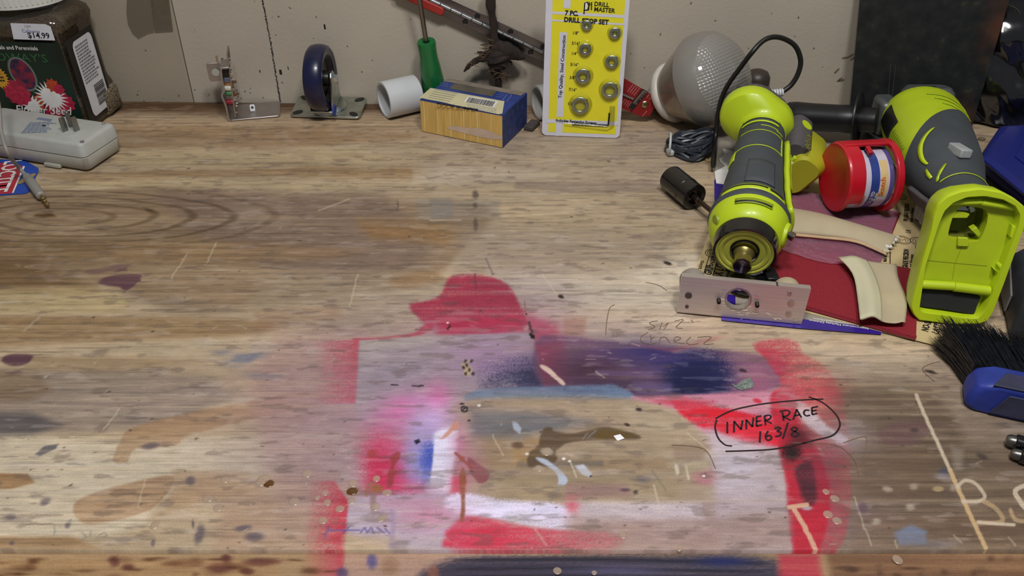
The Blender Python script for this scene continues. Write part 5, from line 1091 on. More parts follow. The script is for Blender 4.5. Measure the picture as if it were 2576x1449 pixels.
# ---- hank of dark wire held by a white tie
hc = P(1735, 359, .010); wk = thing('wire_hank', 'hank of dark blue-black wire bundled with a white cable tie', 'wire', TR(hc.x, hc.y, 0) @ RZ(8))
m_wire = mat('navy_wire', (38, 42, 52), .38, var=.2, vscale=60, spec=.6)
rg = random.Random(21); k = mpp(hc)
for i in range(24):
    a_, b_ = rg.uniform(47, 57)*k, (5+1.65*i+rg.uniform(-2, 2))*k*1.5; oz = .003 + .0135*math.cos(i/24*PI*.5)*rg.uniform(.5, 1) + rg.uniform(0, .001); pts = []
    rx_, ry_ = rg.uniform(-.12, .12), rg.uniform(-6, 6)*k
    n = 26
    for j in range(n+1):
        t_ = 2*PI*j/n; x = a_*math.cos(t_); y_ = b_*math.sin(t_); pin = 1 - .62*max(0, -math.cos(t_))**2
        pts.append((x + ry_, (y_*pin) + x*rx_*.4, max(.0022, oz + .0045*math.sin(t_*2+i) + .004*math.cos(t_)*rg.uniform(.6, 1))))
    MB().tube(pts, .0020, 7).obj('wire_turn', m_wire, wk)
tl_ = MB().tube([(-.0235+.0075*math.cos(t_)*.5, -.003+.0125*math.cos(t_), .0122+.0105*math.sin(t_)) for t_ in [2*PI*j/20 for j in range(21)]], .0013, 8).obj('cable_tie', mat('white_tie', (188, 192, 190), .4, sub=.1), wk)
e_ = wk.matrix_world.inverted() @ P(1686, 380, .005); MB().box((.007, .010, .006), (e_.x, e_.y, .004), None).obj('tie_head', mat('white_tie', (188, 192, 190)), wk, bevel=.0015)

# ---- papers under the tools, bottom to top
def sheet(name, label, cat, poly, z, m, th=.0004, group=None, bend=None):
    cx, cy = sum(p[0] for p in poly)/len(poly), sum(p[1] for p in poly)/len(poly); c = P(cx, cy, z)
    t = thing(name, label, cat, TR(c.x, c.y, z), group)
    pts = [P(px, py, z) - c for px, py in poly]
    MB().prism([(p.x, p.y) for p in pts], th).obj('sheet', m, t, smooth=False)
    return t, Sheet(TR(c.x, c.y, z+th))
m_card = mat('grey_cardboard', (150, 142, 130), .75, var=.06, vscale=30); m_purp = mat('purple_print', (50, 28, 132), .35, var=.08, coat=.3); m_kraft = mat('kraft_paper', (196, 174, 128), .75, var=.05, vscale=18)
m_sand = mat('red_abrasive', (140, 26, 40), .9, var=.12, vscale=900, bump=.5, bscale=3500); m_sand2 = mat('dark_red_abrasive', (124, 24, 38), .9, var=.12, vscale=900, bump=.5, bscale=3500)
m_beige = mat('beige_paper', (182, 168, 138), .75, var=.05, vscale=40); m_cream2 = mat('cream_paper', (196, 190, 160), .75, var=.04, vscale=30)
pk, ps = sheet('sandpaper_package', 'opened grey and purple cardboard sandpaper package lying under everything', 'package', [(1797, 290), (1798, 540), (1815, 806), (2010, 826), (2216, 842), (2250, 720), (2240, 330)], .0004, m_card, .0008)
zf = TR(0, 0, .0008+.0002)
flat('purple_edge', ps.pts([(1797, 452), (1798, 560), (1815, 806), (2010, 826), (2216, 842), (2218, 826), (2010, 802), (1850, 788), (1850, 452)]), m_purp, pk, zf)
flat('white_tear', ps.pts([(1818, 374), (1845, 382), (1850, 430), (1845, 468), (1802, 462), (1797, 432), (1815, 424), (1824, 418), (1812, 408), (1809, 400), (1818, 394), (1822, 388)]), m_wprint, pk, zf, .0002)
q0, q1 = ps(2200, 832), ps(2020, 806); rot = math.degrees(math.atan2(q1[1]-q0[1], q1[0]-q0[0]))
for i, s_ in enumerate(('Dist. by:', '3M Construction and Home', 'Improvement Markets Division')): text(s_, .0036, m_wprint, pk, zf @ TR(q0[0]-.004, q0[1]+.0030*(-i)+.009, .0003) @ RZ(rot), .01, 1.0)
q0, q1 = ps(2005, 812), ps(1830, 798); text('U.S. Patent Pending. Patents Pending on F', .0026, m_wprint, pk, zf @ TR(*ps(2010, 812), .0003) @ RZ(math.degrees(math.atan2(q1[1]-q0[1], q1[0]-q0[0]))), 0, 1.05)
kp, ks_ = sheet('kraft_sheet', 'tan kraft-backed sandpaper sheet printed with black lettering, spread under the tools', 'sandpaper', [(1826, 470), (1736, 716), (2040, 790), (2364, 872), (2410, 700), (2420, 440), (2180, 420)], .0014, m_kraft)
zk = TR(0, 0, .0004+.0002)
def ktext(s_, p0, p1, h, bold=.01, sx_=1.0, par=kp, sh=ks_, z_=zk, m=m_print):
    a, b_ = sh(*p0), sh(*p1); return text(s_, h, m, par, z_ @ TR(a[0], a[1], .0001) @ RZ(math.degrees(math.atan2(b_[1]-a[1], b_[0]-a[0]))), bold, sx_)
def kline(p0, p1, w_=.0007): MB().ribbon(ks_.pts([p0, p1]), w_, zk, .0001).obj('printed_rule', m_print, kp, smooth=False)
def kring(px, py, r):
    c = ks_(px, py); b = MB()
    b.ribbon([(c[0]+r*math.cos(2*PI*i/28), c[1]+r*math.sin(2*PI*i/28)) for i in range(29)], .0006, zk, .0001); b.ribbon([(c[0]+r*.72*math.cos(2*PI*i/28), c[1]+r*.72*math.sin(2*PI*i/28)) for i in range(29)], .0004, zk, .0001)
    b.ribbon([(c[0]-r*.4, c[1]-r*.3), (c[0]-r*.35, c[1]+r*.35), (c[0], c[1]-r*.1), (c[0]+r*.4, c[1]+r*.3), (c[0]+r*.35, c[1]-r*.35)], .0006, zk, .0001)
    b.obj('grip_logo', m_print, kp, smooth=False)
ktext('d Abrasives', (1757, 700), (1770, 660), .0060, .01); kline((1765, 705), (1784, 645)); ktext('P GRIP', (1786, 702), (1796, 668), .0088, .03, .8); ktext('BACKING', (1793, 671), (1799, 650), .0052, .02); kline((1790, 706), (1805, 652))
ktext('OX LONG', (1812, 706), (1826, 660), .0110, .03, .75); kline((1822, 700), (1832, 672)); kring(1793, 638, .0066); ktext('Abrasives', (1788, 588), (1798, 560), .005, .01); kline((1800, 590), (1808, 560))
for (py0) in (0,):
    kring(2270, 604, .0070); kring(2311, 608, .0072); kring(2262, 494, .0066)
    ktext('LR', (2290, 588), (2292, 574), .0060, .01); ktext('GRADE PRECISION', (2283, 676), (2287, 618), .0062, .03, .62); ktext('ned Abrasives', (2296, 674), (2300, 634), .0050, .02, .8); kline((2303, 678), (2303, 618), .0005); ktext('NO-SLIP GRIP', (2317, 676), (2318, 628), .0060, .03, .7)
    ktext('PRO GRADE PRECISION', (2283, 558), (2288, 502), .0056, .03, .60); ktext('Advanced Abrasives', (2296, 560), (2300, 518), .0044, .02, .8); ktext('NO-SLIP', (2316, 558), (2320, 528), .0060, .03, .8)
    kline((2239, 672), (2239, 634), .0008); ktext('Made in U.S.A.', (2230, 660), (2232, 636), .0044, .01, .7); kline((2237, 540), (2238, 512), .0008)
    ktext('NO-SLIP', (2334, 836), (2344, 806), .0072, .03, .8); kline((2350, 834), (2358, 808), .0006); ktext('LASTS', (2361, 842), (2370, 812), .0076, .02, .85); kline((2384, 846), (2390, 818), .0006)
kline((2035, 466), (2040, 452), .001); ktext('NO-SLIP', (2006, 486), (2030, 474), .006, .02)
grp = None
sheet('abrasive_sheet', 'dark red sandpaper sheet at the back, under the tape dispenser', 'sandpaper', [(1930, 462), (2266, 536), (2214, 664), (1900, 606)], .0022, m_sand2, group='red sandpaper sheets')
sheet('abrasive_sheet', 'dark red sandpaper sheet showing a thin edge under the front red sheet', 'sandpaper', [(1915, 640), (2200, 690), (2306, 846), (2303, 856), (2030, 780), (1900, 740)], .0026, m_sand2, group='red sandpaper sheets')
sheet('abrasive_sheet', 'red sandpaper sheet in front, carrying the torn beige paper', 'sandpaper', [(1940, 612), (2311, 680), (2304, 850), (2026, 770), (1905, 732)], .0031, m_sand, group='red sandpaper sheets')
# crinkled clear film over the red sheets
fl = P(2090, 570, .005); m_film = film('crinkled_film', (1, .95, .97), .10, .14, .26, (200, 150, 180), bump=.55, bscale=120)
t = thing('plastic_film', 'crinkled clear plastic film spread over the red sandpaper sheets', 'plastic wrap', TR(fl.x, fl.y, .0042))
fo = [(1975, 468), (2258, 528), (2236, 600), (2215, 660), (2170, 664), (2130, 667), (2090, 661), (2040, 654), (2000, 640), (1960, 628), (1936, 618)]
fs_ = Sheet(TR(fl.x, fl.y, .0042)); up_, lo_ = [fs_(1962, 466), fs_(2100, 500), fs_(2262, 530)], [fs_(1936, 618), fs_(2040, 655), fs_(2130, 668), fs_(2218, 662)]
U_, L_ = spline([(a, b_) for a, b_ in up_], 14), spline([(a, b_) for a, b_ in lo_], 9)
def fpt(u, v):
    a = U_[min(int(u*(len(U_)-1)), len(U_)-1)]; b_ = L_[min(int(u*(len(L_)-1)), len(L_)-1)]; p = a.lerp(b_, v)
    n_ = mnoise.noise(Vector((p.x*70, p.y*70, 3)))+.6*mnoise.noise(Vector((p.x*180, p.y*150, 9))); return (p.x, p.y + .0012*mnoise.noise(Vector((p.x*200, 0, 1))), .0006 + .0012*abs(n_))
MB().grid(29, 22, fpt).obj('film', m_film, t)
# beige paper strips
def curl(name, label, topl, botl, hmax, m, th=.0006, ends=True, prof=None, inner=None):
    c = P(*[sum(v)/2 for v in zip(topl[len(topl)//2], botl[len(botl)//2])], .0045); t = thing(name, label, 'paper strip', TR(c.x, c.y, .0074), 'beige paper strips'); z0 = .0076
    A = spline([tuple(P(px, py, z0+.003)-c)[:2] for px, py in topl], 8); B = spline([tuple(P(px, py, z0+.001)-c)[:2] for px, py in botl], 8)
    def f(u, v):
        i = min(int(u*(len(A)-1)+.5), len(A)-1); p = A[i].lerp(B[min(int(u*(len(B)-1)+.5), len(B)-1)], v)
        return (p.x, p.y, prof(u, v)*hmax + .0006)
    MB().grid(len(A), 15, f).obj('paper', m, t, solid=th); return t, f
s1_, f1_ = curl('paper_strip', 'long folded beige paper strip lying across the film between the two tools', [(1940, 512), (1990, 520), (2060, 532), (2150, 556), (2262, 588)], [(1940, 578), (1990, 584), (2060, 590), (2150, 602), (2228, 636)], .0075, m_beige, prof=lambda u, v: (math.sin(PI*min(v*1.02, 1))**.7)*(.75+.25*math.sin(u*5)))
MB().grid(30, 4, lambda u, v: (lambda p: (p[0], p[1]-.001-.0022*v-.002*math.sin(PI*u), .0004+.0016*(1-v)))(f1_(u, 1.0))).obj('lower_fold', mat('fold_paper', (190, 158, 122), .75), s1_, solid=.0005)
rg = random.Random(31); tb = []
for i in range(5):
    p = f1_(1.0, .15+.19*i); MB().box((.0055, .0042, .0020), (p[0]-.001, p[1], p[2]*.75), None).obj('torn_flake', m_wprint if i % 2 else m_cream2, s1_, bevel=.0004)
s2_, f2_ = curl('paper_strip', 'torn curled beige paper piece lying on the front red sandpaper sheet', [(2112, 650), (2146, 690), (2160, 740), (2166, 806)], [(2256, 664), (2260, 700), (2280, 756), (2276, 814)], .010, m_beige, prof=lambda u, v: .25*abs(math.sin(3*u+1))*(1-v) + (math.exp(-((v-.24)/.20)**2))*.50*(.75+.25*u) + .22*math.exp(-((v-.95)/.10)**2)*u)
MB().grid(16, 12, lambda u, v: (lambda p: (p[0]-.0004, p[1], p[2]+.0008))(f2_(u, -.02+.50*v))).obj('curled_fold', m_cream2, s2_, solid=.0005)

# ---- rotary cutting tool (battery pack at the back, nose to the camera)
N, BK = P(1872, 639, .0345), P(1917, 334, .0600); ax = (N-BK).normalized(); L = (N-BK).length; M = frame(BK, ax)
rt = thing('rotary_tool', 'lime and grey cordless rotary tool lying with its nose behind the aluminium plate', 'power tool', M)
Q = L/.181
def zm(z): return z*1.1045 if z < .11 else z + .0115
RP = [(-.004, .0218), (.02, .0218), (.04, .0234), (.07, .0248), (.10, .0270), (.12, .0292), (.135, .0318), (.143, .0334), (.150, .0334), (.158, .0324), (.166, .0292), (.172, .027)]
def rad(z):
    z /= Q
    for (a, ra), (b_, rb) in zip(RP, RP[1:]):
        if z <= b_: t_ = (z-a)/(b_-a); t_ = t_*t_*(3-2*t_); return ra + (rb-ra)*t_
    return RP[-1][1]
def patch(z0, z1, a0, a1, dr, nz_=6, na=20, zfun=None):
    def f(u, v):
        a = R(a0+(a1-a0)*u); z = zm(z0+(z1-z0)*v)*Q
        if zfun: z += zfun(a0+(a1-a0)*u)*Q
        r = rad(z)+dr; return (r*math.cos(a), r*math.sin(a), z)
    return MB().grid(na, nz_, f)
def solidpatch(name, m, *a, th=.0006, **k): return patch(*a, **k).obj(name, m, rt, solid=th)
zs = [-.004+.006*i for i in range(23)]
MB().lathe([(rad(z*Q), z*Q) for z in zs if z <= .1285], 48, None).obj('grip_sleeve', m_rub, rt)
MB().lathe([(rad(.1275*Q)-.0006, .1275*Q), (rad(.1305*Q), .129*Q), (rad(.1375*Q)+.0006, .137*Q), (.0344, .139*Q), (.0346, .1435*Q), (.0336, .145*Q)], 48).obj('front_band', m_rub, rt)
MB().lathe([(.0334, .1435*Q), (.0336, .146*Q), (.0328, .1535*Q), (.0304, .1615*Q), (.0272, .167*Q), (.0262, .1675*Q)], 48).obj('nose_housing', m_lime, rt)
MB().lathe([(.0258, .158*Q), (.0266, .1585*Q), (.0262, .176*Q), (.0254, L), (.0236, L+.0004), (.0232, L-.002), (.0232, .162*Q)], 48, None, False, False).obj('black_collar', m_gloss, rt)
MB().lathe([(.0240, L-.0002), (.0224, L-.0001), (.0212, L-.0012), (.0200, L-.0006), (.0182, L-.0010), (.0172, L-.0022), (.0150, L-.0018), (.0122, L-.0024), (.0110, L-.005), (.0001, L-.005)], 48, None, False, False).obj('nose_face', mat('dusty_lime', (172, 172, 66), .6, var=.08), rt, angle=25)
MB().lathe([(.0116, L-.004), (.0116, L-.0014), (.0104, L-.0012), (.0102, L-.005)], 32, None, False, False).obj('bore_ring', m_gloss, rt)
MB().lathe([(.0098, L-.011), (.0098, L-.0045), (.0085, L-.002), (.0070, L+.001), (.0068, L+.010), (.0040, L+.0115), (.0018, L+.0116), (.0001, L+.0116)], 32, TR(0, -.004, 0)).obj('collet', mat('collet_steel', (196, 180, 110), .30, .9, var=.2), rt)
MB().lathe([(.0078, L+.0105), (.0074, L+.0125), (.0030, L+.0130), (.0001, L+.0130)], 8, TR(0, -.0050, 0)).obj('collet_nut', mat('dark_chrome', (96, 84, 92), .2, 1.0), rt)
MB().box((.0020, .010, .0016), (0, -.0050, L+.0132)).obj('cutter_bit', m_bright, rt)
# lime accents on the sleeve
for (z0, a0, a1) in ((.0070, 52, 150), (.0135, 55, 152)): solidpatch('accent_rib', m_lime, z0, z0+.0022, a0, a1, .0009, nz_=3, na=24)
solidpatch('accent_line', m_lime, .0205, .0212, 55, 100, .0004, nz_=2); solidpatch('accent_line', m_lime, .0225, .0234, 38, 60, .0005, nz_=2)
for (z0, z1, a0, a1) in ((.0290, .0296, 42, 150), (.0535, .0543, 40, 160)): solidpatch('panel_line', m_lime, z0, z1, a0, a1, .0003, nz_=2, na=26)
solidpatch('panel_line', m_lime, .029, .0543, 39, 43, .0003, nz_=8, na=3)
solidpatch('accent_tip', m_lime, .053, .066, 150, 176, .0006, nz_=5, na=8)
solidpatch('grip_pad', m_rub, .076, .110, 60, 112, .0007, nz_=6, na=16)
# vent window, slot
solidpatch('vent_window', m_lime, .1155, .1245, 38, 148, .0006, nz_=4, na=30); solidpatch('vent_gap', m_dark, .1175, .1215, 44, 70, .0010, nz_=3, na=12); solidpatch('vent_gap', m_dark, .1178, .1196, 74, 146, .0010, nz_=3, na=24)
solidpatch('slot_recess', mat('lime_recess', (138, 156, 24), .5), .1395, .1450, 64, 118, .0005, nz_=3, na=18); solidpatch('cooling_slot', m_jet, .1425, .1440, 66, 118, .0009, nz_=3, na=18)
# side panel with switch along the right
solidpatch('side_panel', m_lime, .026, .125, -46, 30, .0030, nz_=18, na=12, th=.0044, zfun=lambda a: 0)
b = MB()
for i in range(16): a = -26+2*0; b.grid(6, 2, lambda u, v, i=i: (lambda z, an: ((rad(z)+.0058)*math.cos(an), (rad(z)+.0058)*math.sin(an), z))(zm(.036+.0030*i+.0012*v + .004*u)*Q, R(-16+34*u)))
b.obj('grip_ridges', m_lime, rt, kind='stuff', solid=.0004)
pnl = solidpatch('name_plate', m_jet, .080, .116, -10, 8, .0056, nz_=8, na=6, th=.0008)
zt = zm(.0865)*Q; text('RYOBI', .0074, m_gprint, pnl, Matrix.Translation((rad(zt)+.0064, -.0026, zt)) @ Matrix(((0, 0, 1, 0), (0, 1, 0, 0), (1, 0, 0, 0), (0, 0, 0, 1))) @ Matrix.Diagonal((1, 1, 1, 1)), .02, 1.0)
MB().lathe([(.0115, 0), (.0110, .003), (.0085, .0045), (.0001, .0050)], 24, TR(.0285, .004, .1545*Q) @ RY(78)).obj('lock_boss', m_lime, rt)
MB().lathe([(.0024, 0), (.0024, .005), (.0036, .0055), (.0036, .0095), (.0001, .0100)], 14, TR(.0280, .0100, .1575*Q) @ RY(60)).obj('lock_pin', mat('pin_steel', (150, 140, 130), .2, 1.0), rt)
MB().lathe([(.0052, 0), (.0048, .0022), (.0001, .0030)], 18, TR(-.0265, .0120, .1605*Q) @ RY(-60)).obj('screw_recess', mat('lime_recess', (138, 156, 24)), rt)
# foot and battery, rolled about the axis
RO = RZ(-31)
def fr(w_, h_, r, z, cx=0, cy=0): return [(x, y, z) for x, y in rrect(w_, h_, r, 8, cx, cy)]
FX = -.0085
MB().rings([fr(.064, .048, .0235, -.024, FX), fr(.070, .054, .0265, -.022, FX), fr(.0735, .0575, .0285, -.019, FX), fr(.0745, .0585, .0290, -.010, FX), fr(.0735, .0570, .0283, -.0065, FX), fr(.0710, .0545, .027, -.0045, FX), fr(.0520, .0495, .0245, .0010, -.003), fr(.0480, .047, .0234, .0030, -.001), fr(.0445, .0445, .0222, .0080)], M=RO).obj('battery_foot', m_lime, rt, angle=34)
MB().rings([fr(.056, .042, .0205, -.034, FX), fr(.062, .049, .024, -.032, FX), fr(.062, .049, .024, -.023, FX)], M=RO).obj('foot_base', m_rub2, rt)
MB().rings([fr(.016, .046, .006, -.032, .0325, -.003), fr(.024, .056, .009, -.029, .0325, -.003), fr(.024, .056, .009, .012, .0325, -.003), fr(.018, .048, .008, .018, .0315, -.003)], M=RO).obj('battery_band', m_rub2, rt, angle=50)
bl = MB().rings([fr(.026, .038, .010, -.028, .051, -.003), fr(.035, .047, .012, -.024, .051, -.003), fr(.035, .047, .012, .016, .051, -.003), fr(.026, .040, .010, .024, .050, -.003)], M=RO).obj('battery_pack', m_yell, rt, angle=50)
text('RYOBI', .009, mat('olive_print', (120, 124, 40), .5), rt, RO @ TR(.032, .0254, -.002) @ RX(-90) @ RZ(-90), .02, 1.0)
MB().lathe([(.006, 0), (.006, .0004), (.0001, .0004)], 18, RO @ TR(.032, .0251, -.016) @ RX(-90)).obj('round_badge', m_lime, rt)
MB().box((.003, .012, .020), (.0345, .004, .012), RO).obj('release_latch', m_lime, rt, bevel=.001); MB().box((.0025, .006, .006), (.036, .002, .020), RO).obj('latch_tip', m_paperw, rt, bevel=.0008)
# depth foot in front of the nose
fo_ = P(1876, 702, .010); fl_ = M.inverted() @ fo_
fw = MI_ = rt.matrix_world.inverted(); UPM = fw @ TR(fo_.x, fo_.y, 0)
MB().lathe([(.0001, .0045), (.0175, .0045), (.0185, .006), (.0185, .010), (.0140, .0125), (.0120, .0120), (.0001, .0122)], 36, UPM).obj('depth_foot', m_gloss, rt)
MB().box((.010, .016, .012), (.020, -.002, .0106), UPM).obj('foot_bracket', m_jet, rt, bevel=.001)
MB().box((.012, .020, .008), (.004, .022, .0090), UPM).obj('foot_stem', m_jet, rt, bevel=.001)
low = min((rt.matrix_world @ Vector(v.co)).z for c in rt.children for v in c.data.vertices); rt.location.z += max(0, min(.002, .0042-low))

# ---- drilled aluminium plate standing on edge
p0, p1, p2, p3 = P(1703, 785, .0020), P(2016, 816, .0020), None, None
u = (p1-p0).normalized(); tb_ = hit(1703, 687, p0, Vector((0, 1, 0)).cross(Vector((1, 0, 0))).cross(u) if False else Vector((-u.y, u.x, -.06)).normalized())
n_ = Vector((u.y, -u.x, .07)).normalized(); v_ = n_.cross(u); M = Matrix((u, v_, n_)).transposed().to_4x4(); M.translation = p0
AP = Sheet(M); w0 = (p1-p0).length; h0_ = AP(1703, 694)[1]; hr = AP(2034, 726)[1]; wr = AP(2034, 726)[0]; apt = .0055
ap_ = thing('drilled_plate', 'drilled aluminium plate standing on edge in front of the tool nose', 'metal plate', M)
hx, hy_ = AP(1857, 753); hr_ = .0089
outer = [(0, 0), (w0, 0), (w0+.001, hr), (0, h0_)]
def ringpts(n=64):
    o_, i_ = [], []
    for k in range(n):
        a = 2*PI*k/n; dx_, dy_ = math.cos(a), math.sin(a); best = 9
        for (ax_, ay_), (bx2, by2) in zip(outer, outer[1:]+outer[:1]):
            ex, ey = bx2-ax_, by2-ay_; den = dx_*ey-dy_*ex
            if abs(den) < 1e-12: continue
            t_ = ((ax_-hx)*ey-(ay_-hy_)*ex)/den; s__ = ((ax_-hx)*dy_-(ay_-hy_)*dx_)/den
            if t_ > 0 and -1e-6 <= s__ <= 1+1e-6: best = min(best, t_)
        o_.append((hx+dx_*best, hy_+dy_*best)); i_.append((hx+dx_*hr_, hy_+dy_*hr_))
    return o_, i_
o_, i_ = ringpts(96)
# snap the nearest ray ends to the true corners
for cx, cy in outer:
    k = min(range(96), key=lambda k: (o_[k][0]-cx)**2+(o_[k][1]-cy)**2); o_[k] = (cx, cy)
MB().rings([[(x, y, 0) for x, y in o_], [(x, y, 0) for x, y in i_], [(x, y, -apt) for x, y in i_], [(x, y, -apt) for x, y in o_], [(x, y, 0) for x, y in o_]], False, False).obj('plate', m_alum, ap_, angle=30)
MB().lathe([(hr_+.0003, .0002), (hr_+.0016, .0002), (hr_+.0003, .0002)], 40, TR(hx, hy_, .0001), False, False).obj('bored_rim', m_bright, ap_)
rg = random.Random(17); b = MB()
for i in range(46):
    a = rg.uniform(0, 2*PI); rr_ = rg.uniform(hr_+.001, hr_+.0055) if i < 30 else rg.uniform(.012, .03); x, y = hx+rr_*math.cos(a), hy_ + rr_*math.sin(a)*.9
    if i >= 30: x, y = hx+rg.uniform(.0, .035), hy_-rg.uniform(.010, .015)
    b.poly(oval(rg.uniform(.0008, .0034), rg.uniform(.0003, .0009), 8, x, y, rg.uniform(-.6, .3)), None, .0002+i*.000002)
b.obj('burnish_marks', mat('burnished_metal', (236, 232, 236), .12, .85), ap_, smooth=False, kind='stuff')
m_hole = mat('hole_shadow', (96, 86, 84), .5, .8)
for (px, py, r) in ((1732, 743, .0028), (1728, 771, .0015), (1986, 738, .0018), (1984, 790, .0024), (2001, 804, .0016), (1990, 763, .0027)):
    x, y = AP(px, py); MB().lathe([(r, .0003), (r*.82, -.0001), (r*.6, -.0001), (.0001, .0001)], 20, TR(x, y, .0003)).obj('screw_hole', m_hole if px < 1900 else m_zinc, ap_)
for (px, py) in ((1808, 754), (1904, 763)):
    x, y = AP(px, py); MB().lathe([(.0017, 0), (.0017, .0042), (.0012, .0048), (.0008, .0048), (.0006, .0036), (.0001, .0036)], 14, TR(x, y, 0)).obj('roll_pin', mat('dark_pin', (66, 56, 54), .35, .8), ap_)
for (px, m__) in ((1748, m_card), (1996, m_beige)):
    x = AP(px, 700)[0]; yt_ = (h0_ if px < 1800 else hr)
    MB().lathe([(.0001, 0), (.0105, 0), (.0105, .0135), (.0100, .0142), (.0001, .0142)], 32, TR(x, yt_-.0128, -apt) @ RX(180)).obj('stand_off', m__, ap_)
cx = AP(1957, 712)[0]; MB().box((.0014, .0006, apt), (cx, hr*.5+h0_*.5+ (hr-h0_)*(.28), -apt/2)).obj('edge_notch', m_hole, ap_)

# ---- black knob on a rod
k0, k1, k2 = P(1697, 455, .0135), P(1748, 497, .0135), P(1806, 541, .0126); dk = (k1-k0); dk.z = 0; M = frame(k0, dk)
kn = thing('sanding_drum', 'black cylinder on a thin rod lying left of the rotary tool', 'drum', M); Lk = dk.length; e_ = Lk*.20
MB().lathe([(.0001, -e_), (.0120, -e_), (.0130, -e_+.001), (.0130, Lk*.55), (.0133, Lk*.56), (.0133, Lk*.62), (.0130, Lk*.63), (.0130, Lk-.001), (.0120, Lk), (.0075, Lk), (.0070, Lk-.004), (.0001, Lk-.004)], 40).obj('drum', m_gloss, kn, angle=30)
MB().lathe([(.0034, Lk-.004), (.0034, Lk+.006), (.0023, Lk+.007), (.0023, Lk+.034), (.0001, Lk+.034)], 16).obj('rod', mat('bronze_rod', (82, 68, 58), .35, .9), kn)

# ---- red tape dispenser
c = P(2090, 450, .0345); ax = Vector((math.cos(R(6)), math.sin(R(6)), 0)); M = frame(Vector((c.x+.001, c.y-.006, .0395)), ax, Vector((0, 0, 1)))   # x up, z along the axle
td = thing('tape_dispenser', 'red plastic dispenser holding a roll of clear tape printed blue and orange', 'tape dispenser', M)
m_red = mat('red_plastic', (184, 16, 34), .35, var=.07, vscale=40, coat=.2); TRd = .0325; WT = .050
MB().lathe([(.0001, .0), (.020, .0), (.024, -.0012), (TRd-.001, -.0012), (TRd, 0), (TRd, .0022), (TRd-.0022, .003), (.0001, .003)], 56).obj('side_cap', m_red, td)
dg = lambda a: R(a)
def shell_(a0, a1, z0, z1, r0, th, n=24): 
    b = MB(); return b.rings([[((r)*math.cos(R(a0+(a1-a0)*i/n)), (r)*math.sin(R(a0+(a1-a0)*i/n)), z) for (r, z) in ((r0, z0), (r0+th, z0), (r0+th, z1), (r0, z1))] for i in range(n+1)])
# angle: 0 = up, measured towards local y (front is negative y side)
sgn = 1 if (M.to_3x3() @ Vector((0, 1, 0))).y < 0 else -1
shell_(-70*sgn, 112*sgn, .001, .0140, TRd-.0022, .0022).obj('cover_shell', m_red, td, bevel=.0006)
shell_(-150*sgn, 200*sgn, WT-.0065, WT, TRd-.0035, .0050, 40).obj('hoop', m_red, td, bevel=.001)
shell_(-34*sgn, 2*sgn, .001, WT, TRd-.0018, .0028).obj('top_strap', m_red, td, bevel=.0006)
shell_(-150*sgn, -34*sgn, .001, WT, TRd-.0022, .0022).obj('back_wall', m_red, td, bevel=.0006)
shell_(5*sgn, 22*sgn, .020, .024, TRd-.003, .0035).obj('strap_web', m_red, td, bevel=.0004)
m_roll = mat('tape_roll_white', (196, 190, 206), .3, var=.05, coat=.6); TRr = .0280; tM = TR(-.0018, 0, 0)
roll = MB().lathe([(.018, .005), (TRr, .005), (TRr, WT-.007), (.018, WT-.007)], 56, tM, False, False).obj('tape_roll', m_roll, td, angle=30)
m_bband = mat('blue_band', (44, 62, 132), .3, coat=.6); m_oband = mat('orange_lettering', (206, 110, 60), .4)
for (z0, z1, m__) in ((.0215, .0295, m_bband), (.0390, .0430, mat('violet_band', (84, 74, 136), .3, coat=.6))): MB().lathe([(TRr+.0001, z0), (TRr+.0002, z0), (TRr+.0002, z1), (TRr+.0001, z1)], 56, tM, False, False).obj('printed_band', m__, roll)
def wraptext(s_, size, m, z, a_start, bold=.02):
    o = text(s_, size, m, roll, Matrix.Identity(4), bold)
    for v in o.data.vertices:
        x, y = v.co.x, v.co.y; a = R(a_start) - sgn*(-1)*x/TRr*(-1) if False else R(a_start) + sgn*(-x/TRr); v.co = Vector(((TRr+.0005)*math.cos(a)-.0018, (TRr+.0005)*math.sin(a), z - y))
wraptext('Scotch', .0066, m_oband, .0345, 98*sgn, .03); wraptext('22.2 YD', .0044, m_wprint, .0262, 118*sgn); wraptext('48 mm', .0036, m_wprint, .0292, 112*sgn); wraptext('Scotch', .0060, m_oband, .018, 130*sgn, .03)
shell_(28*sgn, 100*sgn, .0305, .0375, TRr+.00005, .0001, 20).obj('yellow_tint', mat('yellow_tint', (214, 186, 130), .3, coat=.6), roll, M=tM)

# ---- angle grinder without its battery, socket to the camera
C = [(2316, 284, .040, .0310), (2318, 302, .0405, .0405), (2332, 340, .0430, .0405), (2350, 380, .048, .0380), (2374, 430, .052, .0340), (2397, 466, .054, .0262), (2418, 496, .056, .0212), (2440, 540, .060, .0205)]
gw = [P(a, b_, z) for a, b_, z, r in C]; go = gw[2].copy(); go.z = 0
gr = thing('angle_grinder', 'lime and grey cordless angle grinder with empty battery socket and black side handle', 'power tool', TR(*go)); gl = lambda p: p - go
CS = spline([(*gl(p), c_[3]) if False else Vector((*gl(p),)).to_4d() for p, c_ in zip(gw, C)], 6); RS_ = []
for i in range(len(C)-1):
    for j in range(6): RS_.append(C[i][3] + (C[i+1][3]-C[i][3])*j/6)
RS_.append(C[-1][3]); CS = [v.to_3d() for v in CS]; NT = len(CS)-1
def gp(t_, a, dr=0):
    t_ = max(0, min(NT-1e-4, t_*NT)); i = int(t_); f = t_-i; p = CS[i].lerp(CS[i+1], f); r = RS_[i]*(1-f)+RS_[i+1]*f + dr
    d = (CS[min(i+2, NT)]-CS[max(i-1, 0)]).normalized(); x = Vector((0, 0, 1)).cross(d).normalized(); z = d.cross(x)      # x points to the picture's right
    if x.x < 0: x = -x
    return p + x*(r*math.cos(a)) + z*(r*.90*math.sin(a))
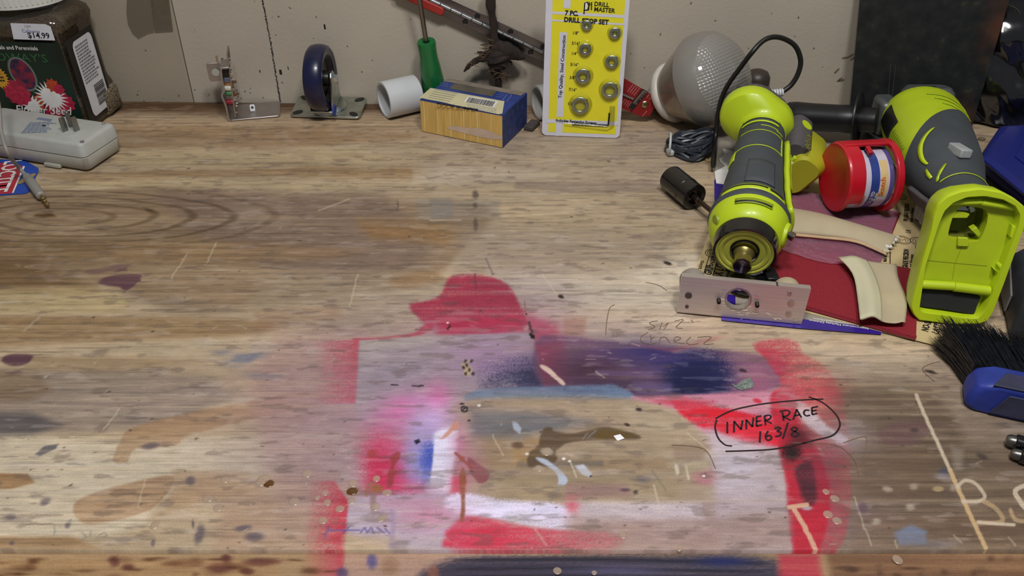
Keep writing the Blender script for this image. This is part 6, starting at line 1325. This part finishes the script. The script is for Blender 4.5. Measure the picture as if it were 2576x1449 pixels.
def gsec(t0, t1, n=14, k=40, dr=0, cap0=True, cap1=True):
    return MB().rings([[gp((t0(a)+(t1(a)-t0(a))*i/n) if callable(t0) else t0+(t1-t0)*i/n, a, dr) for a in [2*PI*j/k for j in range(k)]] for i in range(n+1)], cap0, cap1)
bnd_ = lambda a: .42 - .15*math.cos(a-.25)
gsec(lambda a: 0.02, bnd_).obj('gear_cover', m_lime, gr); gsec(bnd_, lambda a: .985, 20, dr=.0006).obj('rubber_grip', m_rub, gr)
m_cast = mat('cast_metal', (104, 108, 110), .45, .6, var=.12, vscale=60)
gsec(lambda a: 0.0, lambda a: .06, 4, dr=-.0015).obj('gear_case', m_cast, gr)
hc_ = gl(PY(2318, 250, gw[0].y+.012)); MB().rings([[(x, y, z) for x, y in rrect(.050, .030, .008, 4)] for z in (0, .006)] + [[(x, y, .012) for x, y in rrect(.042, .024, .008, 4)]], M=TR(CS[0].x, CS[0].y-.003, CS[0].z+.0185) @ RX(-12)).obj('gear_housing_top', m_cast, gr, bevel=.001)
MB().lathe([(.004, 0), (.004, .0006), (.0001, .0006)], 16, TR(CS[0].x+.002, CS[0].y-.004, CS[0].z+.0310) @ RX(-12)).obj('spindle_lock', m_steel, gr)
MB().box((.020, .030, .040), (CS[1].x-.038, CS[1].y+.004, CS[1].z-.004)).obj('handle_boss', m_cast, gr, bevel=.005)
MB().lathe([(.0001, 0), (.034, 0), (.038, .002), (.038, .014), (.036, .015), (.036, .003), (.0001, .003)], 40, TR(CS[0].x-.016, CS[0].y+.006, .0042) @ RX(0), True, False, 0, 2*PI).obj('wheel_guard', mat('guard_steel', (92, 96, 98), .35, .8, var=.2), gr, angle=30)
def gpatch(name, m, t0, t1, a0, a1, dr, n=10, k=14, th=.0005):
    return MB().grid(k, n, lambda u, v: gp(t0+(t1-t0)*v, R(a0+(a1-a0)*u), dr)).obj(name, m, gr, solid=th)
for i in range(3): gpatch('cover_rib', m_lime, .225+.040*i, .232+.040*i, 34, 100-8*i, .0010, 3, 20)
gpatch('air_inlet', m_jet, .20, .36, 150, 182, .0008); 
for i in range(8): gpatch('vent_slat', mat('lime_recess', (138, 156, 24)), .38+.018*i, .386+.018*i, 158, 196, .0012, 2, 8)
# lime check marks on the rubber
def gstroke(pts_, w_):
    v = []; n = len(pts_)
    b = MB(); l = []
    for i, (t_, a) in enumerate(pts_):
        t2, a2 = pts_[min(i+1, n-1)]; t1_, a1_ = pts_[max(i-1, 0)]; l.append((gp(t_, R(a), .0016), gp(t_, R(a+w_*(.4+.6*math.sin(PI*min(1, (i+.3)/n)))), .0016)))
    return b.add([p for q in l for p in q], [(2*i, 2*i+1, 2*i+3, 2*i+2) for i in range(n-1)])
gstroke([tuple(v) for v in spline([(.50, 108), (.54, 124), (.59, 136), (.64, 142), (.68, 142)], 5)], 9).obj('lime_stripe', m_lime, gr, solid=.0004)
gstroke([(.70, 150), (.73, 151), (.77, 152)], 9).obj('lime_stripe', m_lime, gr, solid=.0004); gstroke([(.735, 116), (.765, 126), (.80, 140), (.825, 148)], 10).obj('lime_stripe', m_lime, gr, solid=.0004)
MB().grid(24, 2, lambda u, v: gp(.835+.006*v+.012*abs(u-.5), R(30+120*u), .0014)).obj('seam_line', m_lime, gr, solid=.0003)
s0_ = gl(hit(2404, 388, gw[4] + Vector((0, 0, .036)), Vector((0, -.3, 1)).normalized()))
MB().box((.0110, .0200, .0080), (0, 0, 0), TR(*gp(.655, R(88), .0022)) @ RZ(8) @ RY(6) @ RX(-6)).obj('slide_switch', mat('light_grey_plastic', (158, 162, 162), .45), gr, bevel=.0012)
for (px, py, rz_) in ((2337, 552, 20), (2322, 536, 10)): MB().box((.009, .012, .016), (0, 0, 0), TR(*gl(P(px-4, py-4, .016))) @ RZ(rz_)).obj('trigger_paddle', mat('light_grey_plastic', (158, 162, 162)), gr, bevel=.003)
gpatch('paddle_switch', m_rub2, .66, .93, 196, 250, .005, 14, 14, .004)
# battery socket
bp_ = P(2392, 814, .0040); sn = Vector((-.16, -.965, .22)).normalized(); su = Vector((0, 0, 1)); su = (su - sn*su.dot(sn)).normalized(); sr = su.cross(sn)
M = Matrix((sr, su, sn)).transposed().to_4x4(); M.translation = bp_; BS = Sheet(M); ML = TR(*(-go)) @ M
Z7b = lambda l: zz(l, 2280, 460, .2485)
out_ = BS.pts(Z7b([(245, 490), (145, 840), (45, 1250), (60, 1330), (120, 1395), (450, 1440), (740, 1435), (830, 1400), (885, 1310), (1000, 1010), (1195, 470), (1225, 340), (1200, 240), (1100, 160), (960, 90), (750, 55), (560, 80), (420, 130), (330, 210), (275, 330)]))
inn_ = BS.pts(Z7b([(330, 430), (200, 840), (135, 1290), (200, 1310), (420, 1340), (600, 1365), (720, 1370), (790, 1300), (870, 1130), (980, 850), (1130, 440), (1150, 330), (1100, 240), (980, 175), (800, 140), (620, 150), (480, 205), (390, 290)]))
def radial(poly, c, n):
    res = []
    for k in range(n):
        a = 2*PI*k/n; d_ = (math.cos(a), math.sin(a)); best = .001
        for (x0_, y0_), (x1_, y1_) in zip(poly, poly[1:]+poly[:1]):
            ex, ey = x1_-x0_, y1_-y0_; den = d_[0]*ey-d_[1]*ex
            if abs(den) < 1e-12: continue
            t_ = ((x0_-c[0])*ey-(y0_-c[1])*ex)/den; s__ = ((x0_-c[0])*d_[1]-(y0_-c[1])*d_[0])/den
            if t_ > 0 and -1e-6 <= s__ <= 1+1e-6: best = max(best, t_)
        res.append((c[0]+d_[0]*best, c[1]+d_[1]*best))
    return res
cc = BS(2435, 640); NO = 120; ro_, ri_ = radial(out_, cc, NO), radial(inn_, cc, NO)
sh_ = lambda pts, k: [((x-cc[0])*k+cc[0], (y-cc[1])*k+cc[1]) for x, y in pts]
z3 = lambda pts, z: [(x, y, z) for x, y in pts]
hol = BS.pts(Z7b([(505, 400), (560, 310), (620, 272), (780, 290), (850, 310), (872, 370), (860, 450), (820, 560), (780, 630), (700, 645), (560, 630), (480, 615), (462, 560), (480, 480)])); hcn = BS(2446, 573)
sock = MB().rings([z3(sh_(ro_, .90), -.030), z3(sh_(ro_, .985), -.016), z3(ro_, -.004), z3(sh_(ro_, .995), -.001), z3(sh_(ro_, .98), 0), z3(sh_(ri_, 1.015), 0), z3(ri_, -.001), z3(sh_(ri_, .99), -.010)], True, False, True, ML).obj('battery_socket', m_lime, gr, angle=45)
m_lime2 = mat('socket_lime', (172, 190, 26), .5, var=.04)
fi, ho = radial(sh_(inn_, .99), hcn, 90), radial(hol, hcn, 90)
MB().rings([z3(fi, -.0095), z3(ho, -.0095), z3(sh_(ho, 1.0), -.020)], False, False, True, ML).obj('socket_floor', m_lime2, gr, angle=30)
MB().rings([z3(ho, -.0195), [(x*.8+hcn[0]*.2, y*.8+hcn[1]*.2, -.026) for x, y in ho]], False, True, True, ML).obj('socket_well', mat('well_olive', (92, 96, 22), .6, var=.15), gr)
for (l, z) in ((Z7b([(500, 400), (560, 330), (640, 340), (690, 360), (660, 400)]), -.012), (Z7b([(760, 490), (800, 560), (780, 600), (700, 520)]), -.012)): MB().prism(BS.pts(l), .008, z-.006, ML).obj('contact_wall', m_lime2, gr, bevel=.0005)
MB().prism(BS.pts(Z7b([(560, 300), (650, 285), (690, 330), (560, 325)])), .004, -.016, ML).obj('contact_plate', m_steel, gr)
MB().tube([(*BS(*p), -.015) for p in Z7b([(700, 290), (725, 310), (735, 345)])], .0028, 10, ML).obj('contact_spring', m_zinc, gr)
MB().prism(BS.pts(Z7b([(555, 585), (660, 590), (670, 660), (655, 680), (545, 675)])), .003, -.0100, ML).obj('latch_block', m_lime2, gr, bevel=.0006)
def bar(l, r, z, nm):
    pts = [(*BS(*p), z) for p in Z7b(l)]; return MB().tube(pts, r, 20, ML).obj(nm, m_lime, gr, angle=50)
kk2 = mpp(bp_)*.2485
bar([(165, 1050), (500, 1070)], 45*kk2, -.0048, 'cross_bar'); bar([(500, 1075), (860, 1118)], 49*kk2, -.0048, 'cross_bar'); bar([(440, 222), (790, 215)], 30*kk2, -.0062, 'upper_bar'); bar([(790, 222), (1120, 275)], 33*kk2, -.0062, 'upper_bar')
MB().prism(BS.pts(Z7b([(182, 1105), (480, 1135), (780, 1185), (710, 1370), (400, 1315), (135, 1280)])), .0035, -.0095, ML).obj('foam_pad', mat('black_foam', (34, 34, 36), .9, var=.1, bump=.3), gr, bevel=.0005)
b = MB(); b.ribbon(BS.pts(Z7b([(600, 690), (530, 860), (505, 1020)])), .0004, ML, -.0092); b.ribbon(BS.pts(Z7b([(215, 825), (530, 855), (860, 885)])), .0004, ML, -.0092); b.obj('mould_seam', mat('lime_recess', (138, 156, 24)), gr, smooth=False)
for l in ([(1090, 440), (1140, 470), (1100, 600), (1060, 560)], [(1040, 690), (1090, 710), (1050, 810), (1010, 850)], [(950, 860), (1000, 830), (985, 905), (960, 900)], [(900, 890), (930, 900), (945, 930)]): MB().prism(BS.pts(Z7b(l)), .007, -.0098, ML).obj('latch_tooth', m_lime, gr, bevel=.0006)
MB().prism(BS.pts(Z7b([(1140, 590), (1160, 600), (1050, 910), (1030, 905)])), .003, -.010, ML).obj('side_strip', m_jet, gr)
MB().rings([z3(sh_(ro_, .86), -.030), z3(sh_(ro_, .62), -.048), z3([(x, y+.018) for x, y in sh_(ro_, .34)], -.066)], True, True, True, ML).obj('socket_neck', m_rub, gr)
# side handle
a0, a1 = P(1978, 291, .024), P(2205, 303, .040); a0, a1 = gl(a0), gl(a1); dh = a1-a0; M = frame(a0, dh); LH = dh.length
MB().lathe([(.0001, -.002), (.0120, -.002), (.0150, .002), (.0158, .010), (.0150, LH*.3), (.0146, LH*.6), (.0150, LH*.76), (.0140, LH*.79)], 36, M).obj('side_handle', m_jet, gr)
MB().lathe([(.010, LH*.785), (.0285, LH*.790), (.0290, LH*.796), (.0285, LH*.812), (.012, LH*.818)], 44, M).obj('handle_flange', m_jet, gr)
MB().lathe([(.0125, LH*.81), (.0135, LH*.86), (.0130, LH), (.0001, LH)], 30, M).obj('handle_neck', m_jet, gr)

# ---- dark rusty sheet of metal leaning on the wall
s0_, s1_ = P(2134, 312, .0005), P(2441, 330, .0005); u = (s1_-s0_).normalized(); lean = R(9); back = Vector((-u.y, u.x, 0))
v_ = Vector((0, 0, 1))*math.cos(lean) + back*math.sin(lean); M = Matrix((u, v_, u.cross(v_))).transposed().to_4x4(); M.translation = s0_
dm = thing('metal_sheet', 'dark blotchy rusty sheet of metal leaning on the wall at the right', 'metal sheet', M)
m_dk = bpy.data.materials.new('rusty_steel'); m_dk.use_nodes = True; nt = m_dk.node_tree; b_ = nt.nodes['Principled BSDF']; tc = nt.nodes.new('ShaderNodeTexCoord')
def nz2(sc, det, ramp):
    n = nt.nodes.new('ShaderNodeTexNoise'); n.inputs['Scale'].default_value = sc; n.inputs['Detail'].default_value = det; nt.links.new(tc.outputs['Object'], n.inputs['Vector'])
    r = nt.nodes.new('ShaderNodeValToRGB'); nt.links.new(n.outputs['Fac'], r.inputs[0])
    while len(r.color_ramp.elements) < len(ramp): r.color_ramp.elements.new(.5)
    for e, (p, c_) in zip(r.color_ramp.elements, ramp): e.position = p; e.color = (*lin(c_), 1)
    return r
r1 = nz2(70, 7, [(.30, (9, 10, 10)), (.50, (21, 24, 23)), (.66, (34, 36, 31)), (.78, (78, 70, 44))]); r2 = nz2(14, 4, [(.45, (0, 0, 0)), (.62, (255, 255, 255))])
sp_ = nt.nodes.new('ShaderNodeSeparateXYZ'); nt.links.new(tc.outputs['Object'], sp_.inputs[0])
mr = nt.nodes.new('ShaderNodeMapRange'); mr.inputs[1].default_value = .105; mr.inputs[2].default_value = .150; nt.links.new(sp_.outputs['X'], mr.inputs[0])
mm_ = nt.nodes.new('ShaderNodeMath'); mm_.operation = 'MULTIPLY'; nt.links.new(mr.outputs[0], mm_.inputs[0]); nt.links.new(r2.outputs[0], mm_.inputs[1])
mx = nt.nodes.new('ShaderNodeMix'); mx.data_type = 'RGBA'; nt.links.new(mm_.outputs[0], mx.inputs[0]); nt.links.new(r1.outputs[0], mx.inputs[6]); mx.inputs[7].default_value = (*lin((96, 54, 28)), 1); nt.links.new(mx.outputs[2], b_.inputs['Base Color'])
b_.inputs['Roughness'].default_value = .55; b_.inputs['Metallic'].default_value = .15
DSh = Sheet(M); SW = (s1_-s0_).length; SH_ = .185; xt0 = DSh(2163, 0); xt1 = DSh(2468, 0)
MB().prism([(0, 0), (SW, 0), (SW+.003, SH_), (xt0[0]*SH_/xt0[1], SH_)], .002, -.001).obj('sheet', m_dk, dm, smooth=False, bevel=.0003)
for (px, py) in ((2412, 296), (2424, 316)): x, y = DSh(px, py); MB().lathe([(.0022, .0012), (.0022, .0014), (.0001, .0014)], 14, TR(x, y, 0)).obj('drilled_hole', m_jet, dm)
for (l) in ([(2232, 265), (2240, 160)], [(2242, 262), (2252, 165)]): MB().ribbon(DSh.pts(l), .0005, None, .0012).obj('scratch', mat('scratch_grey', (62, 64, 64), .5), dm, smooth=False)

# ---- black zip bag of dark plastic things
bgp = P(2545, 306, .0); bz_ = thing('zip_bag', 'crumpled glossy black plastic zip bag standing against the wall', 'bag', TR(bgp.x-.002, bgp.y+.004, 0) @ RZ(-14))
m_bag = mat('glossy_bag', (16, 15, 18), .10, var=.3, vscale=30, coat=.8, spec=.7); m_bag2 = film('bag_film', (.30, .27, .30), .06, .30, .06, (70, 60, 66), bump=.5, bscale=60)
def bagf(u, v):
    x = (u-.5)*.135; z = .004 + .158*v; d = .026*(1-v**2)*(math.cos((u-.5)*2.6)) + .004
    n_ = mnoise.noise(Vector((x*28, z*34, 2)))*.009 + abs(mnoise.noise(Vector((x*60+z*40, z*25, 7))))*.006
    return (x + .004*mnoise.noise(Vector((z*30, 1, 1))), -d - n_*(1-.6*v) + .012*v, z)
MB().grid(40, 48, bagf).obj('bag_front', m_bag, bz_, solid=.0005, subd=1); MB().grid(4, 4, lambda u, v: ((u-.5)*.135, -.002+.012*v, .004+.158*v)).obj('bag_back', m_bag, bz_, solid=.0005)
zm = mat('maroon_zip', (58, 34, 42), .35, coat=.4)
for i in range(2): MB().tube([(x, .012-.020-.008*(1-abs(x)/.07) + .0, .150 + .05*x + .006*i) for x in [-.067+.0168*j for j in range(9)]], .0012, 8).obj('zip_line', zm, bz_)
MB().grid(8, 8, lambda u, v: (lambda p: (p[0], p[1]-.0016, p[2]))(bagf(.52+.26*u, .52+.24*v - .06*u))).obj('grey_label', mat('grey_label', (66, 68, 74), .35), bz_, solid=.0003)

# ---- blue dustpan at the right edge
dp0 = P(2480, 420); dp = thing('dustpan', 'blue plastic dustpan lying upside down at the right edge of the bench', 'dustpan', TR(dp0.x, dp0.y, .0003)); m_bluep = mat('blue_plastic', (20, 32, 112), .42, var=.06, vscale=20)
lo_ = [P(px, py, 0)-dp0 for px, py in ((2450, 424), (2504, 346), (2800, 330), (2920, 560), (2640, 580))]; hi_ = [P(px, py, .030)-dp0 for px, py in ((2464, 398), (2516, 318), (2790, 300), (2880, 520), (2640, 545))]
lo2 = [Vector((p.x, p.y, 0)) for p in lo_]; mid = [Vector((p.x, p.y, .010)) for p in lo_]; hi2 = [Vector((p.x, p.y, .030)) for p in hi_]; cen = sum(hi2, Vector())/5
MB().rings([lo2, mid, hi2, [p.lerp(cen, .12)+Vector((0, 0, .003)) for p in hi2]]).obj('pan', m_bluep, dp, smooth=False, bevel=.003, bseg=3)
MB().prism([(p.x, p.y) for p in [q_.lerp(cen, .45) for q_ in hi2]], .002, .0325).obj('raised_panel', m_bluep, dp, bevel=.0008)
hd = cen + Vector((.06, -.05, 0)); MB().rings([[(x, y, z) for x, y in rrect(.14, .034, .015, 6)] for z in (0, .018)] + [[(x, y, .022) for x, y in rrect(.132, .026, .012, 6)]], M=TR(cen.x+.14, cen.y-.03, .006) @ RZ(-14)).obj('pan_handle', m_bluep, dp)

# ---- hand brush
b0 = P(2420, 1032); yb_ = math.degrees(math.atan2((P(2576, 1066)-b0).y, (P(2576, 1066)-b0).x)); M = TR(b0.x, b0.y, .0003) @ RZ(yb_)
hb_ = thing('hand_brush', 'blue handled hand brush with black bristles lying at the right edge', 'brush', M)
m_bblk = mat('scuffed_blue', (34, 52, 140), .5, var=.18, vscale=50, bump=.1); m_bface = mat('scuffed_navy', (50, 52, 78), .6, var=.22, vscale=60, bump=.15)
BLk = .20; bp2 = lambda px, py, z=0: M.inverted() @ P(px, py, z)
prof = [(0, .004), (.004, .0005), (.012, 0), (BLk, 0), (BLk, .026), (.014, .026), (.004, .022), (.0005, .014)]
MB().rings([[(x+.004, .001, z*.96) for x, z in prof], [(x, .004, z) for x, z in prof], [(x, .022, z) for x, z in prof], [(x+.003, .026, z*.95) for x, z in prof]]).obj('brush_block', m_bblk, hb_, bevel=.002, bseg=3)
MB().prism([(.016, .003), (BLk, .003), (BLk, .021), (.024, .021)], .001, 0, RX(90) @ TR(0, 0, -.0006)).obj('front_face', m_bface, hb_, bevel=.0006); MB().prism([(.012, .001), (BLk, .001), (BLk, .0175), (.022, .0175)], .0012, .0258).obj('upper_face', m_bface, hb_, bevel=.0006)
q0 = bp2(2510, 1030, .012); text('QUICKIE', .011, mat('embossed_navy', (40, 44, 82), .5), hb_, TR(.034, .0045, .0276), .01, .9)
MB().rings([[(x, y, z) for x, y in rrect(.012, .020, .004, 3)] for z in (0, .14)], M=TR(BLk-.01, .012, .013) @ RY(90)).obj('brush_handle', m_bblk, hb_)
rg = random.Random(6); V_, F_ = [], []
def strand(p0, p1, p2, r):
    n0 = len(V_)
    for p, rr__ in ((p0, r), (p1, r*.9), (p2, r*.35)):
        for j in range(3): a = 2*PI*j/3; V_.append((p[0]+rr__*math.cos(a), p[1], p[2]+rr__*math.sin(a)))
    for s__ in range(2):
        for j in range(3): k = (j+1) % 3; F_.append((n0+s__*3+j, n0+s__*3+k, n0+s__*3+3+k, n0+s__*3+3+j))
for i in range(9000):
    u = rg.random()**1.15; x0 = .003 + u*(BLk-.01); z0 = rg.uniform(.003, .024); l = rg.uniform(.037, .046)*(1 - .04*math.sin(u*40))
    fan = -.010*(1-u)**3 - .011 + rg.gauss(0, .0018); zt = z0 + (z0-.012)*.55 + rg.gauss(0, .0012); zt = max(.0030, zt)
    strand((x0, .024, z0), (x0+fan*.45, .024+l*.55, max(.0026, z0*.9+zt*.15)), (x0+fan, .024+l, zt), rg.uniform(.00026, .00042))
MB().rings([[(x, y, z) for x, y in ((.004, .024), (BLk-.004, .024), (BLk-.016, .052), (-.004, .052))] for z in (.006, .020)]).obj('bristle_core', mat('black_bristle', (30, 32, 38), .45, var=.35, vscale=300, spec=.6), hb_, smooth=False)
b = MB(); b.add(V_, F_); b.obj('bristles', mat('black_bristle', (30, 32, 38), .45, var=.35, vscale=300, spec=.6), hb_, kind='stuff', smooth=False, flip=False)

# ---- battery block at the right edge
k0 = P(2530, 846); kb = thing('battery_block', 'black and grey battery block cut off by the right edge behind the brush', 'battery', TR(k0.x+.004, k0.y, .0003) @ RZ(-20))
MB().rings([fr(.066, .080, .008, .0, .034, .034), fr(.074, .088, .010, .004, .034, .034), fr(.074, .088, .012, .032, .034, .034), fr(.066, .080, .014, .041, .034, .034), fr(.052, .066, .016, .044, .034, .034)]).obj('casing', mat('dark_casing', (40, 44, 52), .55, var=.15, bump=.15, bscale=1500), kb, angle=45)
MB().prism([(-.006, .006), (.030, .006), (.030, .022), (-.006, .030)], .0016, 0, TR(.034-.0372, .034+.020, 0) @ RZ(-90) @ RX(90)).obj('side_label', mat('grey_panel', (110, 108, 108), .5), kb, bevel=.0004)
MB().prism([(0, 0), (.040, 0), (.052, .012), (.0, .012)], .0020, 0, TR(.004, -.0104, .002) @ RX(90)).obj('front_stripe', mat('light_grey_plastic', (158, 162, 162)), kb, bevel=.0005)
# ---- two small sockets at the right edge
for nm_, (a, b_), r, lab in (('upper', ((2540, 1108), (2640, 1138)), .0056, 'small chrome-banded black socket at the right edge, farther of the pair'), ('lower', ((2552, 1142), (2640, 1168)), .0050, 'small chrome-banded black socket at the right edge, nearer of the pair')):
    p0_, p1_ = P(*a, r), P(*b_, r); d_ = p1_-p0_; M = frame(Vector((p0_.x, p0_.y, r+.0001)), Vector((d_.x, d_.y, 0))); so = thing('drive_socket', lab, 'socket', None, 'small sockets at the right edge'); so.matrix_world = M
    MB().lathe([(.0001, -.002), (r*.55, -.002), (r*.75, 0), (r*.78, .004)], 20).obj('drive_end', mat('worn_chrome', (112, 110, 106), .35, .9, var=.2), so)
    MB().lathe([(r*.86, .003), (r, .0038), (r, .0095), (r*.9, .010), (r*.9, .0116), (r, .0122), (r, .030), (r*.9, .031), (.0001, .031)], 28).obj('socket_body', m_gloss, so, angle=30)
    MB().lathe([(r*.92, .0098), (r*.97, .0101), (r*.97, .0113), (r*.92, .0118)], 28, None, False, False).obj('chrome_band', m_bright, so)
# ---- scraps on the bench
def scrap(name, label, cat, poly, th, m, z=.0003, tilt=0):
    c = P(sum(p[0] for p in poly)/len(poly), sum(p[1] for p in poly)/len(poly)); o = MB().prism([tuple(P(*p)-c)[:2] for p in poly], th, 0, RX(tilt)).obj(name, m, None, smooth=False, bevel=.0001); o.location = (c.x, c.y, z); return tag(o, label, cat)
scrap('paper_scrap', 'tiny white square paper scrap on the dark varnish stain', 'paper scrap', [(1543, 1098), (1560, 1094), (1571, 1104), (1553, 1110)], .0004, mat('bright_paper', (236, 234, 238), .7), tilt=3)
scrap('foil_scrap', 'small grey-green foil scrap at the end of the dark blue paint', 'foil scrap', [(1840, 968), (1852, 970), (1862, 962), (1884, 951), (1896, 965), (1894, 976), (1868, 982), (1854, 979)], .0005, mat('foil', (136, 146, 142), .3, .5, var=.3, vscale=300, bump=.8, bscale=900), tilt=2)
m_crumb = mat('sawdust', (176, 150, 104), .8, var=.2)
rg = random.Random(14)
for i, (px, py, r, lab) in enumerate(((1781, 406, 10, 'tan wood crumb below the hank of wire'), (1692, 284, 9, 'pale wood shaving under the flood bulb neck, nearest the red card'), (1712, 290, 8, 'pale wood shaving under the flood bulb collar'), (2468, 352, 12, 'brown crumb of debris at the foot of the dark metal sheet'))):
    c = P(px, py); k = mpp(c); vs = [(r*k*rg.uniform(.6, 1)*math.cos(a), r*k*rg.uniform(.5, .9)*math.sin(a)) for a in [2*PI*j/8 for j in range(8)]]
    o = MB().prism(vs, .0022).obj('wood_crumb', m_crumb if i < 3 else m_dirt, None, smooth=False, bevel=.0005); o.location = (c.x, c.y, .0002); tag(o, lab, 'debris', 'crumbs on the bench')
